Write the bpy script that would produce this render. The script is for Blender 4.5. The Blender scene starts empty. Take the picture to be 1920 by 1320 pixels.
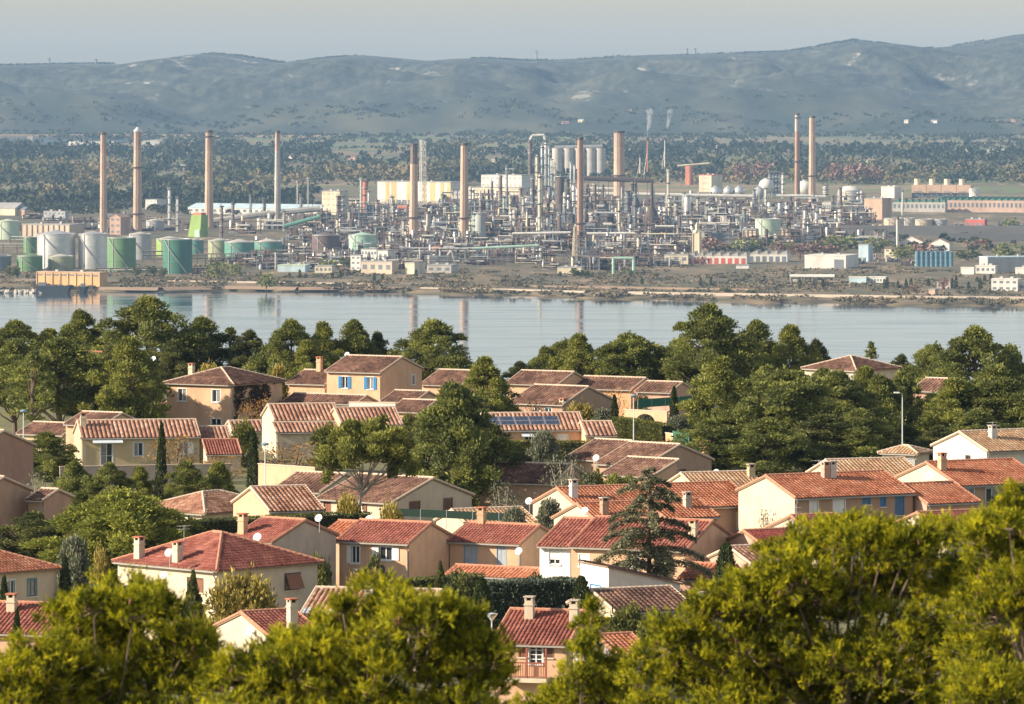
import bpy, math, random
import numpy as np
from mathutils import Vector, Matrix

# ------------------------------------------------------------------ camera, sky, sun, exposure
SC = bpy.context.scene
COL = SC.collection
FPX = 1920 * 200.0 / 36.0          # focal length in pixels of the 1920 px wide photograph
HAZE = 2.4e-5                      # density of the air over the lagoon
HOR = 120.0                        # row of the horizon
CAMZ = 210.0                       # eye height above the lagoon, metres

cam_data = bpy.data.cameras.new('camera')
cam = bpy.data.objects.new('camera', cam_data)
COL.objects.link(cam)
cam.location = (0, 0, CAMZ)
cam.rotation_euler = (math.radians(90), 0, 0)
cam_data.lens = 200
cam_data.sensor_width = 36
cam_data.shift_y = (HOR - 660.0) / 1920.0
cam_data.clip_start = 1.0
cam_data.clip_end = 90000
cam_data.dof.use_dof = True
cam_data.dof.focus_distance = 620
cam_data.dof.aperture_fstop = 4.5
SC.camera = cam

SUN_AZ = math.radians(75)          # how far the sun stands to the left of the direction back to the camera
SUN_EL = math.radians(26)
SUN_DIR = Vector((-math.sin(SUN_AZ) * math.cos(SUN_EL), -math.cos(SUN_AZ) * math.cos(SUN_EL), math.sin(SUN_EL)))
world = bpy.data.worlds.new('World')
SC.world = world
world.use_nodes = True
_bg = world.node_tree.nodes['Background']
_sky = world.node_tree.nodes.new('ShaderNodeTexSky')
_sky.sky_type = 'NISHITA'
_sky.sun_disc = False
_sky.sun_elevation = SUN_EL
_sky.sun_rotation = math.atan2(SUN_DIR.x, SUN_DIR.y)
_sky.altitude = 200
_sky.air_density = 1.2
_sky.dust_density = 1.0
_sky.ozone_density = 1.5
_tint = world.node_tree.nodes.new('ShaderNodeMixRGB')     # slight tint over the whole sky
_tint.blend_type = 'MULTIPLY'
_tint.inputs['Fac'].default_value = 1.0
_tint.inputs['Color2'].default_value = (0.99, 0.97, 0.965, 1)
_soft = world.node_tree.nodes.new('ShaderNodeHueSaturation')   # greys the whole sky and its fill light
_soft.inputs['Saturation'].default_value = 0.5
world.node_tree.links.new(_sky.outputs[0], _soft.inputs['Color'])
world.node_tree.links.new(_soft.outputs[0], _tint.inputs['Color1'])
world.node_tree.links.new(_tint.outputs[0], _bg.inputs[0])
_bg.inputs[1].default_value = 0.10

_sun = bpy.data.lights.new('sun', 'SUN')
_sun.energy = 5.0
_sun.angle = math.radians(0.53)
_sun.color = (1.0, 0.86, 0.68)
sun = bpy.data.objects.new('sun', _sun)
COL.objects.link(sun)
sun.rotation_euler = SUN_DIR.to_track_quat('Z', 'Y').to_euler()

SC.view_settings.view_transform = 'Standard'
SC.view_settings.look = 'None'
SC.view_settings.exposure = 0.78
SC.view_settings.gamma = 1.0
SC.view_settings.use_curve_mapping = False
SC.render.engine = 'CYCLES'
SC.cycles.use_denoising = True
SC.cycles.max_bounces = 5
SC.cycles.diffuse_bounces = 2
SC.cycles.glossy_bounces = 3
SC.cycles.transmission_bounces = 2
SC.cycles.volume_bounces = 0
SC.cycles.transparent_max_bounces = 4
SC.cycles.volume_step_rate = 1.0

# ------------------------------------------------------------------ helpers
RNG = np.random.default_rng(7)
random.seed(7)

def lerp_table(t, x):
    return float(np.interp(x, [a for a, _ in t], [b for _, b in t]))

def at(px, py, Y):
    """the point seen at pixel (px, py) of the photograph, Y metres in front of the camera"""
    return Vector(((px - 960.0) / FPX * Y, Y, CAMZ - (py - HOR) / FPX * Y))

MATS = {}
def mat(name, col, rough=0.85, var=0.12, scale=1.5, col2=None, bump=0.0, bscale=20.0, metal=0.0, stain=0.0, spec=0.3, trans=0.0,
        attr=None, ramp=None, stretch=None):
    if name in MATS:
        return MATS[name]
    m = bpy.data.materials.new(name)
    m.use_nodes = True
    nt = m.node_tree
    N, L = nt.nodes, nt.links
    p = N['Principled BSDF']
    p.inputs['Roughness'].default_value = rough
    p.inputs['Metallic'].default_value = metal
    p.inputs['Specular IOR Level'].default_value = spec
    tc = N.new('ShaderNodeTexCoord')
    mp = N.new('ShaderNodeMapping')
    L.new(tc.outputs['Object'], mp.inputs['Vector'])
    if stretch:
        mp.inputs['Scale'].default_value = stretch
    nz = N.new('ShaderNodeTexNoise')
    nz.inputs['Scale'].default_value = scale
    nz.inputs['Detail'].default_value = 6
    nz.inputs['Roughness'].default_value = 0.65
    L.new(mp.outputs[0], nz.inputs['Vector'])
    c = np.array(col, float)
    c2 = np.array(col2, float) if col2 is not None else c
    cr = N.new('ShaderNodeValToRGB')
    cr.color_ramp.elements[0].position = 0.32
    cr.color_ramp.elements[1].position = 0.68
    cr.color_ramp.elements[0].color = (*np.clip(c * (1 - var), 0, 1), 1)
    cr.color_ramp.elements[1].color = (*np.clip(c2 * (1 + var), 0, 1), 1)
    L.new(nz.outputs['Fac'], cr.inputs['Fac'])
    out = cr.outputs['Color']
    if ramp:
        at_ = N.new('ShaderNodeAttribute')
        at_.attribute_name = attr or 'tone'
        rr = N.new('ShaderNodeValToRGB')
        els = rr.color_ramp.elements
        while len(els) < len(ramp):
            els.new(0.5)
        for i, (pos, cc) in enumerate(ramp):
            els[i].position = pos
            els[i].color = (*cc, 1)
        L.new(at_.outputs['Fac'], rr.inputs['Fac'])
        mx = N.new('ShaderNodeMixRGB')
        mx.blend_type = 'MULTIPLY'
        mx.inputs['Fac'].default_value = 1.0
        cr.color_ramp.elements[0].color = (1 - var, 1 - var, 1 - var, 1)
        cr.color_ramp.elements[1].color = (1 + var, 1 + var, 1 + var, 1)
        L.new(rr.outputs['Color'], mx.inputs['Color1'])
        L.new(out, mx.inputs['Color2'])
        out = mx.outputs['Color']
    if stain:
        mp2 = N.new('ShaderNodeMapping')
        mp2.inputs['Scale'].default_value = (0.8, 0.8, 0.35)
        L.new(tc.outputs['Object'], mp2.inputs['Vector'])
        n2 = N.new('ShaderNodeTexNoise')
        n2.inputs['Scale'].default_value = 1.3 if stain < 1 else 0.1
        n2.inputs['Detail'].default_value = 8
        n2.inputs['Roughness'].default_value = 0.6
        L.new(mp2.outputs[0], n2.inputs['Vector'])
        r2 = N.new('ShaderNodeValToRGB')
        r2.color_ramp.elements[0].position = 0.30
        r2.color_ramp.elements[1].position = 0.58
        s_ = stain % 1 if stain >= 1 else stain
        r2.color_ramp.elements[0].color = (1 - s_, 1 - s_ * 1.05, 1 - s_ * 1.15, 1)
        r2.color_ramp.elements[1].color = (1, 1, 1, 1)
        L.new(n2.outputs['Fac'], r2.inputs['Fac'])
        mx = N.new('ShaderNodeMixRGB')
        mx.blend_type = 'MULTIPLY'
        mx.inputs['Fac'].default_value = 1.0
        L.new(out, mx.inputs['Color1'])
        L.new(r2.outputs['Color'], mx.inputs['Color2'])
        out = mx.outputs['Color']
    L.new(out, p.inputs['Base Color'])
    if bump:
        nb = N.new('ShaderNodeTexNoise')
        nb.inputs['Scale'].default_value = bscale
        nb.inputs['Detail'].default_value = 4
        L.new(mp.outputs[0], nb.inputs['Vector'])
        b = N.new('ShaderNodeBump')
        b.inputs['Strength'].default_value = bump
        b.inputs['Distance'].default_value = 1.0 / bscale
        L.new(nb.outputs['Fac'], b.inputs['Height'])
        L.new(b.outputs[0], p.inputs['Normal'])
    if trans:
        tr = N.new('ShaderNodeBsdfTranslucent')
        L.new(out, tr.inputs['Color'])
        ms = N.new('ShaderNodeMixShader')
        ms.inputs['Fac'].default_value = trans
        L.new(p.outputs[0], ms.inputs[1])
        L.new(tr.outputs[0], ms.inputs[2])
        L.new(ms.outputs[0], N['Material Output'].inputs['Surface'])
    MATS[name] = m
    return m

def mesh_np(name, verts, faces, attr=None, smooth=False):
    """fast mesh from an (n,3) array and an (m,k) array of equal-sized faces; attr: per-face tone"""
    verts = np.asarray(verts, np.float32)
    faces = np.asarray(faces, np.int32)
    k = faces.shape[1]
    me = bpy.data.meshes.new(name)
    me.vertices.add(len(verts))
    me.vertices.foreach_set('co', verts.ravel())
    me.loops.add(faces.size)
    me.loops.foreach_set('vertex_index', faces.ravel())
    me.polygons.add(len(faces))
    me.polygons.foreach_set('loop_start', np.arange(0, faces.size, k, dtype=np.int32))
    try:
        me.polygons.foreach_set('loop_total', np.full(len(faces), k, dtype=np.int32))
    except Exception:
        pass
    if smooth:
        me.polygons.foreach_set('use_smooth', np.ones(len(faces), dtype=bool))
    if attr is not None:
        a = me.attributes.new('tone', 'FLOAT', 'FACE')
        a.data.foreach_set('value', np.asarray(attr, np.float32))
    me.update(calc_edges=True)
    return me

class MB:
    """collects simple solids that together make ONE part"""
    def __init__(s):
        s.v, s.f = [], []
    def quad(s, *p):
        n = len(s.v)
        s.v += [tuple(q) for q in p]
        s.f.append(tuple(range(n, n + len(p))))
        return s
    def box(s, x0, x1, y0, y1, z0, z1):
        n = len(s.v)
        s.v += [(x0, y0, z0), (x1, y0, z0), (x1, y1, z0), (x0, y1, z0), (x0, y0, z1), (x1, y0, z1), (x1, y1, z1), (x0, y1, z1)]
        s.f += [tuple(n + i for i in q) for q in ((0, 3, 2, 1), (4, 5, 6, 7), (0, 1, 5, 4), (1, 2, 6, 5), (2, 3, 7, 6), (3, 0, 4, 7))]
        return s
    def frustum(s, x0, x1, y0, y1, z0, z1, inset):
        n = len(s.v)
        i = inset
        s.v += [(x0, y0, z0), (x1, y0, z0), (x1, y1, z0), (x0, y1, z0), (x0 + i, y0 + i, z1), (x1 - i, y0 + i, z1), (x1 - i, y1 - i, z1), (x0 + i, y1 - i, z1)]
        s.f += [tuple(n + k for k in q) for q in ((0, 3, 2, 1), (4, 5, 6, 7), (0, 1, 5, 4), (1, 2, 6, 5), (2, 3, 7, 6), (3, 0, 4, 7))]
        return s
    def bar(s, a, b, r, n=4, r2=None):
        a, b = Vector(a), Vector(b)
        r2 = r if r2 is None else r2
        d = (b - a)
        if d.length < 1e-6:
            return s
        d.normalize()
        u = d.orthogonal().normalized()
        if abs(d.z) < 0.95:
            u = d.cross(Vector((0, 0, 1))).normalized()
        w = d.cross(u)
        k = len(s.v)
        off = math.pi / n
        for c, rr in ((a, r), (b, r2)):
            for i in range(n):
                t = 2 * math.pi * i / n + off
                s.v.append(tuple(c + u * (math.cos(t) * rr) + w * (math.sin(t) * rr)))
        for i in range(n):
            j = (i + 1) % n
            s.f.append((k + i, k + j, k + n + j, k + n + i))
        s.f.append(tuple(k + i for i in reversed(range(n))))
        s.f.append(tuple(k + n + i for i in range(n)))
        return s
    def tube(s, pts, radii, n=6):
        """a bent, tapering tube"""
        pts = [Vector(p) for p in pts]
        k = len(s.v)
        m = len(pts)
        for i, p in enumerate(pts):
            d = (pts[min(i + 1, m - 1)] - pts[max(i - 1, 0)]).normalized()
            u = d.cross(Vector((0.13, 0.97, 0.2))).normalized()
            w = d.cross(u)
            for j in range(n):
                t = 2 * math.pi * j / n
                s.v.append(tuple(p + (u * math.cos(t) + w * math.sin(t)) * radii[i]))
        for i in range(m - 1):
            for j in range(n):
                q = (j + 1) % n
                s.f.append((k + i * n + j, k + i * n + q, k + (i + 1) * n + q, k + (i + 1) * n + j))
        s.f.append(tuple(k + (m - 1) * n + j for j in range(n)))
        return s
    def lathe(s, prof, n=24, c=(0, 0, 0), cap=True):
        """prof: (radius, z) from bottom to top"""
        k = len(s.v)
        for r, z in prof:
            for i in range(n):
                t = 2 * math.pi * i / n
                s.v.append((c[0] + math.cos(t) * r, c[1] + math.sin(t) * r, c[2] + z))
        for a in range(len(prof) - 1):
            for i in range(n):
                j = (i + 1) % n
                s.f.append((k + a * n + i, k + a * n + j, k + (a + 1) * n + j, k + (a + 1) * n + i))
        if cap:
            s.f.append(tuple(k + i for i in reversed(range(n))))
            s.f.append(tuple(k + (len(prof) - 1) * n + i for i in range(n)))
        return s
    def mesh(s, name, smooth=False):
        me = bpy.data.meshes.new(name)
        me.from_pydata(s.v, [], s.f)
        if smooth:
            me.polygons.foreach_set('use_smooth', [True] * len(me.polygons))
            me.set_sharp_from_angle(angle=math.radians(40))
        me.update()
        return me
    def build(s, name, material, parent=None, smooth=False):
        return obj(name, s.mesh(name, smooth), material, parent)

def obj(name, me, material=None, parent=None):
    o = bpy.data.objects.new(name, me)
    COL.objects.link(o)
    if material is not None and me is not None and not me.materials:
        me.materials.append(material)
    o.parent = parent
    return o

def tag(o, label, cat, group=None):
    o['label'] = label
    o['category'] = cat
    if group:
        o['group'] = group
    return o

def thing(name, label, cat, loc=(0, 0, 0), rz=0.0, group=None):
    o = obj(name, None)
    o.location = loc
    o.rotation_euler = (0, 0, rz)
    o['kind'] = 'thing'
    return tag(o, label, cat, group)

def setting(o, kind='structure', label=None):
    o['kind'] = kind
    if label:
        o['label'] = label
    return o

_kids = {}
def copy_tree(src, loc, rz=0.0, scale=(1, 1, 1), label=None):
    """a copy of a thing, its parts and their sub-parts (mesh data shared)"""
    r = src.copy()
    COL.objects.link(r)
    r.location = loc
    r.rotation_euler = (0, 0, rz)
    r.scale = scale
    if label:
        r['label'] = label
    if src.name not in _kids:
        _kids[src.name] = [(c, list(c.children)) for c in src.children]
    for c, gs in _kids[src.name]:
        d = c.copy()
        COL.objects.link(d)
        d.parent = r
        for g in gs:
            e = g.copy()
            COL.objects.link(e)
            e.parent = d
    return r

def drop(o):
    """remove a pattern that was only copied from"""
    _kids.pop(o.name, None)
    for c in list(o.children):
        for g in list(c.children):
            bpy.data.objects.remove(g)
        bpy.data.objects.remove(c)
    bpy.data.objects.remove(o)

ORD = 'first second third fourth fifth sixth seventh eighth ninth tenth eleventh twelfth thirteenth fourteenth fifteenth sixteenth seventeenth eighteenth nineteenth twentieth'.split()

def vnoise(x, y, seed=0):
    """smooth value noise on arrays"""
    xi, yi = np.floor(x).astype(np.int64), np.floor(y).astype(np.int64)
    fx, fy = x - xi, y - yi
    fx, fy = fx * fx * (3 - 2 * fx), fy * fy * (3 - 2 * fy)
    def h(a, b):
        v = np.sin(a * 127.1 + b * 311.7 + seed * 74.7) * 43758.5453
        return v - np.floor(v)
    return (h(xi, yi) * (1 - fx) + h(xi + 1, yi) * fx) * (1 - fy) + (h(xi, yi + 1) * (1 - fx) + h(xi + 1, yi + 1) * fx) * fy

def fbm(x, y, oct=4, seed=0):
    s, a, t = 0, 1.0, 0
    for i in range(oct):
        s = s + a * vnoise(x * 2 ** i, y * 2 ** i, seed + i)
        t += a
        a *= 0.5
    return s / t

# ------------------------------------------------------------------ tables of the village houses (corner pixel, distance, size)
# b: how far the front turns (degrees, + = towards the right); c: pixel of the nearest wall corner at the eaves; Y: distance;
# fw / sw: apparent width of front / side in photograph pixels (or D: depth in metres); wh: wall height in metres
def H(label, b, c, Y, fw, sw=None, D=None, wh=3.0, pitch=0.31, roof='gable', wall='peach', tile='brown', win=(), chim=(), W=None, **k):
    br = math.radians(b)
    s = FPX / Y
    W = W or fw / (s * math.cos(br))
    D = D or sw / (s * abs(math.sin(br)))
    corner = at(c[0], c[1], Y)
    lx = W / 2 if b < 0 else -W / 2
    R = Matrix.Rotation(br, 3, 'Z')
    cen = corner - R @ Vector((lx, -D / 2, 0))
    return dict(label=label, b=br, W=W, D=D, wh=wh, pitch=pitch, roof=roof, wall=wall, tile=tile, win=win, chim=chim, R=R,
                base=Vector((cen.x, cen.y, corner.z - wh)), **k)

HOUSES = [
 H('two storey peach house under a brown hipped roof with ivy on its shaded wall', -30, (437, 721), 640, 129, 86, wh=5.6, pitch=.33, roof='hip',
   win=[('f', 334, 729, 349, 752, 'white', ''), ('f', 398, 731, 413, 754, 'white', ''), ('f', 396, 785, 414, 798, 'white', '')],
   chim=[(359, 702, 1.0, 'cream')], ivy=True),
 H('low brown roofed wing beside the two storey hipped peach house', -30, (309, 777), 646, 84, D=7, wh=2.6),
 H('long cream bungalow with striped clay roof behind a terrace wall and a tall cypress', 10, (153, 820), 560, 219, D=7.6, wh=2.8, pitch=.34, wall='yellow', tile='stripe',
   win=[('f', 189, 831, 211, 872, 'pale', 'door'), ('f', 251, 830, 268, 855, 'pale', ''), ('f', 335, 830, 353, 851, 'white', 'R:white')],
   chim=[(154, 800, 1.1, 'cream')], awning=(173, 823, 229, 829)),
 H('lower tiled annex at the end of the long cream bungalow', 10, (374, 825), 563, 58, D=6.6, wh=2.7, pitch=.3, wall='yellow', tile='stripe'),
 H('small open canopy of bright red tiles at the end of the cream bungalow', 10, (388, 851), 552, 63, D=2.8, wh=2.0, pitch=.34, roof='mono', wall='cream', tile='red'),
 H('pink walled house cut by the picture edge beside the dark round bush', -30, (-52, 846), 505, 100, 100, wh=5.0, wall='brownpink', tile='brown'),
 H('pale house with shaded gable at the picture edge behind the dark pine', -30, (-46, 930), 462, 90, 90, wh=5.4, wall='brownwall', tile='brown'),
 H('small brown roofed outbuilding tucked behind the pale shaded gable', -30, (82, 937), 466, 30, D=4, wh=2.4, wall='brownwall'),
 H('peach two storey house with bright blue shutters above the lake', -28, (715, 698), 660, 104, 74, wh=5.4, pitch=.3,
   win=[('f', 641, 706, 652, 728, 'white', 'LR:blue'), ('f', 689, 707, 700, 730, 'white', 'LR:blue'), ('r', 772, 703, 778, 721, 'white', '')]),
 H('brown roofed wing with a slim chimney beside the blue shuttered house', -28, (611, 720), 664.5, 73, D=8, wh=3.8, chim=[(599, 697, 1.5, 'peach')]),
 H('low front wing with flat brown roof below the blue shuttered house', -28, (668, 757), 643, 138, D=4.6, wh=2.7),
 H('small brown roofed porch wing behind the white flat terrace', -28, (779, 753), 652, 62, D=6, wh=2.7),
 H('brown hipped wing with white eave beside the big pine', -28, (792, 772), 638, 62, D=6.5, wh=2.7),
 H('brown roof partly hidden behind the tall pine by the lake', -28, (866, 722), 676, 76, D=9, wh=3.2),
 H('cream house with striped clay roof and lit end wall above the orange tree', 12, (515, 788), 580, 123, D=7.8, wh=3.6, pitch=.33, wall='cream', tile='stripe'),
 H('striped clay roof block adjoining the lit cream end wall house', 12, (641, 797), 577, 112, D=8.4, wh=3.2, pitch=.33, wall='peach', tile='stripe'),
 H('narrow tiled veranda roof below the cream striped roof house', 12, (518, 810), 573, 116, D=2.0, wh=2.2, pitch=.3, roof='mono', wall='cream', tile='stripe'),
 H('small striped roof shed beside the lit cream end wall', 12, (436, 808), 592, 62, D=5, wh=2.3, wall='cream', tile='stripe'),
 H('bungalow carrying solar panels on its striped clay roof', 8, (913, 806), 575, 184, D=8.2, wh=2.9, pitch=.32, wall='peach', tile='stripe',
   win=[('f', 983, 817, 1000, 826, 'pale', ''), ('f', 1046, 815, 1064, 827, 'white', 'closed:white'), ('f', 925, 815, 940, 826, 'dark', '')], solar=True, awning=(977, 811, 1011, 815)),
 H('lower striped roof annex beside the bungalow with solar panels', 8, (1099, 816), 573, 56, D=7, wh=2.5, pitch=.3, wall='peach', tile='stripe'),
 H('brown roofed house by the lake with pink gable, behind the wide brown gable', -28, (1047, 721), 672, 97, 58, wh=3.2, wall='peach'),
 H('brown roofed house by the lake with an orange lit side wall', -28, (1185, 730), 672, 113, 52, wh=3.4, wall='orange'),
 H('brown roofed house by the lake behind the green garden screen', -28, (1258, 735), 668, 64, 44, wh=3.4, wall='pink'),
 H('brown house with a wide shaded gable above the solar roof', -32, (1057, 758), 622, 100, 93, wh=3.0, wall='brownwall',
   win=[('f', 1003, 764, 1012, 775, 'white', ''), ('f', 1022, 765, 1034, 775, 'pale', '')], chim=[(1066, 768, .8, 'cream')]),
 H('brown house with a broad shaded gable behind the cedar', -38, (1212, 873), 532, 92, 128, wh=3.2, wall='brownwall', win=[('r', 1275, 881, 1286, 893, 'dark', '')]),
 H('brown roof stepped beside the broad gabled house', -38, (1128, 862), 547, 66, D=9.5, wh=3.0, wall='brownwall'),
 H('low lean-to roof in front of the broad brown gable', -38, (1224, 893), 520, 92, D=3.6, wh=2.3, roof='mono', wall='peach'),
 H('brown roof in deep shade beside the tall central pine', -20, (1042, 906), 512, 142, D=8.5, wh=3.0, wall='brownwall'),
 H('cream house with brown hipped roof and a round window among lakeside pines', -42, (1605, 694), 650, 92, 85, wh=5.4, pitch=.33, roof='hip', wall='cream',
   win=[('f', 1568, 700, 1578, 712, 'white', 'round'), ('f', 1596, 703, 1601, 716, 'white', '')]),
 H('small house with sunlit hipped roof below the dense pines', -28, (1718, 850), 520, 62, 28, wh=3.2, roof='hip', wall='sand', tile='tan',
   win=[('f', 1675, 862, 1687, 878, 'grey', 'closed:grey'), ('f', 1695, 861, 1711, 878, 'grey', 'closed:grey')]),
 H('white gabled house with tan roof and rooftop antenna at the picture edge', 28, (1850, 846), 500, 170, 88, wh=5.2, wall='white', tile='tan',
   win=[('l', 1811, 855, 1819, 869, 'dark', '')], chim=[(1861, 822, .9, 'white')]),
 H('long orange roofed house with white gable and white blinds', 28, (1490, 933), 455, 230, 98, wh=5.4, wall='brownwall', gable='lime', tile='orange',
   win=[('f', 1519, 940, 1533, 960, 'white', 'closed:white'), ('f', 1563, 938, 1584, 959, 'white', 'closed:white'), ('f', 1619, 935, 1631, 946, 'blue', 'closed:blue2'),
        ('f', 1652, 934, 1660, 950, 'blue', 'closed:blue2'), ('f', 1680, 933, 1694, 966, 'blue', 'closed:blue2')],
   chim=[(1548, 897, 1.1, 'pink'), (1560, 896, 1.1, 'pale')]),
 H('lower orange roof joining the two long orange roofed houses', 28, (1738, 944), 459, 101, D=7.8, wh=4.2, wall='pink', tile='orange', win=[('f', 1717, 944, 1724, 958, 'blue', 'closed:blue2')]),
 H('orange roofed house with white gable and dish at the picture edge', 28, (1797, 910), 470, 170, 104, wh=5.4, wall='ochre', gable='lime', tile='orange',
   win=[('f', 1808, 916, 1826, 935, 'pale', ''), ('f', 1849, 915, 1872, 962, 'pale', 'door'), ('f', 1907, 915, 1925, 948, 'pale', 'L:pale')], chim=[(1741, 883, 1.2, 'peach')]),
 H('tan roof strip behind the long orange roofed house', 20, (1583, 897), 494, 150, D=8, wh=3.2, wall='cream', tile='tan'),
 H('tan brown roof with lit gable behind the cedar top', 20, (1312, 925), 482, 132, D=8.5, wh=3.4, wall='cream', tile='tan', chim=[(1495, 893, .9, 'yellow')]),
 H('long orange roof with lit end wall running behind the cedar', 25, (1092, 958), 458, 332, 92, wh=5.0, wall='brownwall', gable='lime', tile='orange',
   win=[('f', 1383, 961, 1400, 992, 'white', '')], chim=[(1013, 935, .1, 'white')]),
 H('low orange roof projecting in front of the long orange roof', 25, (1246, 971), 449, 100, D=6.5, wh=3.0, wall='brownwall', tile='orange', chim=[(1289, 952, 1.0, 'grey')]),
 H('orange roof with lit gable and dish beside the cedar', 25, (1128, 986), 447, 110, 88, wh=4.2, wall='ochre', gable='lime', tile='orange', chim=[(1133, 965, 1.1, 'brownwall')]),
 H('tan brown roof with cream gable behind the green mesh fence', 25, (878, 986), 463, 130, 62, wh=3.6, wall='cream', tile='tan'),
 H('tan clay roof house with lit gable behind the dark hedge', 20, (505, 958), 458, 100, 78, wh=3.0, wall='peach', tile='rose', pitch=.3),
 H('tan hipped roof beside the lit gable behind the dark hedge', -40, (384, 962), 472, 62, D=9.5, W=7.5, wh=2.8, pitch=.33, roof='hip', wall='cream', tile='rose', win=[('f', 352, 966, 360, 975, 'white', '')]),
 H('red roofed house with grey shaded gable and a white dish', -35, (512, 1016), 430, 82, 113, wh=4.8, wall='grey', tile='red', pitch=.33, chim=[(439, 1000, 1.3, 'peach')]),
 H('small orange roof wedged between two red roofed houses', -28, (640, 1008), 442, 40, D=6, wh=3.4, wall='peach', tile='orange'),
 H('peach red roofed house with white shutters', -27, (767, 1018), 435, 133, 78, wh=5.4, wall='peach', tile='red', pitch=.34,
   win=[('f', 659, 1023, 674, 1056, 'white', 'L:white'), ('f', 711, 1025, 735, 1050, 'white', 'LR:white'), ('f', 664, 1068, 682, 1082, 'pale', '')]),
 H('peach red roofed house with grey shutters', -27, (976, 1019), 438, 133, 70, wh=5.4, wall='peach', tile='red', pitch=.34,
   win=[('f', 871, 1024, 894, 1058, 'grey', 'closed:greyblue'), ('f', 932, 1026, 948, 1060, 'grey', 'closed:greyblue')], chim=[(903, 981, 1.0, 'ochre')]),
 H('low orange tiled lean-to below the grey shuttered house', -27, (1006, 1084), 430, 168, D=1.2, wh=2.4, roof='mono', wall='white', tile='orange'),
 H('white walled red roofed house with a roller blind beside the tall hedge', -24, (1073, 1024), 428.4, 61, D=9.4, wh=5.4, wall='purewhite', tile='red', pitch=.34, win=[('f', 1030, 1031, 1050, 1058, 'white', 'half:white')]),
 H('red roofed house with peach gable standing behind the cedar', -24, (1288, 1031), 424, 216, 102, wh=5.4, wall='peach', tile='red', pitch=.34,
   win=[('f', 1086, 1040, 1104, 1062, 'white', 'closed:white'), ('f', 1180, 1042, 1198, 1068, 'white', 'closed:white')], chim=[(1322, 1007, 1.0, 'cream')]),
 H('low orange tiled garage behind the single dark cypress', -24, (1342, 1087), 414, 66, D=5.2, wh=2.6, wall='pink', tile='orange'),
 H('large hipped red roof house with two chimneys and a sunlit wall', -45, (407, 1068), 400, 200, 182, wh=5.6, pitch=.40, roof='hip', wall='cream', gable='sand', tile='red',
   win=[('r', 428, 1083, 454, 1101, 'dark', ''), ('r', 535, 1076, 562, 1106, 'dark', 'tilt:rust'), ('f', 293, 1090, 301, 1101, 'dark', 'round'), ('f', 352, 1085, 380, 1110, 'dark', 'closed:rust')],
   chim=[(257, 1050, 1.4, 'cream'), (333, 1054, 1.2, 'cream')]),
 H('hipped red roof house with shaded wall and blue window at the picture edge', -45, (-92, 1080), 405, 120, 184, wh=5.2, roof='hip', wall='sand', tile='orange', pitch=.36,
   win=[('r', 52, 1086, 68, 1118, 'teal', ''), ('r', 14, 1088, 28, 1118, 'pale', '')]),
 H('red brown roofed bungalow with cream chimney in the bottom corner', -15, (97, 1188), 368, 160, D=9, wh=3.2, wall='peach', tile='red', chim=[(22, 1146, .9, 'cream')]),
 H('white walled lean-to with long sloping parapet beside the round cypress', 25, (1141, 1064), 404, 136, 52, wh=4.6, roof='shed', wall='offwhite', gable='purewhite', tile='brown', win=[('l', 1107, 1098, 1126, 1120, 'blue', 'closed:pale')]),
 H('low brown roof in front of the sloping white parapet', 25, (1152, 1147), 394, 150, D=7.2, wh=2.4, wall='cream', tile='brown'),
 H('red roofed house with a wooden balcony between the near pines', -15, (1066, 1208), 366, 142, D=9.2, wh=5.6, wall='peach', tile='red', pitch=.35,
   win=[('f', 992, 1205, 1017, 1245, 'white', 'grid'), ('f', 974, 1205, 988, 1232, 'rust', 'closed:rust'), ('f', 1020, 1206, 1036, 1233, 'rust', 'closed:rust2')], chim=[(993, 1160, 1.2, 'sand'), (1128, 1168, 1.2, 'sand')], balcony=True),
 H('large brown roof with skylights and a low white chimney behind the near pine', -12, (792, 1170), 386, 236, D=11, wh=3.0, wall='cream', tile='rose', chim=[(693, 1118, .7, 'white')], skylight=True),
 H('house with red verge and broad cream chimney behind the near pine', 30, (502, 1192), 368, 96, 106, wh=4.4, wall='sand', tile='red', chim=[(550, 1185, 1.9, 'cream')]),
 H('cream gabled house with red roof below the long orange roof', 28, (1531, 1004), 437, 84, 86, wh=4.4, wall='cream', tile='red', win=[('l', 1488, 976, 1494, 991, 'dark', '')]),
 H('dark red roof rising behind the near right pine', 28, (1440, 1031), 426, 84, D=7, wh=3.2, wall='pink', tile='darkred'),
 H('red roof strip showing just above the large near pine', 28, (1772, 1000), 441, 175, D=8, wh=4.0, wall='cream', tile='red', chim=[(1895, 968, 1.0, 'cream')]),
 H('small pink house with pale eave beside the dark red roof', 28, (1406, 1057), 419, 60, D=6, wh=2.8, wall='pink', tile='rose'),
 H('cream house with brown shutters behind the umbrella pine', -38, (737, 942), 480, 142, 146, wh=3.4, wall='sand', gable=None, tile='brown',
   win=[('r', 768, 936, 787, 962, 'rust', 'closed:rust2'), ('r', 832, 932, 848, 956, 'rust', 'closed:rust2'), ('f', 608, 933, 619, 962, 'rust', 'closed:rust'), ('f', 672, 936, 682, 958, 'white', 'R:rust'), ('f', 585, 930, 592, 940, 'white', '')]),
 H('brown roof joined to the house behind the umbrella pine', -30, (602, 922), 502, 90, D=8, wh=3.0, wall='cream'),
 H('red tiled cabin peeping between the lakeside pines', -10, (194, 681), 690, 46, D=7, wh=3.0, wall='white', tile='red'),
 H('small brown roof with lit gable among the tall trunked pines', -30, (196, 797), 602, 76, D=6.5, wh=2.6, wall='peach'),
 H('low cream cottage behind the bare pine trunks', -30, (120, 815), 615, 90, D=6, wh=2.6, wall='yellow'),
 H('red roof glimpsed between two large pines by the water', -30, (1768, 733), 640, 54, D=7, wh=3.2, wall='pink', tile='brown'),
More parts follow.
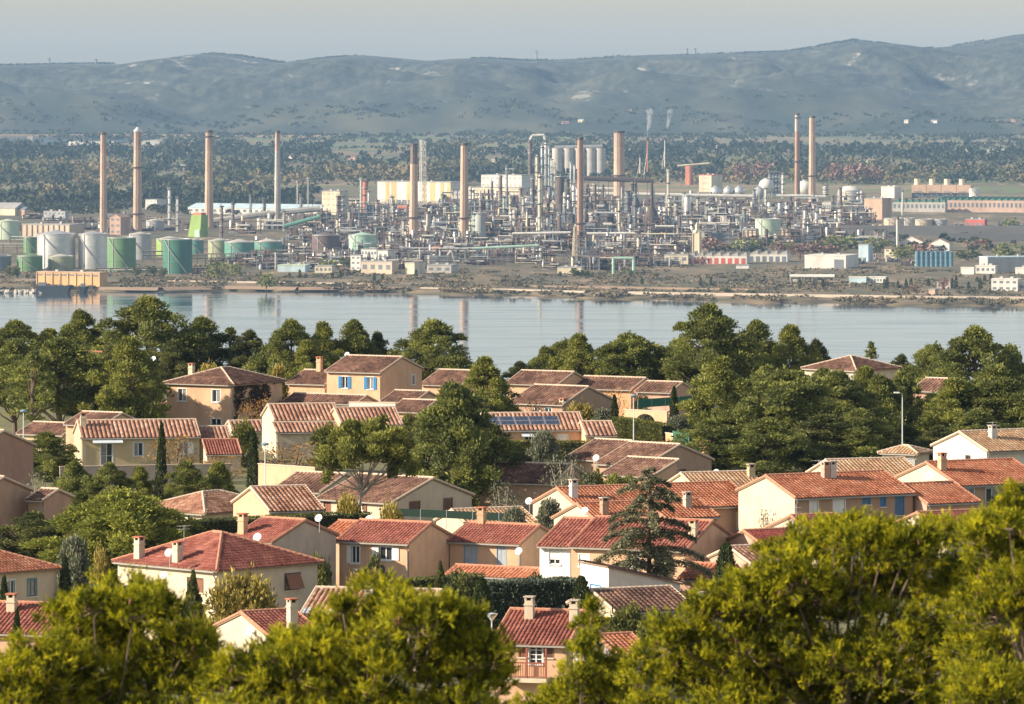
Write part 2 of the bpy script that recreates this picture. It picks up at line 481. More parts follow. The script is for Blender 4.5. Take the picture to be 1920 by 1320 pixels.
 H('orange roof corner glimpsed between the near pines', 25, (1166, 1236), 352, 64, D=7, wh=3.2, wall='mauve', tile='orange'),
]

# ------------------------------------------------------------------ the setting
NEAR_Z = [(-100, 209.5), (0, 207.6), (15, 205.8), (45, 199.5), (100, 192.5), (200, 180.5), (330, 168.6), (420, 168.0), (560, 169.2), (720, 166.0), (800, 158), (1000, 108), (1400, 25), (1650, -3), (1800, -6)]
ANCH = np.array([(h['base'].x, h['base'].y, h['base'].z) for h in HOUSES])

def near_z(x, y):
    x, y = np.asarray(x, float), np.asarray(y, float)
    z0 = np.interp(y, [a for a, _ in NEAR_Z], [b for _, b in NEAR_Z])
    num, den = z0 * 0.08, np.full(np.shape(z0), 0.08)
    for ax, ay, az in ANCH:
        w = np.exp(-((x - ax) ** 2 + (y - ay) ** 2) / (2 * 11.0 ** 2))
        num = num + w * (az + 0.05)
        den = den + w
    return num / den

def grid_mesh(name, xs, ys, zf, smooth=True):
    X, Y = np.meshgrid(xs, ys)
    Z = zf(X, Y)
    v = np.stack([X.ravel(), Y.ravel(), Z.ravel()], 1)
    nx, ny = len(xs), len(ys)
    i = np.arange(ny - 1)[:, None] * nx + np.arange(nx - 1)[None, :]
    i = i.ravel()
    f = np.stack([i, i + 1, i + nx + 1, i + nx], 1)
    return mesh_np(name, v, f, smooth=smooth)

M_soil = mat('dry garden soil', (.20, .16, .10), .95, .35, .35, col2=(.13, .14, .06), bump=.4, bscale=6)
xs = np.concatenate([np.linspace(-900, -110, 30), np.linspace(-104, 104, 80), np.linspace(110, 900, 30)])
ys = np.concatenate([np.linspace(-100, 330, 60), np.linspace(335, 760, 130), np.linspace(770, 1800, 40)])
hill_ground = obj('hillside_ground', grid_mesh('hillside_ground', xs, ys, lambda X, Y: near_z(X, Y) + (fbm(X / 12, Y / 12, 3, 5) - .5) * .5), M_soil)
setting(hill_ground)

# lagoon -------------------------------------------------------------
def water_material():
    m = bpy.data.materials.new('lagoon water')
    m.use_nodes = True
    N, L = m.node_tree.nodes, m.node_tree.links
    p = N['Principled BSDF']
    p.inputs['Base Color'].default_value = (.03, .055, .075, 1)
    p.inputs['Roughness'].default_value = 0.03
    p.inputs['IOR'].default_value = 1.33
    tc = N.new('ShaderNodeTexCoord')
    bumps = None
    for sc_, st, dist, rough in ((.35, .55, .05, .6), (.02, .16, .5, .5)):
        mp = N.new('ShaderNodeMapping')
        mp.inputs['Scale'].default_value = (sc_, sc_ * .8, 1)
        L.new(tc.outputs['Object'], mp.inputs['Vector'])
        nz = N.new('ShaderNodeTexNoise')
        nz.inputs['Scale'].default_value = 1
        nz.inputs['Detail'].default_value = 3
        nz.inputs['Roughness'].default_value = rough
        L.new(mp.outputs[0], nz.inputs['Vector'])
        b = N.new('ShaderNodeBump')
        b.inputs['Strength'].default_value = st
        b.inputs['Distance'].default_value = dist
        L.new(nz.outputs['Fac'], b.inputs['Height'])
        if bumps is not None:
            L.new(bumps.outputs[0], b.inputs['Normal'])
        bumps = b
    L.new(bumps.outputs[0], p.inputs['Normal'])
    # breeze patches: slightly rougher water in long streaks
    mp = N.new('ShaderNodeMapping')
    mp.inputs['Scale'].default_value = (.0015, .006, 1)
    L.new(tc.outputs['Object'], mp.inputs['Vector'])
    nz = N.new('ShaderNodeTexNoise')
    nz.inputs['Detail'].default_value = 4
    L.new(mp.outputs[0], nz.inputs['Vector'])
    mr = N.new('ShaderNodeMapRange')
    mr.inputs['From Min'].default_value = .42
    mr.inputs['From Max'].default_value = .62
    mr.inputs['To Min'].default_value = .05
    mr.inputs['To Max'].default_value = .13
    L.new(nz.outputs['Fac'], mr.inputs['Value'])
    L.new(mr.outputs[0], p.inputs['Roughness'])
    return m
M_water = water_material()
lagoon = MB().quad((-5000, 1300, 0), (5000, 1300, 0), (5000, 6400, 0), (-5000, 6400, 0)).build('lagoon_water', M_water)
setting(lagoon)

# far shore ----------------------------------------------------------
SHORE = [(-3000, 560), (-200, 552), (0, 549), (60, 547), (250, 546), (500, 545), (650, 547), (760, 549), (960, 556), (1200, 562), (1440, 568), (1700, 573), (1920, 577), (2400, 584), (5000, 600)]
FARZ = [(0, 3), (8500, 3), (12500, 23), (15200, 23), (16000, 30)]

def far_z(Y):
    return np.interp(Y, [a for a, _ in FARZ], [b for _, b in FARZ])

_rows = np.linspace(5000, 15000, 2001)
_rowv = HOR + FPX * (CAMZ - far_z(_rows)) / _rows
def far_Y(row):
    """distance of the far plain's point seen at this row"""
    return float(np.interp(-row, -_rowv, _rows))

def far_at(px, row, dz=0.0):
    Y = far_Y(row)
    return Vector(((px - 960) / FPX * Y, Y, float(far_z(Y)) + dz))

def land_material():
    m = bpy.data.materials.new('far plain')
    m.use_nodes = True
    N, L = m.node_tree.nodes, m.node_tree.links
    p = N['Principled BSDF']
    p.inputs['Roughness'].default_value = .95
    tc = N.new('ShaderNodeTexCoord')
    def noise(scale, stretch, detail=5, vor=False):
        mp = N.new('ShaderNodeMapping')
        mp.inputs['Scale'].default_value = stretch
        L.new(tc.outputs['Object'], mp.inputs['Vector'])
        n = N.new('ShaderNodeTexVoronoi' if vor else 'ShaderNodeTexNoise')
        n.inputs['Scale'].default_value = scale
        if not vor:
            n.inputs['Detail'].default_value = detail
            n.inputs['Roughness'].default_value = .62
        L.new(mp.outputs[0], n.inputs['Vector'])
        return n
    def ramp(src, stops):
        r = N.new('ShaderNodeValToRGB')
        while len(r.color_ramp.elements) < len(stops):
            r.color_ramp.elements.new(.5)
        for i, (a, c) in enumerate(stops):
            r.color_ramp.elements[i].position = a
            r.color_ramp.elements[i].color = (*c, 1)
        L.new(src, r.inputs['Fac'])
        return r.outputs['Color']
    fields = noise(1, (.0032, .0016, 1), vor=True)
    sep = N.new('ShaderNodeSeparateColor')
    L.new(fields.outputs['Color'], sep.inputs[0])
    fcol = ramp(sep.outputs[0], [(.0, (.08, .10, .04)), (.3, (.20, .15, .08)), (.5, (.11, .14, .045)), (.7, (.26, .19, .10)), (.85, (.16, .10, .06)), (1., (.07, .11, .04))])
    scrub = noise(1, (.02, .006, 1), 8)
    scol = ramp(scrub.outputs['Fac'], [(.3, (.05, .055, .025)), (.45, (.10, .085, .042)), (.55, (.16, .115, .062)), (.70, (.30, .22, .135))])
    pos = N.new('ShaderNodeSeparateXYZ')
    L.new(tc.outputs['Object'], pos.inputs[0])
    mr = N.new('ShaderNodeMapRange')
    mr.inputs['From Min'].default_value = 7800
    mr.inputs['From Max'].default_value = 9000
    L.new(pos.outputs['Y'], mr.inputs['Value'])
    mx = N.new('ShaderNodeMixRGB')
    L.new(mr.outputs[0], mx.inputs['Fac'])
    L.new(scol, mx.inputs['Color1'])
    L.new(fcol, mx.inputs['Color2'])
    L.new(mx.outputs[0], p.inputs['Base Color'])
    return m

pxs = np.concatenate([np.linspace(-9000, -700, 18), np.linspace(-600, 2500, 125), np.linspace(2600, 10000, 18)])
ts = np.concatenate([[0, 8, 40, 90, 160, 250, 380], np.linspace(550, 3300, 28), np.linspace(3500, 10200, 26)])
V = []
for t in ts:
    for px in pxs:
        Ys = FPX * CAMZ / (lerp_table(SHORE, px) - HOR) + 25 * math.sin(px * .021) + 14 * math.sin(px * .077 + 1)
        Y = Ys + t
        z = -1.6 if t == 0 else 1.0 if t == 8 else float(far_z(Y)) + (float(fbm(np.array(px * Y / 5e5), np.array(Y / 90), 3, 9)) - .5) * (1.6 if t < 3000 else 5)
        V.append(((px - 960) / FPX * Y, Y, z))
nx = len(pxs)
i = (np.arange(len(ts) - 1)[:, None] * nx + np.arange(nx - 1)[None, :]).ravel()
far_land = obj('far_plain_ground', mesh_np('far_plain_ground', V, np.stack([i, i + 1, i + nx + 1, i + nx], 1), smooth=True), land_material())
setting(far_land)

# hills --------------------------------------------------------------
CREST = [(-4000, 110), (-1500, 118), (-600, 112), (0, 120), (90, 119), (170, 117), (260, 119), (330, 107), (400, 98), (450, 102), (540, 115), (600, 107), (680, 102), (740, 107), (800, 113), (860, 108), (920, 108), (1000, 112), (1080, 108), (1180, 103),
         (1300, 99), (1400, 97), (1470, 95), (1520, 87), (1560, 79), (1600, 73), (1650, 79), (1720, 90), (1780, 86), (1830, 77), (1900, 64), (1960, 58), (2300, 70), (2900, 95), (5000, 110)]
YC = 19500.0
def hill_z(X, Y):
    px = 960 + X / YC * FPX
    cz = CAMZ + (HOR - np.interp(px, [a for a, _ in CREST], [b for _, b in CREST])) * YC / FPX
    t = np.clip((Y - 14900) / (YC - 14900), 0, 1.4)
    s = np.where(t < 1, t ** 1.25, 1 - (t - 1) * .6)
    z = 14 + (cz - 14) * s
    env = np.clip(t * 3.2, 0, 1) * np.clip((1.02 - t) * 3.0, 0, 1)
    rid = 1 - np.abs(2 * fbm(X / 760 + Y / 2600, Y / 1500, 4, 21) - 1)
    rid2 = 1 - np.abs(2 * fbm(X / 260 + Y / 900, Y / 520, 3, 31) - 1)
    z = z + env * ((rid - .60) * 230 + (rid2 - .6) * 85)
    z = z + np.clip(t * 6, 0, 1) * (fbm(X / 60, Y / 90, 3, 41) - .5) * 9
    lim = CAMZ + ((cz - CAMZ) / YC - .0016 * np.clip(1 - t, 0, 1)) * Y
    z = np.where(z > lim - 12, lim - 12 * np.exp(-np.clip(z - lim + 12, 0, 400) / 12), z)
    return np.where(t <= 0, 8, z)

def hill_material():
    m = bpy.data.materials.new('scrub hills')
    m.use_nodes = True
    N, L = m.node_tree.nodes, m.node_tree.links
    p = N['Principled BSDF']
    p.inputs['Roughness'].default_value = .95
    tc = N.new('ShaderNodeTexCoord')
    def noise(st, detail=8, rough=.65):
        mp = N.new('ShaderNodeMapping')
        mp.inputs['Scale'].default_value = st
        L.new(tc.outputs['Object'], mp.inputs['Vector'])
        n = N.new('ShaderNodeTexNoise')
        n.inputs['Scale'].default_value = 1
        n.inputs['Detail'].default_value = detail
        n.inputs['Roughness'].default_value = rough
        L.new(mp.outputs[0], n.inputs['Vector'])
        return n.outputs['Fac']
    def ramp(src, a, ca, b, cb):
        r = N.new('ShaderNodeValToRGB')
        r.color_ramp.elements[0].position = a
        r.color_ramp.elements[0].color = (*ca, 1)
        r.color_ramp.elements[1].position = b
        r.color_ramp.elements[1].color = (*cb, 1)
        L.new(src, r.inputs['Fac'])
        return r.outputs['Color']
    veg = ramp(noise((.03, .010, .03), 12, .78), .42, (.008, .015, .011), .61, (.085, .085, .058))
    rock = ramp(noise((.0065, .0028, .016), 10, .75), .60, (0, 0, 0), .67, (1, 1, 1))
    mx = N.new('ShaderNodeMixRGB')
    L.new(rock, mx.inputs['Fac'])
    L.new(veg, mx.inputs['Color1'])
    mx.inputs['Color2'].default_value = (.36, .32, .26, 1)
    # fields and clearings on the lower slopes
    low = ramp(noise((.006, .0016, .004), 4, .5), .44, (.016, .028, .015), .64, (.085, .08, .042))
    pos = N.new('ShaderNodeSeparateXYZ')
    L.new(tc.outputs['Object'], pos.inputs[0])
    mr = N.new('ShaderNodeMapRange')
    mr.inputs['From Min'].default_value = 15500
    mr.inputs['From Max'].default_value = 16700
    mr.inputs['To Min'].default_value = 1
    mr.inputs['To Max'].default_value = 0
    L.new(pos.outputs['Y'], mr.inputs['Value'])
    mx2 = N.new('ShaderNodeMixRGB')
    L.new(mr.outputs[0], mx2.inputs['Fac'])
    L.new(mx.outputs[0], mx2.inputs['Color1'])
    L.new(low, mx2.inputs['Color2'])
    L.new(mx2.outputs[0], p.inputs['Base Color'])
    return m
xs = np.linspace(-5200, 5200, 420)
ys = np.concatenate([np.linspace(14700, 20200, 150), np.linspace(20300, 22400, 12)])
hills = obj('scrub_hills', grid_mesh('scrub_hills', xs, ys, hill_z), hill_material())
setting(hills)

# ------------------------------------------------------------------ village houses
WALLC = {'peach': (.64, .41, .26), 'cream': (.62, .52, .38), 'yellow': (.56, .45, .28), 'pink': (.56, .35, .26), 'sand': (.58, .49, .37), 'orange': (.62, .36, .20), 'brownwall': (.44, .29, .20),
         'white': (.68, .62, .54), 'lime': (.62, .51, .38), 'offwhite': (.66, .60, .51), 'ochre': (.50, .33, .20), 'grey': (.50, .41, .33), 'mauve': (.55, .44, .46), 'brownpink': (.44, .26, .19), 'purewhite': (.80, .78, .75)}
def wall_mat(k):
    return mat('render ' + k, WALLC[k], .92, .07, .9, stain=.17, bump=.12, bscale=14)
PAINT = {'white': (.80, .79, .76), 'pale': (.62, .68, .72), 'dark': (.10, .09, .08), 'blue': (.025, .22, .50), 'blue2': (.10, .19, .32), 'grey': (.36, .39, .42), 'greyblue': (.38, .43, .48), 'teal': (.12, .26, .30),
         'rust': (.26, .11, .06), 'rust2': (.13, .07, .055), 'cream': (.7, .6, .45)}
def paint(k):
    return mat('paint ' + k, PAINT[k], .55, .06, 3.0, stain=.12)
TILEC = {
 'brown': [(.0, (.07, .042, .035)), (.35, (.135, .075, .056)), (.65, (.20, .11, .08)), (1., (.31, .19, .135))],
 'stripe': [(.0, (.25, .12, .085)), (.4, (.36, .195, .135)), (.75, (.45, .265, .185)), (1., (.54, .375, .285))],
 'orange': [(.0, (.28, .085, .04)), (.4, (.40, .15, .083)), (.75, (.47, .195, .11)), (1., (.52, .26, .16))],
 'red': [(.0, (.18, .055, .04)), (.4, (.25, .085, .064)), (.75, (.31, .115, .084)), (1., (.37, .165, .125))],
 'darkred': [(.0, (.18, .045, .04)), (.5, (.25, .06, .05)), (1., (.32, .09, .07))],
 'tan': [(.0, (.32, .18, .10)), (.4, (.42, .26, .15)), (.75, (.48, .32, .20)), (1., (.54, .40, .27))],
 'rose': [(.0, (.20, .09, .06)), (.4, (.32, .16, .105)), (.7, (.42, .24, .16)), (1., (.52, .37, .27))]}
def tile_mat(k):
    return mat('clay tiles ' + k, (1, 1, 1), .88, .28, .8, ramp=TILEC[k], spec=.2)
M_glass = mat('window glass', (.035, .04, .05), .08, .3, .6, spec=.6)
M_pale_pane = mat('pale pane glass', (.26, .25, .24), .25, .25, 2.5, spec=.6)  # paler panes: curtains, and reflections put into the colour
M_mortar = mat('ridge mortar', (.62, .48, .36), .9, .2, 4)
M_wood = mat('eave wood', (.25, .17, .11), .8, .2, 4)
M_gut = mat('zinc gutter', (.40, .38, .35), .5, .1, 4, metal=.4)
M_steel = mat('galvanised steel', (.50, .51, .52), .45, .1, 4, metal=.5)
M_dish = mat('white dish', (.82, .81, .78), .5, .05, 4)
M_slot = mat('chimney flue dark', (.03, .025, .02), .9, .1, 4)
M_brick = mat('terracotta band', (.45, .16, .09), .85, .15, 5)

def tiles(O, U, V, N, L, S, kL=0.0, kR=0.0, cw=0.235, rl=0.40, rng=RNG):
    """barrel tiles over one slope: every cover tile is an arch, each course laps the one below"""
    nc, nr = max(2, int(round(L / cw))), max(2, int(round(S / rl)))
    cw, rl = L / nc, S / nr
    ci, ri = np.meshgrid(np.arange(nc), np.arange(nr))
    ci, ri = ci.ravel(), ri.ravel()
    uc = (ci + .5) * cw
    vm = (ri + .5) * rl
    ok = (uc > kL * vm - cw * .3) & (uc < L - kR * vm + cw * .3)
    ci, ri, uc = ci[ok], ri[ok], uc[ok]
    n = len(ci)
    uc = uc + rng.normal(0, .008, n)
    v0 = ri * rl - .03 + rng.normal(0, .012, n)
    v1 = (ri + 1) * rl + .02
    lift = .045 + rng.normal(0, .006, n)
    hh = cw * .30
    prof = [(-.47, 0.0), (-.22, hh), (.22, hh), (.47, 0.0)]
    O, U, V, N = (np.array(q, float) for q in (O, U, V, N))
    P = np.zeros((n, 8, 3))
    for k, (a, hgt) in enumerate(prof):
        P[:, k] = O + np.outer(uc + a * cw, U) + np.outer(v0, V) + np.outer(hgt + lift, N)
        P[:, k + 4] = O + np.outer(uc + a * cw * .86, U) + np.outer(v1, V) + np.outer(hgt * .8 + .004, N)
    base = np.arange(n)[:, None] * 8
    F = np.concatenate([base + np.array(q) for q in ((0, 1, 5, 4), (1, 2, 6, 5), (2, 3, 7, 6), (0, 3, 2, 1))])
    tone = np.clip(.12 + .76 * rng.beta(2.2, 2.2, n) + (vnoise(ci * .23, ri * .31, int(L * 7)) - .5) * .5, 0, 1)
    return P.reshape(-1, 3), F, np.tile(tone, 4)

def run_of_tiles(mb, a, b, r=.135, seg=.42):
    a, b = Vector(a), Vector(b)
    n = max(1, int((b - a).length / seg))
    for i in range(n):
        p, q = a.lerp(b, i / n), a.lerp(b, (i + 1.08) / n)
        mb.bar(p, q, r * 1.08, 6, r * .9)

def local_ray(h, px, py):
    Ri = h['R'].transposed()
    return Ri @ (Vector((0, 0, CAMZ)) - h['base']), Ri @ (at(px, py, 1.0) - Vector((0, 0, CAMZ)))

def on_face(h, face, px, py):
    o, d = local_ray(h, px, py)
    W, D = h['W'], h['D']
    if face == 'f':
        t = (-D / 2 - o.y) / d.y
        p = o + d * t
        return p.x + W / 2, p.z
    x = W / 2 if face == 'r' else -W / 2
    t = (x - o.x) / d.x
    p = o + d * t
    return (p.y + D / 2, p.z) if face == 'r' else (D / 2 - p.y, p.z)

def face_frame(h, face):
    W, D = h['W'], h['D']
    return {'f': (Vector((-W / 2, -D / 2, 0)), Vector((1, 0, 0)), Vector((0, -1, 0)), W),
            'r': (Vector((W / 2, -D / 2, 0)), Vector((0, 1, 0)), Vector((1, 0, 0)), D),
            'l': (Vector((-W / 2, D / 2, 0)), Vector((0, -1, 0)), Vector((-1, 0, 0)), D),
            'k': (Vector((W / 2, D / 2, 0)), Vector((-1, 0, 0)), Vector((0, 1, 0)), W)}[face]

def slab(mb, pts, t):
    """a thick plate under the polygon pts (ordered, facing up)"""
    k = len(mb.v)
    n = len(pts)
    mb.v += [tuple(p) for p in pts] + [(p[0], p[1], p[2] - t) for p in pts]
    mb.f.append(tuple(range(k, k + n)))
    mb.f.append(tuple(reversed(range(k + n, k + 2 * n))))
    for i in range(n):
        j = (i + 1) % n
        mb.f.append((k + j, k + i, k + n + i, k + n + j))

def fbox(mb, P0, U, N, u0, u1, z0, z1, n0, n1):
    """box on a wall face: u along the wall, z up, n outwards"""
    k = len(mb.v)
    for n in (n0, n1):
        for (u, z) in ((u0, z0), (u1, z0), (u1, z1), (u0, z1)):
            mb.v.append(tuple(P0 + U * u + N * n + Vector((0, 0, z))))
    mb.f += [tuple(k + i for i in q) for q in ((0, 3, 2, 1), (4, 5, 6, 7), (0, 1, 5, 4), (1, 2, 6, 5), (2, 3, 7, 6), (3, 0, 4, 7))]

def add_window(root, fr, u0, u1, z0, z1, fcol, style):
    P0, U, N, _ = fr
    kind, _, scol = style.partition(':')
    fm = paint(fcol)
    w, hgt = u1 - u0, z1 - z0
    if kind == 'round':
        r = min(w, hgt) / 2
        c = P0 + U * ((u0 + u1) / 2) + Vector((0, 0, (z0 + z1) / 2))
        up = Vector((0, 0, 1))
        def ring(mb, ra, rb, n0, n1, k=20):
            for i in range(k):
                a, b = 2 * math.pi * i / k, 2 * math.pi * (i + 1) / k
                q = [c + (U * math.cos(t) + up * math.sin(t)) * rr for t in (a, b) for rr in (ra, rb)]
                mb.quad(q[0] + N * n1, q[1] + N * n1, q[3] + N * n1, q[2] + N * n1)
                mb.quad(q[1] + N * n1, q[1] + N * n0, q[3] + N * n0, q[3] + N * n1)
        mb = MB()
        ring(mb, r * .8, r * 1.1, 0, .05)
        wd = mb.build('window', fm, root)
        mb = MB()
        mb.quad(*[c + (U * math.cos(t) + up * math.sin(t)) * r * .82 + N * .02 for t in np.linspace(0, 2 * math.pi, 20, endpoint=False)])
        mb.build('pane', M_glass, wd)
        return
    f = .07
    mb = MB()
    d0, d1 = -.16, -.09
    fbox(mb, P0, U, N, u0, u0 + f, z0, z1, d0, d1)
    fbox(mb, P0, U, N, u1 - f, u1, z0, z1, d0, d1)
    fbox(mb, P0, U, N, u0 + f, u1 - f, z0, z0 + f, d0, d1)
    fbox(mb, P0, U, N, u0 + f, u1 - f, z1 - f, z1, d0, d1)
    fbox(mb, P0, U, N, (u0 + u1) / 2 - f * .6, (u0 + u1) / 2 + f * .6, z0 + f, z1 - f, d0, d1 + .005)
    if kind in ('door', 'grid'):
        for k in (1, 2, 3) if kind == 'grid' else (1,):
            zz = z0 + hgt * k / (4 if kind == 'grid' else 2.4)
            fbox(mb, P0, U, N, u0 + f, u1 - f, zz - .025, zz + .025, d0, d1 - .005)
    # surround painted on the render around the opening
    e = .09
    fbox(mb, P0, U, N, u0 - e, u0, z0 - e, z1 + e, -.05, .018)
    fbox(mb, P0, U, N, u1, u1 + e, z0 - e, z1 + e, -.05, .018)
    fbox(mb, P0, U, N, u0, u1, z1, z1 + e, -.05, .018)
    wd = mb.build('window', fm, root)
    mid = (u0 + u1) / 2
    for a, b in ((u0 + f, mid - f * .6), (mid + f * .6, u1 - f)):
        m2 = MB()
        fbox(m2, P0, U, N, a, b, z0 + f, z1 - f, -.15, -.13)
        m2.build('pane', M_pale_pane if random.random() < .3 else M_glass, wd)
    m2 = MB()
    fbox(m2, P0, U, N, u0 - .1, u1 + .1, z0 - .09, z0, -.1, .09)
    m2.build('sill', paint('cream') if fcol != 'white' else paint('white'), wd)
    def shutter(a, b, n0, zb=None):
        m3 = MB()
        zb_ = z0 if zb is None else zb
        fbox(m3, P0, U, N, a, b, zb_, z1, n0, n0 + .035)
        k = max(3, int((z1 - zb_) / .16))
        for i in range(k):
            zz = zb_ + (z1 - zb_) * (i + .3) / k
            fbox(m3, P0, U, N, a + .05, b - .05, zz, zz + .06, n0 + .035, n0 + .05)
        m3.build('shutter', paint(scol), wd)
    if kind in ('L', 'LR'):
        shutter(u0 - w * .52 - .03, u0 - .03, .03)
    if kind in ('R', 'LR'):
        shutter(u1 + .03, u1 + w * .52 + .03, .03)
    if kind == 'closed':
        shutter(u0 + .015, mid - .008, -.075)
        shutter(mid + .008, u1 - .015, -.075)
    if kind == 'half':
        shutter(u0 + .015, u1 - .015, -.075, z0 + hgt * .32)
    if kind == 'tilt':
        m3 = MB()
        a0, a1 = P0 + U * u0 + Vector((0, 0, z1)), P0 + U * u1 + Vector((0, 0, z1))
        dr = N * (hgt * .42) - Vector((0, 0, hgt * .9))
        for off in (N * .03, N * .07):
            m3.quad(a0 + off, a1 + off, a1 + dr + off, a0 + dr + off)
        m3.build('shutter', paint(scol), wd)

def build_house(h):
    W, D, wh, pt = h['W'], h['D'], h['wh'], h['pitch']
    root = thing('house', h['label'], 'house', h['base'], h['b'], 'houses of the hillside village')
    wins = {}
    for (face, x0, y0, x1, y1, fc, st) in h['win']:
        ua, zb = on_face(h, face, x0, y1)
        ub, _ = on_face(h, face, x1, y1)
        _, zt = on_face(h, face, (x0 + x1) / 2, y0)
        _, zb = on_face(h, face, (x0 + x1) / 2, y1)
        ua, ub = min(ua, ub), max(ua, ub)
        L = face_frame(h, face)[3]
        ua, ub, zb, zt = max(ua, .15), min(ub, L - .15), max(zb, .05), min(zt, wh - .14)
        if ub - ua > .2 and zt - zb > .2:
            wins.setdefault(face, []).append((ua, ub, zb, zt, fc, st))
    ov = .32
    rise = {'gable': pt * D / 2, 'mono': pt * D, 'hip': 0, 'shed': 0}[h['roof']]
    for face in 'frlk':
        fr = face_frame(h, face)
        P0, U, N, L = fr
        ws = wins.get(face, [])
        holes = [w for w in ws if not w[5].startswith('round')]
        us = sorted({0, L, *[w[0] for w in holes], *[w[1] for w in holes]})
        top = wh if not (h['roof'] == 'mono' and face == 'k') else wh + rise
        zs = sorted({-2.0, top, *[w[2] for w in holes], *[w[3] for w in holes]})
        mb = MB()
        if h['roof'] == 'shed' and face in 'frk':
            zr = wh - .24 * W
            pts = {'f': ((0, -2), (L, -2), (L, zr), (0, wh)), 'k': ((0, -2), (L, -2), (L, wh), (0, zr)), 'r': ((0, -2), (L, -2), (L, zr), (0, zr))}[face]
            mb.quad(*[P0 + U * u + Vector((0, 0, z)) for u, z in pts])
        else:
            for i in range(len(us) - 1):
                for j in range(len(zs) - 1):
                    um, zm = (us[i] + us[i + 1]) / 2, (zs[j] + zs[j + 1]) / 2
                    if any(w[0] < um < w[1] and w[2] < zm < w[3] for w in holes):
                        continue
                    mb.quad(*[P0 + U * u + Vector((0, 0, z)) for u, z in ((us[i], zs[j]), (us[i + 1], zs[j]), (us[i + 1], zs[j + 1]), (us[i], zs[j + 1]))])
        for w in holes:                                   # reveals
            c = [(w[0], w[2]), (w[1], w[2]), (w[1], w[3]), (w[0], w[3])]
            for a in range(4):
                (ua, za), (ub, zb) = c[a], c[(a + 1) % 4]
                A, B = P0 + U * ua + Vector((0, 0, za)), P0 + U * ub + Vector((0, 0, zb))
                mb.quad(A, B, B - N * .2, A - N * .2)
        if face in 'rl' and h['roof'] == 'gable':
            mb.quad(P0 + Vector((0, 0, wh)), P0 + U * L + Vector((0, 0, wh)), P0 + U * (L / 2) + Vector((0, 0, wh + rise - .02)))
        if face in 'rl' and h['roof'] == 'mono':
            a, b = (0, L) if face == 'r' else (L, 0)
            mb.quad(P0 + Vector((0, 0, wh)), P0 + U * L + Vector((0, 0, wh)), P0 + U * b + Vector((0, 0, wh + rise - .02)))
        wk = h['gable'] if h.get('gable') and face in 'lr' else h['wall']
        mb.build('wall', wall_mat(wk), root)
        for w in ws:
            add_window(root, fr, *w)
    # roof ---------------------------------------------------------
    th = math.atan(pt)
    ct, st = math.cos(th), math.sin(th)
    tm = tile_mat(h['tile'])
    deck, rid = MB(), MB()
    slopes = []                                           # (O, U, V, N, L, S, kL, kR)
    if h['roof'] in ('gable', 'mono'):
        og = .10
        run = D / 2 + ov if h['roof'] == 'gable' else D + 2 * ov
        z0 = wh - pt * ov + .05
        zr = z0 + pt * run
        ytop = 0 if h['roof'] == 'gable' else D / 2 + ov
        slab(deck, [(-W / 2 - og, -D / 2 - ov, z0), (W / 2 + og, -D / 2 - ov, z0), (W / 2 + og, ytop, zr), (-W / 2 - og, ytop, zr)], .13)
        slopes.append(((-W / 2 - og, -D / 2 - ov, z0), (1, 0, 0), (0, ct, st), (0, -st, ct), W + 2 * og, run / ct, 0, 0))
        if h['roof'] == 'gable':
            slab(deck, [(W / 2 + og, D / 2 + ov, z0), (-W / 2 - og, D / 2 + ov, z0), (-W / 2 - og, .001, zr), (W / 2 + og, .001, zr)], .13)
            slopes.append(((W / 2 + og, D / 2 + ov, z0), (-1, 0, 0), (0, -ct, st), (0, st, ct), W + 2 * og, run / ct, 0, 0))
        run_of_tiles(rid, (-W / 2 - og, ytop, zr + .06), (W / 2 + og, ytop, zr + .06))
        for sx in (-1, 1):
            run_of_tiles(rid, (sx * (W / 2 + og - .05), -D / 2 - ov, z0 + .05), (sx * (W / 2 + og - .05), ytop, zr + .05), .11)
            if h['roof'] == 'gable':
                run_of_tiles(rid, (sx * (W / 2 + og - .05), D / 2 + ov, z0 + .05), (sx * (W / 2 + og - .05), ytop, zr + .05), .11)
    elif h['roof'] == 'hip':
        m = min(W, D) / 2 + ov
        z0 = wh - pt * ov + .05
        zr = z0 + pt * m
        hx, hy = W / 2 + ov, D / 2 + ov
        rx, ry = hx - m, hy - m
        A, B, C_, E_ = (-hx, -hy, z0), (hx, -hy, z0), (hx, hy, z0), (-hx, hy, z0)
        r0, r1 = ((-rx, 0, zr), (rx, 0, zr)) if W >= D else ((0, -ry, zr), (0, ry, zr))
        if W >= D:
            polys = [[A, B, r1, r0], [B, C_, r1], [C_, E_, r0, r1], [E_, A, r0]]
        else:
            polys = [[A, B, r0], [B, C_, r1, r0], [C_, E_, r1], [E_, A, r0, r1]]
        for q in polys:
            slab(deck, q, .13)
        S = m / ct
        for (O, U, V, N, L) in ((A, (1, 0, 0), (0, ct, st), (0, -st, ct), 2 * hx), (B, (0, 1, 0), (-ct, 0, st), (st, 0, ct), 2 * hy),
                                (C_, (-1, 0, 0), (0, -ct, st), (0, st, ct), 2 * hx), (E_, (0, -1, 0), (ct, 0, st), (-st, 0, ct), 2 * hy)):
            slopes.append((O, U, V, N, L, S, ct, ct))
        up = Vector((0, 0, .07))
        if (Vector(r1) - Vector(r0)).length > .2:
            run_of_tiles(rid, Vector(r0) + up, Vector(r1) + up)
        for cpt in (A, B, C_, E_):
            e = min((r0, r1), key=lambda q: (Vector(q) - Vector(cpt)).length)
            run_of_tiles(rid, Vector(cpt) + up * .6, Vector(e) + up)
    else:                                                 # a slope falling to the right behind a parapet
        zr = wh - .24 * W
        z0 = wh
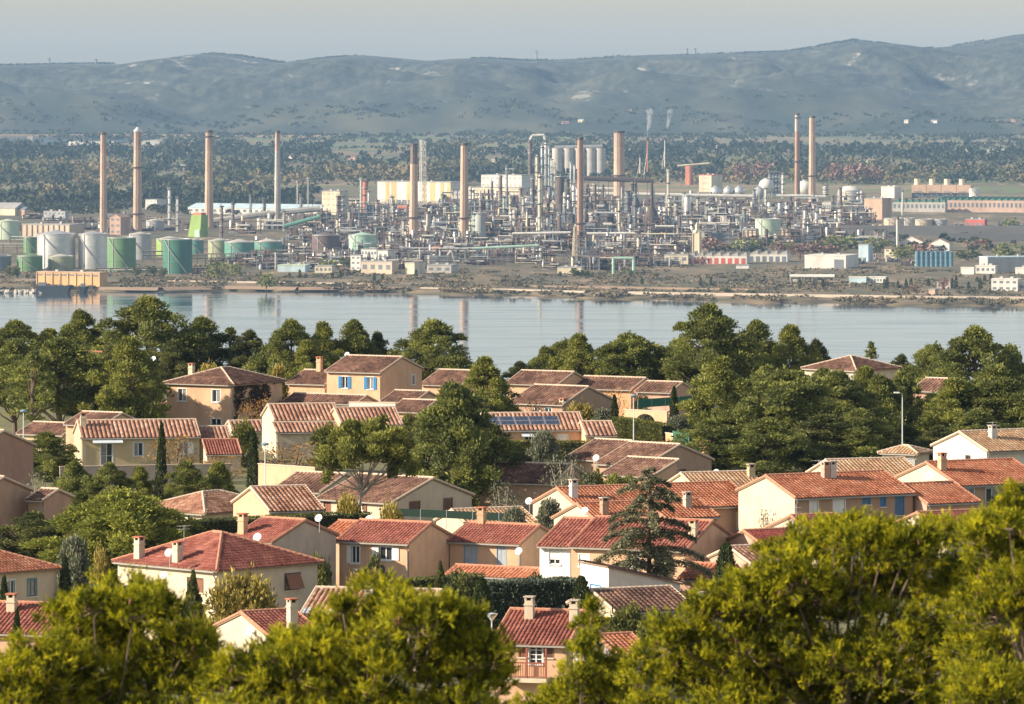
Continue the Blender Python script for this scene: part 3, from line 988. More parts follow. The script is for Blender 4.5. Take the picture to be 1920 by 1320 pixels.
        slab(deck, [(-W / 2 - .12, -D / 2 - .14, wh + .10), (W / 2 + .2, -D / 2 - .14, zr + .02), (W / 2 + .2, D / 2 + .14, zr + .02), (-W / 2 - .12, D / 2 + .14, wh + .10)], .12)
        th2 = math.atan(.24)
        slopes.append(((W / 2 + .2, -D / 2 - .14, zr + .04), (0, 1, 0), (-math.cos(th2), 0, math.sin(th2)), (math.sin(th2), 0, math.cos(th2)), D + .28, (W + .3) / math.cos(th2), 0, 0))
    roof = deck.build('roof', M_wood, root)
    Vs, Fs, Ts, n0 = [], [], [], 0
    view = -(h['R'].transposed() @ (h['base'] - Vector((0, 0, CAMZ)))).normalized()
    for sl in slopes:
        if Vector(sl[3]).dot(view) < -.06:
            continue
        v, f, t = tiles(*sl, *{'stripe': (.44, .50), 'brown': (.38, .46), 'rose': (.36, .44), 'tan': (.34, .44), 'orange': (.32, .42), 'red': (.28, .40), 'darkred': (.28, .40)}[h['tile']])
        Vs.append(v); Fs.append(f + n0); Ts.append(t)
        n0 += len(v)
    if Vs:
        tl = obj('roof_tiling', mesh_np('roof_tiling', np.concatenate(Vs), np.concatenate(Fs), np.concatenate(Ts)), tm, roof)
        tl['kind'] = 'stuff'
    if rid.v:
        rid.build('ridge_tiles', M_mortar if h['tile'] in ('brown', 'stripe', 'tan', 'rose') else mat('ridge clay', (.50, .24, .15), .9, .2, 3), roof)['kind'] = 'stuff'
    # eave gutter and dentilled cornice
    g = MB()
    g.bar((-W / 2 - .08, -D / 2 - ov - .06, wh - pt * ov - .06), (W / 2 + .08, -D / 2 - ov - .06, wh - pt * ov - .06), .06, 6)
    if h['roof'] != 'shed':
        g.build('gutter', M_gut, roof)
        xd = (W / 2 - .12) * (1 if h['b'] < 0 else -1)
        dp = MB().tube([(xd, -D / 2 - ov - .06, wh - pt * ov - .1), (xd, -D / 2 - .07, wh - pt * ov - .5), (xd, -D / 2 - .07, -1.0)], [.05, .05, .05], 6)
        dp.build('downpipe', M_gut, root)
    # chimneys -----------------------------------------------------
    for (px, py, hc, wk) in h['chim']:
        o, d = local_ray(h, px, py)
        nrm = Vector((0, -st, ct))
        P = Vector((0, -D / 2 - ov, wh - pt * ov + .05))
        t = (P - o).dot(nrm) / d.dot(nrm)
        p = o + d * t
        p.x = max(-W / 2 + .4, min(W / 2 - .4, p.x))
        p.y = max(-D / 2 + .4, min(.4, p.y))
        if hc < .5:
            p.x = -W / 2 + .5
            hc = 1.2
        s = .30
        mb = MB()
        mb.frustum(p.x - s, p.x + s, p.y - s, p.y + s, p.z - 1.0, p.z + hc, .03)
        mb.box(p.x - s - .03, p.x + s + .03, p.y - s - .03, p.y + s + .03, p.z + hc - .32, p.z + hc - .24)
        for sx in (-1, 1):
            for sy in (-1, 1):
                mb.box(p.x + sx * .22 - .06, p.x + sx * .22 + .06, p.y + sy * .22 - .06, p.y + sy * .22 + .06, p.z + hc, p.z + hc + .2)
        c = mb.build('chimney', wall_mat(wk if wk in WALLC else 'offwhite'), roof)
        mb = MB()
        mb.box(p.x - s - .05, p.x + s + .05, p.y - s - .05, p.y + s + .05, p.z + hc + .2, p.z + hc + .28)
        mb.build('chimney_cap', M_brick if wk in ('cream', 'ochre', 'peach') else wall_mat('grey'), roof)
        mb = MB()
        mb.box(p.x - s * .5, p.x + s * .5, p.y - s * .5, p.y + s * .5, p.z + hc - .01, p.z + hc + .19)
        mb.build('flue', M_slot, roof)
    return root

def house_by(text):
    return next(h for h in HOUSES if text in h['label'])

for h in HOUSES:
    h['root'] = build_house(h)

def roof_hit(h, px, py):
    """local point of the front slope seen at this pixel"""
    th = math.atan(h['pitch'])
    o, d = local_ray(h, px, py)
    nrm = Vector((0, -math.sin(th), math.cos(th)))
    P = Vector((0, -h['D'] / 2 - .32, h['wh'] - h['pitch'] * .32 + .05))
    return o + d * ((P - o).dot(nrm) / d.dot(nrm))

# awnings, solar panels, skylights, balcony --------------------------
for h in HOUSES:
    if h.get('awning'):
        x0, y0, x1, y1 = h['awning']
        fr = face_frame(h, 'f')
        u0, z1 = on_face(h, 'f', x0, y0)
        u1, _ = on_face(h, 'f', x1, y0)
        P0, U, N, _ = fr
        mb = MB()
        a, b = P0 + U * u0 + Vector((0, 0, min(z1, h['wh'] - .1))), P0 + U * u1 + Vector((0, 0, min(z1, h['wh'] - .1)))
        dr = N * 1.0 - Vector((0, 0, .32))
        slab(mb, [a + N * .02, a + dr, b + dr, b + N * .02][::-1], .05)
        mb.build('awning', paint('pale'), h['root'])

h = house_by('solar panels on its striped')
th = math.atan(h['pitch'])
M_pv = mat('solar cells', (.025, .04, .075), .15, .2, 2, spec=.6)
V_ = Vector((0, math.cos(th), math.sin(th)))
N_ = Vector((0, -math.sin(th), math.cos(th)))
pa, pb = roof_hit(h, 912, 799.5), roof_hit(h, 1052, 799.5)
ptop = roof_hit(h, 980, 783)
slope = (ptop.y - pa.y) / math.cos(th)
arr = thing('solar_array', 'array of dark blue solar panels lying on the striped clay roof', 'solar panels', h['base'], h['b'])
pw, ph = (pb.x - pa.x) / 5, slope / 2
for i in range(5):
    for j in range(2):
        mb = MB()
        o = pa + Vector((i * pw, 0, 0)) + V_ * (j * ph) + N_ * .17
        u, v = Vector((pw - .05, 0, 0)), V_ * (ph - .05)
        slab(mb, [o, o + u, o + u + v, o + v], .04)
        pn = mb.build('solar_panel', mat('panel frame', (.55, .56, .58), .4, .05, 3, metal=.6), arr)
        mb = MB()
        e = .045
        o2 = o + Vector((e, 0, 0)) + V_ * e + N_ * .006
        mb.quad(o2, o2 + u - Vector((2 * e, 0, 0)), o2 + u - Vector((2 * e, 0, 0)) + v - V_ * 2 * e, o2 + v - V_ * 2 * e)
        mb.build('solar_glass', M_pv, pn)
mb = MB()
for j in (.25, .75, 1.25, 1.75):
    o = pa + V_ * (j * ph) + N_ * .11
    mb.bar(o, o + Vector((pw * 5, 0, 0)), .03)
mb.build('mounting_rail', M_steel, arr)

h = house_by('skylights')
for (x0, y0, x1, y1) in ((562, 1141, 580, 1153), (603, 1145, 640, 1157)):
    p, q = roof_hit(h, x0, y1), roof_hit(h, x1, y1)
    r = roof_hit(h, x0, y0)
    th = math.atan(h['pitch'])
    N_ = Vector((0, -math.sin(th), math.cos(th)))
    mb = MB()
    nc = max(2, int((q.x - p.x) / .24))
    for i in range(nc):                                   # glass tiles laid in the courses
        for j in range(3):
            a = Vector((p.x + (q.x - p.x) * (i + .12) / nc, p.y + (r.y - p.y) * j / 3, p.z + (r.z - p.z) * j / 3)) + N_ * .125
            u = Vector(((q.x - p.x) / nc * .7, 0, 0))
            v = Vector((0, r.y - p.y, r.z - p.z)) / 3 * .86
            slab(mb, [a, a + u, a + u + v, a + v], .03)
    mb.build('glass_tiles', mat('glass tile', (.45, .58, .66), .12, .1, 3, spec=.6), h['root'])

h = house_by('wooden balcony')
fr = face_frame(h, 'f')
P0, U, N, L = fr
u0, zf = on_face(h, 'f', 948, 1268)
u1, zr_ = on_face(h, 'f', 1022, 1240)
u0, u1 = max(u0, .1), min(u1 + .4, L)
zf = zr_ - 1.0
rw = mat('rust red wood', (.30, .10, .06), .7, .15, 3)
mb = MB()
fbox(mb, P0, U, N, u0, u1, zf - .28, zf, 0.001, 1.2)
bal = mb.build('balcony', wall_mat('cream'), h['root'])
mb = MB()
fbox(mb, P0, U, N, u0, u1, zf + .95, zf + 1.03, 1.10, 1.18)
fbox(mb, P0, U, N, u0, u1, zf + .08, zf + .14, 1.11, 1.17)
mb.build('rail', rw, bal)
nb_ = int((u1 - u0) / .15)
mb = MB()
fbox(mb, P0, U, N, 0, .05, zf + .14, zf + .95, 1.12, 1.16)
bme = mb.mesh('baluster')
bme.materials.append(rw)
for i in range(nb_):
    o = obj('baluster', bme, None, bal)
    o.location = U * (u0 + (u1 - u0) * (i + .4) / nb_)
mb = MB()
for u in (u0 + .05, (u0 + u1) / 2 + .2, u1 - .05):
    fbox(mb, P0, U, N, u - .06, u + .06, zf, h['wh'] - .2, 1.07, 1.19)
mb.build('post', rw, bal)

# ivy on the shaded wall of the hipped house
h = house_by('with ivy')
P0, U, N, L = face_frame(h, 'r')
n = 2600
u = RNG.uniform(.1, L - .1, n)
z = RNG.uniform(.2, h['wh'] - .1, n)
keep = fbm(u / 2.2, z / 2.2, 4, 77) > .44
u, z = u[keep], z[keep]
n = len(u)
c = np.array(P0) + np.outer(u, np.array(U)) + np.outer(RNG.uniform(.03, .22, n), np.array(N))
c[:, 2] += z
a = RNG.normal(0, .11, (n, 3)); b = RNG.normal(0, .11, (n, 3))
P = np.stack([c - a, c + b, c + a, c - b], 1).reshape(-1, 3)
iv = obj('ivy', mesh_np('ivy', P, np.arange(4 * n).reshape(-1, 4), RNG.random(n)), mat('ivy leaves', (1, 1, 1), .7, .2, 3, ramp=[(0, (.09, .025, .03)), (.5, (.06, .045, .03)), (1, (.05, .07, .03))]), h['root'])
iv['kind'] = 'stuff'

# satellite dishes and antennas --------------------------------------
def dish(px, py, Y, rpx, label):
    r = max(.30, rpx * Y / FPX)
    root = thing('satellite_dish', label, 'satellite dish', at(px, py, Y), 0, 'satellite dishes on the village roofs')
    ax = Vector((-.35, -.8, .42)).normalized()
    q = ax.to_track_quat('Z', 'Y').to_matrix()
    prof = [(r * k, .28 * r * k * k) for k in (.02, .35, .7, 1.0)]
    mb = MB()
    mb.lathe(prof + [(r * 1.0, .28 * r + .02), (r * .7, .16 * r + .03), (.02, .03)], 22, cap=False)
    mb.v = [tuple(q @ Vector(p)) for p in mb.v]
    mb.build('reflector', M_dish, root, True)
    mb = MB()
    tip = q @ Vector((0, -r * .25, r * 1.0))
    mb.bar(q @ Vector((0, -r * .9, .25 * r)), tip, .018, 5)
    mb.bar(tip - q @ Vector((0, 0, .12)), tip + q @ Vector((0, 0, .05)), .05, 8)
    mb.build('feed_arm', M_steel, root)
    mb = MB()
    back = q @ Vector((0, 0, -.12))
    mb.bar(q @ Vector((0, 0, .02)), back, .05, 6)
    mb.bar(back + Vector((0, 0, .15)), back + Vector((0, 0, -r - .7)), .03, 6)
    mb.build('mast', M_steel, root)

for px, py, Y, r, l in [
    (1545, 870, 478, 6.5, 'white satellite dish in front of the paired chimneys of the long orange roof'),
    (1743, 892, 464, 8, 'white satellite dish on the sunlit white gable'),
    (1343, 886, 520, 6, 'white satellite dish before the dense pines near the broad brown gable'),
    (1118, 859, 534, 6.5, 'white satellite dish on the stepped brown roof'),
    (992, 940, 460, 6, 'white satellite dish at the foot of the white chimney'),
    (1097, 958, 445, 7, 'white satellite dish on the lit gable beside the cedar'),
    (598, 972, 430, 7, 'white satellite dish standing above the grey shaded gable'),
    (483, 1008, 426, 8.5, 'large white satellite dish beside the red roof below the hedge'),
    (317, 1037, 401, 7, 'white satellite dish edge on beside the chimney of the hipped red roof'),
    (692, 974, 441, 6, 'white satellite dish behind the ridge of the white shuttered house'),
    (288, 673, 668, 5, 'small white satellite dish among the dark lakeside pines'),
    (470, 1184, 364, 6, 'white satellite dish on the wall beside the broad cream chimney'),
    (308, 1080, 397, 8, 'grey satellite dish fixed to the sunlit wall of the hipped house'),
    (973, 1034, 436, 7, 'cream satellite dish on the gable corner of the grey shuttered house'),
    (651, 665, 668, 4, 'tiny white satellite dish on the ridge of the blue shuttered house')]:
    dish(px, py, Y, r, l)

def antenna(px, top, bot, Y, label):
    p0, p1 = at(px, bot, Y), at(px, top, Y)
    hgt = p1.z - p0.z
    root = thing('tv_antenna', label, 'antenna', p0, .6, 'television antennas on the roofs')
    MB().bar((0, 0, -.8), (0, 0, hgt), .022, 6).build('mast', M_steel, root)
    for k, zz in enumerate((hgt * .96, hgt * .74)):
        mb = MB()
        mb.bar((-.5, 0, zz), (.5, 0, zz), .012)
        for i in range(5):
            x = -.45 + .22 * i
            mb.bar((x, -.28 + .03 * i, zz), (x, .28 - .03 * i, zz), .008)
        mb.build('element_array', M_steel, root)
antenna(1861, 791, 812, 500, 'television antenna above the chimney of the white gabled house')
antenna(345, 985, 1012, 404, 'thin television antenna on the hipped red roof')
antenna(1493, 950, 990, 440, 'television antenna at the cream gable below the long orange roof')
antenna(1535, 862, 897, 470, 'television antenna beside the dish of the long orange roof')
antenna(1262, 877, 905, 528, 'television antenna near the cedar top')
antenna(1568, 862, 892, 471, 'television antenna behind the paired chimneys')

# ------------------------------------------------------------------ trees and plants of the village
def needle_mat(name, dark, mid, light, trans=.18, var=.15):
    return mat(name, (1, 1, 1), .75, var, .6, ramp=[(0, dark), (.45, mid), (1, light)], spec=.25, trans=trans)
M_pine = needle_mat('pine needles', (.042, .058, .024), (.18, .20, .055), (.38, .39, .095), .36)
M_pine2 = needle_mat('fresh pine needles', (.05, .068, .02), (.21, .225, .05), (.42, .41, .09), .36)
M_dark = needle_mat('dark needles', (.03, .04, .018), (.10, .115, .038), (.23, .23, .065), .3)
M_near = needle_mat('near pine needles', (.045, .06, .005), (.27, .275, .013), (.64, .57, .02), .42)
M_lite = needle_mat('light pine needles', (.06, .085, .018), (.25, .27, .05), (.48, .48, .085), .36)
M_cyp = needle_mat('cypress sprays', (.022, .034, .012), (.05, .07, .02), (.09, .11, .03))
M_cedar = needle_mat('cedar needles', (.08, .085, .05), (.22, .22, .125), (.42, .39, .23), .3)
M_leaf = needle_mat('broad leaves', (.05, .065, .016), (.13, .14, .03), (.24, .23, .05), .25)
M_yel = needle_mat('yellowing leaves', (.12, .10, .02), (.30, .24, .05), (.50, .40, .11), .25)
M_oran = needle_mat('autumn leaves', (.16, .07, .02), (.33, .17, .05), (.42, .27, .09), .25)
M_oliv = needle_mat('olive leaves', (.07, .08, .05), (.15, .16, .10), (.25, .26, .18), .2)
M_blue = needle_mat('blue hedge sprays', (.04, .055, .038), (.09, .115, .08), (.17, .20, .14), .15)
M_bark = mat('grey brown bark', (.16, .12, .09), .95, .3, 3, bump=.5, bscale=12)
M_bark2 = mat('pale bark', (.34, .28, .22), .95, .25, 3, bump=.4, bscale=12)

def unit(a):
    return a / np.maximum(np.linalg.norm(a, axis=-1, keepdims=True), 1e-9)

def leaves(cent, rad, per, size, rng, up=.5, squash=.8, wid=.42, tone0=None, fill=.25, down=.0):
    """kite shaped sprays over many puffs: returns verts, faces, tone"""
    cent, rad = np.asarray(cent, float), np.asarray(rad, float)
    cnt = np.maximum(4, (per * rad ** 2).astype(int))
    idx = np.repeat(np.arange(len(rad)), cnt)
    n = len(idx)
    d = unit(rng.normal(0, 1, (n, 3)))
    d[:, 2] = np.where((d[:, 2] < -.35) & (rng.random(n) > down), -d[:, 2], d[:, 2])
    rr = rad[idx] * np.where(rng.random(n) < fill, rng.uniform(.35, .8, n), rng.uniform(.75, 1.05, n) + .4 * rng.random(n) ** 4)
    sq = (squash * rng.uniform(.7, 1.6, len(rad)))[idx]
    p = cent[idx] + d * np.stack([rr, rr, rr * sq], 1)
    ax = unit(d * .9 + rng.normal(0, .45, (n, 3)) + np.array([0, 0, up]))
    l = size * rng.uniform(.6, 1.35, n)
    w = unit(np.cross(ax, unit(rng.normal(0, 1, (n, 3))))) * (l * wid * .5)[:, None]
    tip = ax * l[:, None]
    P = np.stack([p - tip * .4, p + w, p + tip * .6, p - w], 1).reshape(-1, 3)
    t0 = rng.random(len(rad)) if tone0 is None else tone0
    tone = np.clip(.55 * t0[idx] + .45 * rng.random(n), 0, 1)
    return P, np.arange(4 * n).reshape(-1, 4), tone

def tree_parts(root, crown, cmat, trunk, tmat, crown_name='crown'):
    P, F, T = crown
    c = obj(crown_name, mesh_np(crown_name, P, F, T), cmat, root)
    trunk.build('trunk', tmat, root)
    return c

PROFILE = {
 'round': lambda t: np.sin(np.clip(t, 0, 1) ** .75 * math.pi) ** .6,
 'dome': lambda t: np.sqrt(np.clip(1 - t ** 2.2, 0, 1)) * (.75 + .25 * np.clip(t * 4, 0, 1)),
 'cone': lambda t: np.clip(1 - t, 0, 1) ** .7 * np.clip(t * 5, .35, 1),
 'egg': lambda t: np.sin(np.clip(t, 0, 1) ** .55 * math.pi) ** .7}

def pine_proto(seed, Ht=12.0, Wd=9.0, h0=.12, prof='round', K=160, m=None, size=.38, per=280, lumps=5, bark=None):
    rng = np.random.default_rng(seed)
    t = rng.random(K) ** .85
    a = rng.uniform(0, 2 * math.pi, K)
    ph = rng.uniform(0, 6.28, 3)
    lump = 1 + .22 * np.sin(lumps * a + ph[0] + 3 * t) + .16 * np.sin(3 * a + 5 * t + ph[1])
    R = Wd / 2 * PROFILE[prof](t) * lump
    rad = Wd * rng.uniform(.065, .135, K) * (1.1 - .35 * t)
    rr = np.maximum(R - rad * .8, 0) * rng.uniform(.35, 1, K) ** .45
    z = Ht * (h0 + (1 - h0) * t) - rad * rng.uniform(.2, .9, K)
    C = np.stack([np.cos(a) * rr, np.sin(a) * rr, z], 1)
    C = np.vstack([C, [(0, 0, Ht * .93), (Wd * .05, Wd * .04, Ht * .86)]])
    rad = np.append(rad, [Wd * .07, Wd * .1])
    tb = MB()
    lean = rng.normal(0, .03, 2) * Ht
    pts = [(lean[0] * k * k, lean[1] * k * k, Ht * (-.12 + 1.02 * k)) for k in (0, .15, .35, .55, .75, .92)]
    r0 = Ht * .018 + .06
    tb.tube(pts, [r0 * (1.15 - k) for k in (0, .15, .35, .55, .75, .95)], 7)
    for i in range(0, K, 4):
        c = C[i]
        k = max(.25, min(.9, (c[2] / Ht) - .12))
        s = Vector((lean[0] * k * k, lean[1] * k * k, Ht * (-.12 + 1.02 * k)))
        e = Vector(c)
        tb.tube([s, s.lerp(e, .5) - Vector((0, 0, .04 * Ht * rng.random())), e], [r0 * .38, r0 * .26, r0 * .1], 5)
    root = thing('pine_tree', 'proto', 'tree')
    tree_parts(root, leaves(C, rad, per, size, rng), m or M_pine, tb, bark or M_bark)
    root['dims'] = (Wd, Ht)
    return root

def cypress_proto(seed, Ht=8.0, Wd=1.4, m=None, n=3600, size=.26, name='cypress_tree', tip=.55):
    rng = np.random.default_rng(seed)
    t = rng.random(n)
    a = rng.uniform(0, 2 * math.pi, n)
    R = Wd / 2 * np.minimum(1, (1 - t) ** tip * 1.25) * np.minimum(1, .55 + t * 3) * (1 + .12 * np.sin(5 * a + 9 * t) + .08 * np.sin(13 * t * 6 + 2 * a))
    R = R * rng.uniform(.72, 1.05, n)
    p = np.stack([np.cos(a) * R, np.sin(a) * R, t * Ht * .98], 1)
    ax = unit(np.stack([np.cos(a) * .45, np.sin(a) * .45, np.full(n, 1.0)], 1) + rng.normal(0, .28, (n, 3)))
    l = size * rng.uniform(.6, 1.4, n)
    w = unit(np.cross(ax, rng.normal(0, 1, (n, 3)))) * (l * .22)[:, None]
    P = np.stack([p - ax * l[:, None] * .5, p + w, p + ax * l[:, None] * .5, p - w], 1).reshape(-1, 3)
    tone = np.clip(vnoise(a * 3, t * 14, seed) * .6 + .4 * rng.random(n), 0, 1)
    tb = MB().tube([(0, 0, -1), (0, 0, Ht * .5), (0, 0, Ht * .93)], [.13, .09, .02], 6)
    root = thing(name, 'proto', 'tree')
    tree_parts(root, (P, np.arange(4 * n).reshape(-1, 4), tone), m or M_cyp, tb, M_bark)
    root['dims'] = (Wd, Ht)
    return root

def bush_proto(seed, m, Ht=2.5, Wd=3.2, K=26, size=.24, per=430, name='garden_shrub', h0=.15, cat='shrub', fill=.35, wid=.5, rs=1.0, bark=None):
    rng = np.random.default_rng(seed)
    a = rng.uniform(0, 6.283, K)
    t = rng.random(K)
    R = Wd / 2 * np.sqrt(1 - (t * .95) ** 2) * rng.uniform(.3, .85, K) ** .6
    rad = rng.uniform(.14, .24, K) * min(Wd, Ht * 1.2) * rs
    C = np.stack([np.cos(a) * R, np.sin(a) * R, Ht * (h0 + (1 - h0) * t) - rad * .6], 1)
    tb = MB()
    for i in range(0, K, 2):
        e = Vector(C[i])
        tb.tube([(0, 0, -.6), e * .45 + Vector((0, 0, -.1)), e], [.035 * Ht, .02 * Ht, .006 * Ht], 5)
    root = thing(name, 'proto', cat)
    P, F, T = leaves(C, rad, per, size, rng, up=.2, wid=wid, fill=fill)
    obj('crown', mesh_np('crown', P, F, T), m, root)
    tb.build('stem', bark or M_bark, root)
    root['dims'] = (Wd, Ht)
    return root

PROTO = {
 'round': pine_proto(1, h0=.10, prof='round'),
 'round2': pine_proto(2, h0=.14, prof='egg', lumps=4),
 'dome': pine_proto(3, h0=.32, prof='dome', K=150, lumps=6),
 'tall': pine_proto(4, h0=.36, prof='egg', K=120, lumps=3),
 'cone': pine_proto(5, h0=.06, prof='egg', K=140, lumps=5, m=M_pine2),
 'wide': pine_proto(6, Wd=11, h0=.05, prof='dome', K=300, m=M_lite, lumps=7, size=.34, per=330),
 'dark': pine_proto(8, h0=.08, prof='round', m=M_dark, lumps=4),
 'slim': pine_proto(9, Wd=4.5, h0=.3, prof='egg', K=60, lumps=3),
 'cypress': cypress_proto(11), 'cypress_wide': cypress_proto(12, 7.0, 2.6, n=5200, tip=.38, size=.3),
 'shrub': bush_proto(13, M_leaf), 'shrub_dark': bush_proto(14, M_dark), 'shrub_yellow': bush_proto(15, M_yel, Ht=3.2, Wd=4.2, K=34, size=.28, per=300),
 'shrub_olive': bush_proto(16, M_oliv, Ht=3.4, Wd=3.6, K=34, per=380), 'shrub_pine': bush_proto(17, M_pine, Ht=3.0, Wd=4.0, K=34),
 'autumn': bush_proto(18, M_oran, Ht=4.6, Wd=5.2, K=34, size=.22, per=30, name='autumn_tree', h0=.4, cat='tree', fill=.6, rs=.9),
 'bare': bush_proto(19, M_oliv, Ht=4.2, Wd=4.4, K=40, size=.2, per=34, name='sparse_tree', h0=.3, cat='tree', fill=.6, bark=M_bark2),
 'spruce': cypress_proto(20, 5.0, 2.4, m=M_dark, n=2600, tip=1.0, size=.34, name='garden_fir'),
}
_used = set()
def place(kind, px, top, wpx, Y, label, rz=None, sink=.0, name=None, ground=None):
    """one tree or shrub: its top pixel, apparent width and distance give its size"""
    src = PROTO[kind]
    Wd, Ht = src['dims']
    x = (px - 960) / FPX * Y
    g = float(near_z(x, Y)) - .15 if ground is None else ground
    hgt = max(.5, at(px, top, Y).z - g)
    s = wpx / FPX * Y / Wd * (1.3 if src['category'] == 'tree' and Wd > 4 else 1.0)
    rz = RNG.uniform(0, 6.28) if rz is None else rz
    o = copy_tree(src, (x, Y, g), rz, (s, s, hgt / Ht), label)
    o['group'] = {'tree': 'trees of the hillside village', 'shrub': 'garden shrubs between the houses'}[o['category']]
    if 'dims' in o:
        del o['dims']
    return o

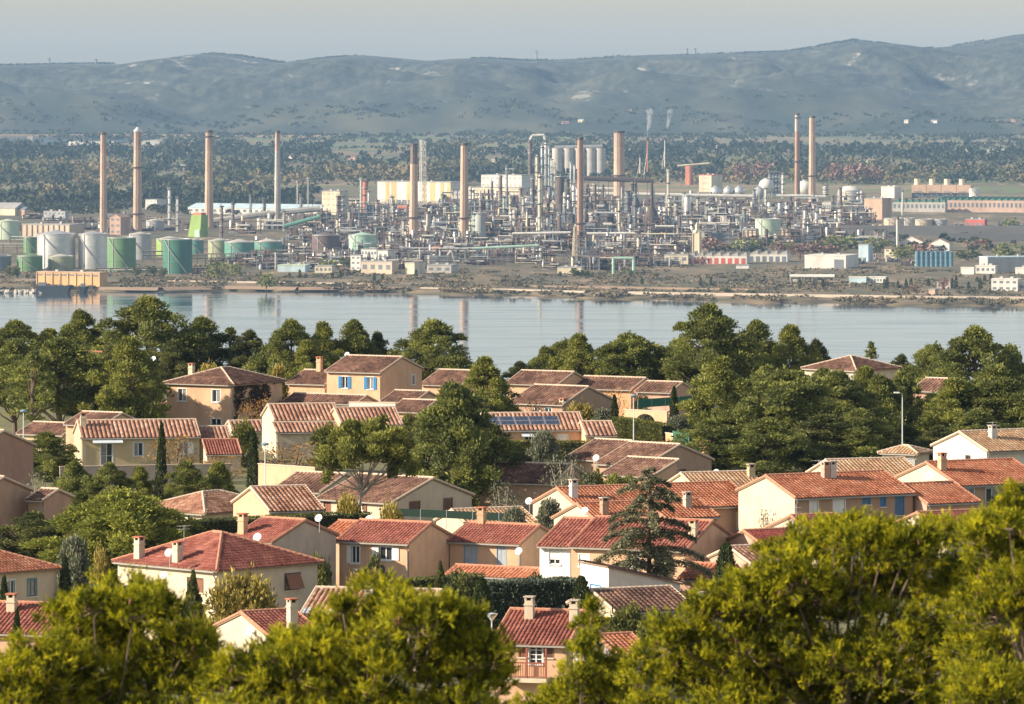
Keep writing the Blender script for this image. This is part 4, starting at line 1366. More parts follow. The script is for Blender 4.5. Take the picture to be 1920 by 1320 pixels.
for a in [
 # lakeside row, left to right
 ('round', 28, 604, 118, 700, 'tall pine at the picture edge by the lake'),
 ('cone', 92, 618, 90, 705, 'pine behind the tall trunked pines beside the picture edge'),
 ('round2', 150, 584, 96, 702, 'narrow pointed pine standing above the red tiled cabin'),
 ('round', 276, 560, 146, 700, 'tallest rounded pine on the lake edge, above the long cream bungalow'),
 ('round2', 378, 597, 112, 706, 'pine rising directly behind the hipped peach house'),
 ('slim', 432, 615, 60, 704, 'slim pine beside the hipped peach house on the lake edge'),
 ('dark', 468, 622, 70, 700, 'dark low pine between the hipped house and the blue shuttered house'),
 ('round', 545, 603, 104, 694, 'leftmost pine of the cluster behind the blue shuttered house'),
 ('cone', 606, 606, 84, 700, 'second pine of the cluster behind the blue shuttered house'),
 ('round2', 664, 603, 92, 702, 'third pine of the cluster behind the blue shuttered house'),
 ('dark', 708, 626, 66, 704, 'dark rightmost pine of the cluster behind the blue shuttered house'),
 ('round', 812, 604, 128, 694, 'solitary round pine on the lake edge, right of the blue shuttered house'),
 ('dark', 975, 680, 60, 700, 'low dark pine at the lake edge beside the brown roofs'),
 ('round2', 1022, 652, 72, 704, 'low pine beginning the row behind the brown lakeside roofs'),
 ('cone', 1085, 628, 92, 700, 'pine behind the ridge of the first brown lakeside roof'),
 ('dome', 1178, 628, 118, 696, 'flat topped pine behind the orange walled lakeside house'),
 ('dark', 1238, 652, 84, 704, 'dark pine between the flat topped pine and the tall pair'),
 ('round', 1330, 576, 140, 690, 'tall spreading pine, highest of the trees right of the lake opening'),
 ('round2', 1418, 604, 104, 700, 'pine next to the tall spreading pine on the lake edge'),
 ('cone', 1482, 612, 104, 694, 'pine in front of the cream house with the round window'),
 ('dark', 1530, 640, 60, 705, 'dark pine edge against the water beside the round window house'),
 ('slim', 1633, 642, 40, 705, 'slender young pine rising behind the hipped roof with the round window'),
 ('dark', 1690, 668, 60, 704, 'low dark pine at the end of the hipped roof'),
 ('dome', 1750, 648, 84, 700, 'flat crowned pine left of the large pine near the picture edge'),
 ('round', 1828, 617, 140, 688, 'large billowing lakeside pine near the picture edge'),
 ('round2', 1892, 650, 84, 694, 'lakeside pine cut by the picture edge'),
 # second line
 ('tall', 28, 640, 130, 648, 'tall trunked pine cut by the picture edge above the lamp'),
 ('tall', 112, 638, 165, 640, 'tall trunked pine in front of the red tiled cabin'),
 ('dark', 180, 690, 100, 655, 'dark pine behind the tall trunked pine'),
 ('cone', 240, 634, 124, 636, 'dark bushy pine left of the hipped peach house'),
 ('slim', 62, 660, 70, 630, 'slim bare trunked pine over the cream cottage'),
 ('cone', 908, 672, 110, 605, 'upper of the two tall central pines'),
 ('round2', 848, 722, 168, 514, 'big central pine hiding the end of the solar roof'),
 ('dark', 925, 800, 110, 520, 'dark lower side of the central pines'),
 ('cone', 1352, 672, 130, 598, 'bushy pine beside the green garden screen'),
 ('round', 1440, 690, 120, 606, 'pine filling the gap below the tall lakeside pair'),
 ('round2', 1368, 772, 130, 575, 'bushy low pine beside the arched garden wall'),
 ('dome', 1480, 696, 160, 572, 'broad pine above the paired chimneys'),
 ('round', 1570, 700, 150, 584, 'dense pine in front of the cream round window house'),
 ('dark', 1545, 780, 170, 566, 'dark pine mass behind the small hipped house'),
 ('round2', 1648, 706, 110, 596, 'pine beside the tall street lamp'),
 ('cone', 1790, 712, 140, 590, 'pine just right of the tall street lamp'),
 ('round', 1868, 690, 150, 592, 'dense pine above the white gabled house'),
 ('dark', 1750, 740, 110, 606, 'dark pine behind the tall street lamp'),
 ('dark', 1918, 710, 90, 600, 'dark pine at the picture edge above the white gabled house'),
 ('round', 1330, 790, 120, 562, 'low pine behind the dish near the broad brown gable'),
 ('round2', 1440, 785, 130, 560, 'low pine between the broad gable and the long orange roof'),
 ('round', 1610, 770, 130, 566, 'low pine beside the small hipped house'),
 ('dark', 1700, 800, 80, 575, 'dark low pine at the foot of the tall street lamp'),
 ('round2', 1545, 694, 110, 604, 'pine covering the wall of the round window house'),
 ('cone', 1622, 690, 100, 606, 'pine covering the corner of the round window house'),
 ('round', 1690, 700, 80, 610, 'pine under the end of the hipped lakeside roof'),
 ('round2', 1830, 770, 120, 575, 'low pine behind the white gabled house'),
 ('dark', 1760, 800, 90, 570, 'dark low pine left of the white gabled house'),
 ('dome', 1060, 640, 80, 708, 'flat pine between the two low pines of the right lake edge'),
 ('round', 1270, 640, 90, 702, 'pine left of the tall spreading pine'),
 ('round2', 1380, 640, 110, 690, 'pine filling between the tall pair by the lake'),
 ('dark', 325, 640, 90, 690, 'dark pine between the tallest rounded pine and the hipped house'),
 ('dark', 210, 650, 80, 690, 'dark pine left of the tallest rounded pine'),
 ('cone', 575, 640, 90, 690, 'pine filling the cluster behind the slim chimney'),
 ('dark', 880, 740, 120, 590, 'dark pine between the two tall central pines'),
 # village trees
 ('wide', 226, 928, 236, 442, 'wide dense light green pine above the large hipped red roof'),
 ('dark', 62, 962, 130, 448, 'dark pine between the shaded gable and the light green pine'),
 ('round2', 140, 868, 90, 486, 'first pine of the low row below the terrace wall'),
 ('round', 205, 872, 92, 484, 'second pine of the low row below the terrace wall'),
 ('cone', 262, 876, 70, 490, 'third pine of the low row below the terrace wall'),
 ('round', 350, 868, 84, 487, 'pine of the low row just right of the tall cypress'),
 ('cone', 410, 868, 84, 489, 'last pine of the low row below the terrace wall'),
 ('round', 88, 812, 88, 545, 'dark green round tree beside the end of the cream bungalow'),
 ('shrub_pine', 1160, 885, 90, 505, 'leafy dark green shrub left of the cedar top'),
 ('shrub', 1110, 890, 70, 500, 'green shrub in front of the stepped brown roof'),
 ('bare', 1065, 845, 90, 498, 'sparse olive coloured tree before the stepped brown roof'),
 ('shrub_olive', 1018, 812, 72, 548, 'silvery olive tree under the solar roof'),
 ('autumn', 545, 828, 110, 548, 'thin orange leaved tree below the striped roof'),
 ('autumn', 325, 812, 84, 545, 'thin orange tree beside the tall cypress and the bungalow'),
 ('autumn', 415, 852, 80, 540, 'small orange tree under the red tiled canopy'),
 ('shrub', 455, 795, 60, 560, 'green garden tree beside the red tiled canopy'),
 ('shrub', 610, 800, 60, 556, 'green shrub under the striped veranda'),
 ('shrub', 770, 780, 50, 600, 'green tree beside the brown hipped wing'),
 ('shrub_yellow', 1085, 762, 66, 600, 'yellow green bush under the wide shaded gable'),
 ('autumn', 1000, 748, 44, 605, 'orange shrub against the wide brown gable'),
 ('shrub_olive', 1130, 768, 50, 598, 'grey shrub at the corner of the wide brown gable'),
 ('autumn', 1150, 730, 50, 640, 'reddish small tree between the lakeside roofs'),
 ('shrub_olive', 1212, 768, 34, 602, 'round clipped bush on the arched wall'),
 ('shrub_dark', 1205, 745, 40, 640, 'dark shrub in front of the green screen'),
 ('shrub_olive', 1270, 782, 60, 580, 'olive shrub beside the arched garden wall'),
 ('autumn', 1270, 815, 60, 568, 'red leaved shrub at the orange garden wall'),
 ('shrub_yellow', 450, 1090, 150, 386, 'yellow leaved fruit tree beside the large hipped house'),
 ('spruce', 362, 1070, 70, 390, 'conical green tree against the sunlit wall of the hipped house'),
 ('shrub_yellow', 190, 1040, 50, 420, 'yellow shrub beside the hipped red roof'),
 ('shrub_olive', 140, 1010, 70, 425, 'brown green tree beneath the light green pine'),
 ('shrub_yellow', 655, 938, 66, 455, 'yellow shrub before the brown shuttered house'),
 ('shrub_yellow', 735, 954, 66, 452, 'yellow shrub beside the green mesh fence'),
 ('shrub_dark', 706, 1046, 50, 428, 'dark round shrub under the white shutters'),
 ('shrub_yellow', 690, 1074, 84, 424, 'pale flowering shrub at the foot of the white shuttered house'),
 ('shrub', 600, 1048, 54, 425, 'green tree beside the brown tilted blind'),
 ('spruce', 826, 1052, 46, 415, 'small fir in front of the grey shuttered house'),
 ('shrub_dark', 860, 1078, 80, 412, 'dark shrubbery beside the small fir'),
 ('shrub_olive', 1030, 940, 60, 458, 'low dark shrub on the tan roof edge'),
 ('shrub_olive', 965, 955, 60, 452, 'dark small tree behind the grey shuttered house'),
 ('shrub_yellow', 1405, 1020, 40, 430, 'yellow shrub beside the peach gable'),
 ('shrub', 1175, 1140, 80, 392, 'clipped green shrubs under the low brown roof'),
 ('shrub', 1230, 1150, 80, 388, 'green shrub beside the clipped shrubs'),
 ('bare', 945, 900, 60, 490, 'bare pinkish tree in front of the shaded roof'),
 ('shrub_dark', 1010, 1085, 60, 405, 'dark shrub at the end of the blue hedge'),
 ('bare', 70, 880, 50, 500, 'sparse reddish bush beside the pink house'),
 ('shrub_yellow', 388, 690, 70, 668, 'yellow green bush behind the chimney of the hipped peach house'),
 ('shrub_yellow', 520, 690, 50, 668, 'yellow green bush left of the blue shuttered house'),
 ('shrub', 965, 770, 60, 604, 'green bush above the solar roof'),
 ('autumn', 480, 745, 60, 628, 'red and white flowering bush beside the ivy wall'),
 ('bare', 1440, 955, 50, 448, 'sparse grey bush before the white gable of the long orange roof'),
 # cypresses
 ('cypress', 303, 786, 24, 492, 'tall slender cypress in front of the cream bungalow'),
 ('cypress', 475, 800, 25, 520, 'slender cypress right of the red tiled canopy'),
 ('cypress', 1152, 738, 21, 590, 'small cypress beside the wide brown gable'),
 ('cypress', 1264, 722, 22, 606, 'small cypress in front of the green screen'),
 ('cypress_wide', 1361, 1016, 44, 409, 'broad dark cypress standing alone right of the cedar'),
 ('cypress_wide', 1090, 1078, 42, 397, 'broad cypress beside the white lean-to'),
 ('cypress_wide', 903, 1082, 44, 397, 'broad cypress at the end of the blue hedge'),
 ('cypress', 8, 1076, 26, 392, 'cypress at the picture edge before the hipped red roof'),
 ('cypress', 32, 1138, 24, 362, 'cypress before the bungalow in the bottom corner'),
 ('cypress', 122, 1040, 30, 412, 'dark cypress under the light green pine'),
]:
    place(*a)
for o in PROTO.values():                                   # the patterns themselves are not part of the place
    drop(o)

# umbrella pine with an open trunk -----------------------------------
def umbrella_pine():
    rng = np.random.default_rng(55)
    Y = 473
    x = (668 - 960) / FPX * Y
    g = float(near_z(x, Y)) - .2
    root = thing('umbrella_pine', 'spreading pine with forked pale trunk in front of the brown shuttered house', 'tree', (x, Y, g), 0, 'trees of the hillside village')
    fk = at(678, 915, Y) - Vector((x, Y, g))
    tb = MB()
    tb.tube([(0, 0, -.5), (.1, 0, fk.z * .5), fk], [.2, .17, .14], 8)
    C, R = [], []
    for (px, py, r, dy) in [(640, 830, 26, 0), (690, 815, 30, 1), (735, 830, 28, 0), (660, 812, 24, 1.5), (610, 862, 22, -.5), (645, 868, 26, -1), (700, 850, 34, 0), (745, 862, 26, .5), (770, 880, 20, 0), (612, 896, 15, -.6),
                            (760, 850, 24, 1.5), (722, 800, 20, .8), (675, 840, 34, 2), (738, 890, 14, 1), (750, 840, 22, -1), (715, 835, 28, -1.2), (655, 845, 24, -1.4)]:
        p = at(px, py, Y) - Vector((x, Y, g)) + Vector((0, dy, 0))
        rr = r * Y / FPX
        k = fk.lerp(p, .45) + Vector((rng.normal(0, .15), rng.normal(0, .2), -.25))
        tb.tube([fk - Vector((0, 0, rng.random() * .8)), k, p], [.1, .06, .02], 6)
        for j in range(7):
            d = unit(rng.normal(0, 1, 3))
            C.append(np.array(p) + d * rr * .6)
            R.append(rr * rng.uniform(.4, .62))
    tree_parts(root, leaves(C, R, 480, .32, rng), M_pine2, tb, M_bark2)
umbrella_pine()

def cedar():
    rng = np.random.default_rng(66)
    Y = 412
    x = (1216 - 960) / FPX * Y
    g = float(near_z(x, Y)) - .2
    root = thing('cedar_tree', 'tall cedar with tiered drooping branches before the red roofs', 'tree', (x, Y, g), 0, 'trees of the hillside village')
    Ht = at(1216, 872, Y).z - g
    tb = MB().tube([(0, 0, -.5), (.05, 0, Ht * .5), (0, 0, Ht)], [.24, .15, .02], 8)
    P, F, T, n0 = [], [], [], 0
    for i in range(56):
        k = (i + .5) / 56
        z = Ht * (.16 + .82 * k)
        a = i * 2.4 + rng.normal(0, .3)
        L = (5.3 * (1 - k) ** .62 + .3) * rng.uniform(.42, 1.15)
        d = np.array([math.cos(a), math.sin(a), 0])
        side = np.array([-d[1], d[0], 0])
        rise = rng.uniform(.0, .30) * L
        def pt(t):
            return np.array([0, 0, z]) + d * L * t + np.array([0, 0, rise * math.sin(t * 2.2) - .26 * L * t * t])
        tb.tube([pt(0), pt(.4), pt(.75), pt(1)], [.06, .045, .03, .01], 5)
        m = int(210 * L)
        t = rng.random(m) ** .75 * .92 + .08
        wv = rng.normal(0, .55, m) * (.13 * L + .16) * np.minimum(1, 1.4 - t)
        base = np.stack([pt(q) for q in t]) + side * wv[:, None] + np.array([0, 0, 1]) * (rng.normal(-.06, .12, m) - np.abs(wv) * .3)[:, None]
        ax = unit(d * .5 + side * np.sign(wv)[:, None] * .7 + rng.normal(0, .4, (m, 3)) + np.array([0, 0, .05]))
        l = .22 * rng.uniform(.5, 1.5, m)
        w = unit(np.cross(ax, np.array([0, 0, 1]) + rng.normal(0, .35, (m, 3)))) * (l * .3)[:, None]
        q = np.stack([base - ax * l[:, None] * .4, base + w, base + ax * l[:, None] * .6, base - w], 1).reshape(-1, 3)
        P.append(q); F.append(np.arange(4 * m).reshape(-1, 4) + n0); T.append(np.clip(rng.random(m) * .6 + rng.random() * .4, 0, 1))
        n0 += 4 * m
    tree_parts(root, (np.concatenate(P), np.concatenate(F), np.concatenate(T)), M_cedar, tb, M_bark)
cedar()

def palm(px, py, Y, label, R=1.7):
    rng = np.random.default_rng(5)
    p = at(px, py, Y)
    g = float(near_z(p.x, Y))
    root = thing('palm_tree', label, 'palm', (p.x, Y, g), 0)
    hz = max(.6, p.z - g)
    MB().tube([(0, 0, -.3), (0, 0, hz * .5), (0, 0, hz)], [.22, .19, .17], 8).build('trunk', M_bark, root)
    mt = needle_mat('palm frond', (.08, .10, .03), (.16, .18, .05), (.30, .28, .08))
    for i in range(16):
        a = i * 2.4
        e = .3 + .9 * rng.random()
        mb = MB()
        for k in range(12):
            t0, t1 = k / 12, (k + 1) / 12
            def q(t):
                return Vector((math.cos(a) * R * t * math.cos(e * .5), math.sin(a) * R * t * math.cos(e * .5), hz + R * (math.sin(e) * t - .75 * t * t)))
            s = Vector((-math.sin(a), math.cos(a), 0)) * .34 * (1 - t0) ** .5
            mb.quad(q(t0), q(t1), q(t1) + s - Vector((0, 0, .12)))
            mb.quad(q(t0), q(t1) - s - Vector((0, 0, .12)), q(t1))
        mb.build('frond', mt, root)
palm(965, 852, 556, 'small palm with arching fronds under the solar roof')

# hedges, fences, garden walls ---------------------------------------
def hedge(p, q, Y0, Y1, top, wid, label, m, dens=130, size=.22):
    """a clipped hedge between two pixels along its foot"""
    rng = np.random.default_rng(int(p + q))
    a = Vector(((p - 960) / FPX * Y0, Y0, 0))
    b = Vector(((q - 960) / FPX * Y1, Y1, 0))
    L = (b - a).length
    za = float(near_z((a.x + b.x) / 2, (a.y + b.y) / 2)) - .3
    zt = at((p + q) / 2, top, (Y0 + Y1) / 2).z - za
    root = thing('hedge', label, 'hedge', (a.x, a.y, za), math.atan2(b.y - a.y, b.x - a.x), 'garden hedges')
    n = int(dens * (2 * L * zt + L * wid) * .55)
    u = rng.uniform(0, L, n)
    f = rng.random(n)
    ft = wid / (wid + 2 * zt)
    v = np.where(f < ft, rng.uniform(-wid / 2, wid / 2, n), np.where(f < .78, -wid / 2, wid / 2))
    bumpy = .16 * (fbm(u / 1.1, v, 2, 3) - .5) * 2
    z = np.where(f < ft, zt + bumpy, rng.uniform(0, 1, n) * (zt + bumpy))
    v = v + rng.normal(0, .07, n) + bumpy * np.where(f < ft, 0, .8)
    nn = np.stack([rng.normal(0, .3, n), np.where(f < ft, 0, np.sign(v)), np.where(f < ft, 1, .5)], 1)
    ax = unit(nn + rng.normal(0, .4, (n, 3)))
    l = size * rng.uniform(.6, 1.4, n)
    c = np.stack([u, v, z], 1)
    w = unit(np.cross(ax, rng.normal(0, 1, (n, 3)))) * (l * .26)[:, None]
    P = np.stack([c - ax * l[:, None] * .5, c + w, c + ax * l[:, None] * .5, c - w], 1).reshape(-1, 3)
    o = obj('foliage', mesh_np('foliage', P, np.arange(4 * n).reshape(-1, 4), np.clip(vnoise(u * 1.3, z * 1.3, 4) * .6 + rng.random(n) * .4, 0, 1)), m, root)
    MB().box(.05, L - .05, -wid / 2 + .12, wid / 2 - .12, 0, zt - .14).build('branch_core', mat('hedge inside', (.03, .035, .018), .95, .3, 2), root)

hedge(912, 1085, 403, 404, 1088, 2.2, 'thick blue green hedge beside the white walled house', M_blue, 150, .26)
hedge(345, 690, 447, 455, 968, 1.2, 'long dark clipped hedge behind the large hipped red roof', M_dark)
hedge(740, 900, 420, 424, 1082, 1.5, 'dark hedge at the foot of the grey shuttered house', M_dark)
hedge(1160, 1250, 588, 575, 789, 1.2, 'clipped hedge on top of the pink retaining wall', M_leaf)
hedge(940, 1120, 562, 560, 827, 1.2, 'green hedge under the solar roof bungalow', M_leaf)
hedge(180, 230, 393, 394, 1096, 1.6, 'small blue hedge beside the sunlit hipped house wall', M_blue)
hedge(1140, 1240, 394, 390, 1162, 1.4, 'low bright green hedge below the brown roof of the lean-to', M_leaf)

def garden_wall(p, q, Y0, Y1, top, hgt, label, wk, arch=None):
    a, b = at(p, top, Y0), at(q, top, Y1)
    L = math.hypot(b.x - a.x, b.y - a.y)
    root = thing('garden_wall', label, 'wall', (a.x, a.y, a.z - hgt), math.atan2(b.y - a.y, b.x - a.x), 'garden walls')
    mb = MB()
    if arch:
        u0, u1 = L * arch[0], L * arch[1]
        r = (u1 - u0) / 2
        k = 12
        mb.box(0, u0, -.12, .12, -1.5, hgt)
        mb.box(u1, L, -.12, .12, -1.5, hgt)
        for i in range(k):
            t0, t1 = math.pi * i / k, math.pi * (i + 1) / k
            xa, xb = u0 + r - r * math.cos(t0), u0 + r - r * math.cos(t1)
            za, zb = hgt * .25 + .55 * hgt * math.sin(t0), hgt * .25 + .55 * hgt * math.sin(t1)
            for y in (-.12, .12):
                mb.quad((xa, y, za), (xb, y, zb), (xb, y, hgt), (xa, y, hgt))
            mb.quad((xa, -.12, za), (xa, .12, za), (xb, .12, zb), (xb, -.12, zb))
        mb.box(u0, u1, -.11, .11, hgt - .02, hgt)
    else:
        mb.box(0, L, -.12, .12, -1.5, hgt)
    mb.build('masonry', wall_mat(wk), root)
    MB().box(-.04, L + .04, -.17, .17, hgt, hgt + .08).build('coping', M_mortar, root)
garden_wall(112, 432, 520, 524, 876, 1.2, 'pale terrace wall in front of the long cream bungalow', 'grey')
garden_wall(1172, 1252, 598, 594, 768, 1.6, 'peach garden wall with a wide arch', 'peach', (.27, .72))
garden_wall(1158, 1252, 592, 575, 803, 2.2, 'pink retaining wall below the clipped hedge', 'pink')
garden_wall(1250, 1330, 572, 560, 812, 1.6, 'orange garden wall beside the red leaved shrub', 'orange')
garden_wall(486, 592, 515, 510, 870, 1.6, 'peach garden wall behind the lamp and the orange tree', 'peach')
garden_wall(1340, 1425, 418, 424, 1064, 2.4, 'pink garden wall beside the broad dark cypress', 'pink')
garden_wall(1310, 1400, 396, 400, 1112, 2.4, 'lilac garden wall behind the near pines', 'mauve')
garden_wall(655, 742, 632, 630, 754, .9, 'white terrace parapet in front of the blue shuttered house', 'white')

def fence(p, q, Y0, Y1, top, hgt, label, col):
    a, b = at(p, top, Y0), at(q, top, Y1)
    L = math.hypot(b.x - a.x, b.y - a.y)
    root = thing('mesh_fence', label, 'fence', (a.x, a.y, a.z - hgt), math.atan2(b.y - a.y, b.x - a.x), 'garden fences')
    n = max(2, int(L / 2.2))
    m = mat('green screen ' + label[:6], col, .8, .15, 2, stretch=(6, 6, .5))
    for i in range(n):
        MB().box(L * i / n + .03, L * (i + 1) / n - .03, -.012, .012, .08, hgt).build('screen_panel', m, root)
    for i in range(n + 1):
        MB().bar((L * i / n, 0, -.8), (L * i / n, 0, hgt + .05), .03, 6).build('post', M_steel, root)
fence(740, 985, 465, 459, 953, .7, 'dark green mesh fence behind the red roofs', (.007, .026, .017))
fence(1196, 1298, 625, 632, 749, 1.0, 'bright green garden screen by the lake houses', (.02, .13, .08))
fence(1262, 1292, 566, 562, 808, 1.3, 'short green screen above the orange garden wall', (.03, .16, .10))

# street lamps --------------------------------------------------------
def lamp(px, top, bot, Y, kind, label):
    p = at(px, top, Y)
    g = float(near_z(p.x, Y))
    g = min(g, at(px, bot, Y).z)
    root = thing('street_lamp', label, 'street lamp', (p.x, Y, g), 0, 'street lamps of the village')
    hz = p.z - g
    MB().bar((0, 0, -.3), (0, 0, hz), .075, 8, .045).build('pole', mat('pale pole', (.62, .64, .65), .5, .06, 3), root)
    if kind == 'disc':
        MB().lathe([(.07, hz - .1), (.34, hz + .02), (.36, hz + .08), (.28, hz + .16), (.08, hz + .22)], 18).build('lantern', mat('lamp blue', (.20, .30, .38), .4, .06, 3), root, True)
    elif kind == 'cone':
        MB().lathe([(.06, hz - .42), (.38, hz + .0), (.40, hz + .05), (.05, hz + .12)], 18).build('lantern', mat('lamp glass', (.55, .6, .62), .3, .06, 3), root, True)
    else:
        MB().tube([(0, 0, hz), (-.1, -.1, hz + .15), (-.5, -.3, hz + .22)], [.045, .04, .04], 6).build('arm', M_steel, root)
        MB().box(-.85, -.3, -.42, -.18, hz + .16, hz + .28).build('lantern', M_dish, root)
lamp(1188, 743, 830, 556, 'disc', 'slim street lamp with blue disc head beside the solar roof')
lamp(1692, 740, 850, 545, 'arm', 'tall white street lamp between the dense pines')
lamp(44, 772, 850, 560, 'disc', 'street lamp with blue head near the picture edge pines')
lamp(497, 834, 910, 508, 'disc', 'street lamp in front of the thin orange tree')
lamp(922, 1152, 1230, 372, 'cone', 'street lamp with conical lantern before the blue hedge')

# scrub covering the slope between the viewpoint and the village
rng = np.random.default_rng(77)
n = 3600
Y_ = rng.uniform(112, 345, n)
X_ = (rng.uniform(-350, 2270, n) - 960) / FPX * Y_
Z_ = near_z(X_, Y_)
R_ = rng.uniform(.35, .9, n)
P, F, T = leaves(np.stack([X_, Y_, Z_ + R_ * .3], 1), R_, 60, .4, rng)
setting(obj('hillside_scrub', mesh_np('hillside_scrub', P, F, T), M_dark), 'stuff', 'dark scrub covering the slope below the viewpoint')

# near pines at the foot of the frame ---------------------------------
def near_pine(label, Y, lobes, trunk_px, seed, dens=190):
    rng = np.random.default_rng(seed)
    x = (trunk_px - 960) / FPX * Y
    g = float(near_z(x, Y)) - .3
    root = thing('pine_tree', label, 'tree', (x, Y, g), 0, 'near pines below the viewpoint')
    O = Vector((x, Y, g))
    tb, tw = MB(), MB()
    top = max(at(px, py, Y).z for px, py, r in lobes) - g
    tb.tube([(0, 0, -.5), (.1, .1, top * .4), (0, 0, top * .75)], [.3, .22, .1], 8)
    P, F, T, n0 = [], [], [], 0
    cones = MB()
    for (px, py, r) in lobes:
        dy = rng.uniform(-1.0, 1.6)
        c = at(px, py, Y) - O + Vector((0, dy, 0))
        rm = r * Y / FPX * 1.12
        s = Vector((0, 0, max(.5, min(top * .7, c.z - 1.2))))
        tb.tube([s, s.lerp(c, .55) - Vector((0, 0, .25)), c], [.036, .024, .012], 6)
        m = int(4 * math.pi * rm * rm * 24) + 12
        d = unit(rng.normal(0, 1, (m, 3)))
        d[:, 2] = np.where(d[:, 2] < -.3, -d[:, 2], d[:, 2])
        gap = fbm(d[:, 0] * 2.6 + px * .1, d[:, 2] * 2.6 + d[:, 1] * 2.1, 2, seed)
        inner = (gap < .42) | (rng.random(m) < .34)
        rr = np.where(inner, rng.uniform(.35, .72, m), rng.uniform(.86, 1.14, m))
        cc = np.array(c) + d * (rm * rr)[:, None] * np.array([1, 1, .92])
        ct_ = np.clip(np.where(inner, .25, .5) + rng.normal(0, .24, m), 0, 1)  # inner tufts coloured darker: shade inside the crown put into the tone
        for j in range(0, m, 5):
            tw.tube([c, Vector(np.array(c) + d[j] * rm * .5) - Vector((0, 0, .06)), Vector(cc[j])], [.016, .010, .004], 4)
        S_, B = 9, 6
        ax = unit(d * .75 + np.array([0, 0, .8]) + rng.normal(0, .2, (m, 3)))
        sh = unit(np.repeat(ax, S_, 0) + rng.normal(0, .42, (m * S_, 3)))
        base = np.repeat(cc, S_, 0) + sh * rng.uniform(.02, .13, (m * S_, 1)) + rng.normal(0, .045, (m * S_, 3))
        n = m * S_
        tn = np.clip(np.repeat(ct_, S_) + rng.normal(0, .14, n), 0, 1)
        bd = unit(np.repeat(sh, B, 0) + rng.normal(0, .45, (n * B, 3)))
        ln = rng.uniform(.06, .115, n * B)
        st = np.repeat(base, B, 0) + np.repeat(sh, B, 0) * rng.uniform(-.04, .05, (n * B, 1))
        wv = unit(np.cross(bd, rng.normal(0, 1, (n * B, 3)))) * .0118
        tri = np.stack([st - wv, st + wv, st + bd * ln[:, None]], 1).reshape(-1, 3)
        P.append(tri); F.append(np.arange(3 * n * B).reshape(-1, 3) + n0); T.append(np.repeat(tn, B))
        n0 += 3 * n * B
        for j in range(0, m, 23):
            q = Vector(cc[j] + np.array([0, -.05, .02]))
            cones.bar(q, q + Vector((rng.normal(0, .02), rng.normal(0, .02), -.085)), .03, 6, .012)
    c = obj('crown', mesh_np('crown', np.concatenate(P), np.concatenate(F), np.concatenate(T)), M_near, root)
    tb.build('trunk', M_bark, root)
    t = tw.build('twigs', mat('twig bark', (.26, .19, .14), .9, .2, 5), root)
    t['kind'] = 'stuff'
    if cones.v:
        cones.build('pine_cones', mat('pine cone', (.20, .10, .055), .8, .25, 30), root)['kind'] = 'stuff'

near_pine('yellow green near pine in the bottom left corner', 96,
          [(215, 1175, 70), (140, 1200, 62), (290, 1180, 62), (90, 1260, 74), (345, 1225, 58), (200, 1250, 90), (40, 1310, 70), (300, 1290, 90), (150, 1320, 90), (385, 1290, 50), (-30, 1330, 70), (255, 1150, 40), (60, 1370, 80), (200, 1380, 90), (330, 1370, 80), (110, 1150, 20), (180, 1140, 34)], 200, 101)
near_pine('yellow green near pine at the bottom centre, below the grey shuttered house', 92,
          [(560, 1262, 66), (640, 1220, 62), (706, 1166, 56), (790, 1176, 56), (850, 1186, 52), (900, 1240, 56), (470, 1268, 50), (610, 1300, 90), (740, 1250, 84), (850, 1280, 84), (690, 1320, 90), (500, 1320, 70), (905, 1310, 50), (410, 1300, 40), (748, 1140, 24), (640, 1160, 20), (520, 1240, 36), (450, 1370, 70), (580, 1380, 80), (720, 1390, 80), (850, 1370, 80), (920, 1390, 40), (830, 1150, 26), (590, 1230, 40)], 700, 102)
near_pine('thin near pine with open branches right of the wooden balcony', 112,
          [(1095, 1232, 30), (1110, 1185, 22), (1090, 1275, 38), (1140, 1266, 42), (1120, 1310, 54), (1112, 1150, 13), (1165, 1300, 34), (1060, 1330, 36), (1102, 1208, 18), (1060, 1370, 56), (1150, 1350, 60), (1110, 1380, 60), (990, 1350, 30)], 1080, 103)
near_pine('large yellow green near pine filling the bottom right corner', 104,
          [(1545, 1054, 62), (1615, 1024, 54), (1480, 1094, 62), (1690, 1034, 50), (1765, 1034, 48), (1420, 1134, 62), (1350, 1154, 54), (1270, 1214, 60), (1245, 1294, 64), (1400, 1224, 90), (1540, 1154, 92), (1680, 1124, 90),
           (1810, 1114, 84), (1330, 1304, 90), (1490, 1294, 110), (1640, 1254, 110), (1790, 1234, 110), (1400, 1354, 80), (1560, 1354, 90), (1720, 1354, 90), (1225, 1354, 50), (1600, 989, 24), (1560, 1009, 24), (1310, 1144, 24), (1450, 1054, 20), (1300, 1404, 80), (1450, 1414, 80), (1620, 1414, 80), (1780, 1404, 90), (1660, 1004, 24), (1730, 1009, 22), (1500, 1049, 26), (1390, 1104, 26)], 1580, 104)
near_pine('near pine cut by the right picture edge with a bare twig', 99,
          [(1860, 1030, 56), (1915, 1010, 54), (1900, 968, 24), (1905, 1070, 80), (1890, 1160, 90), (1900, 1270, 100), (1850, 1320, 80), (1960, 1120, 80), (1840, 1010, 30), (1885, 985, 24), (1900, 1370, 90), (1908, 938, 12)], 1930, 105)

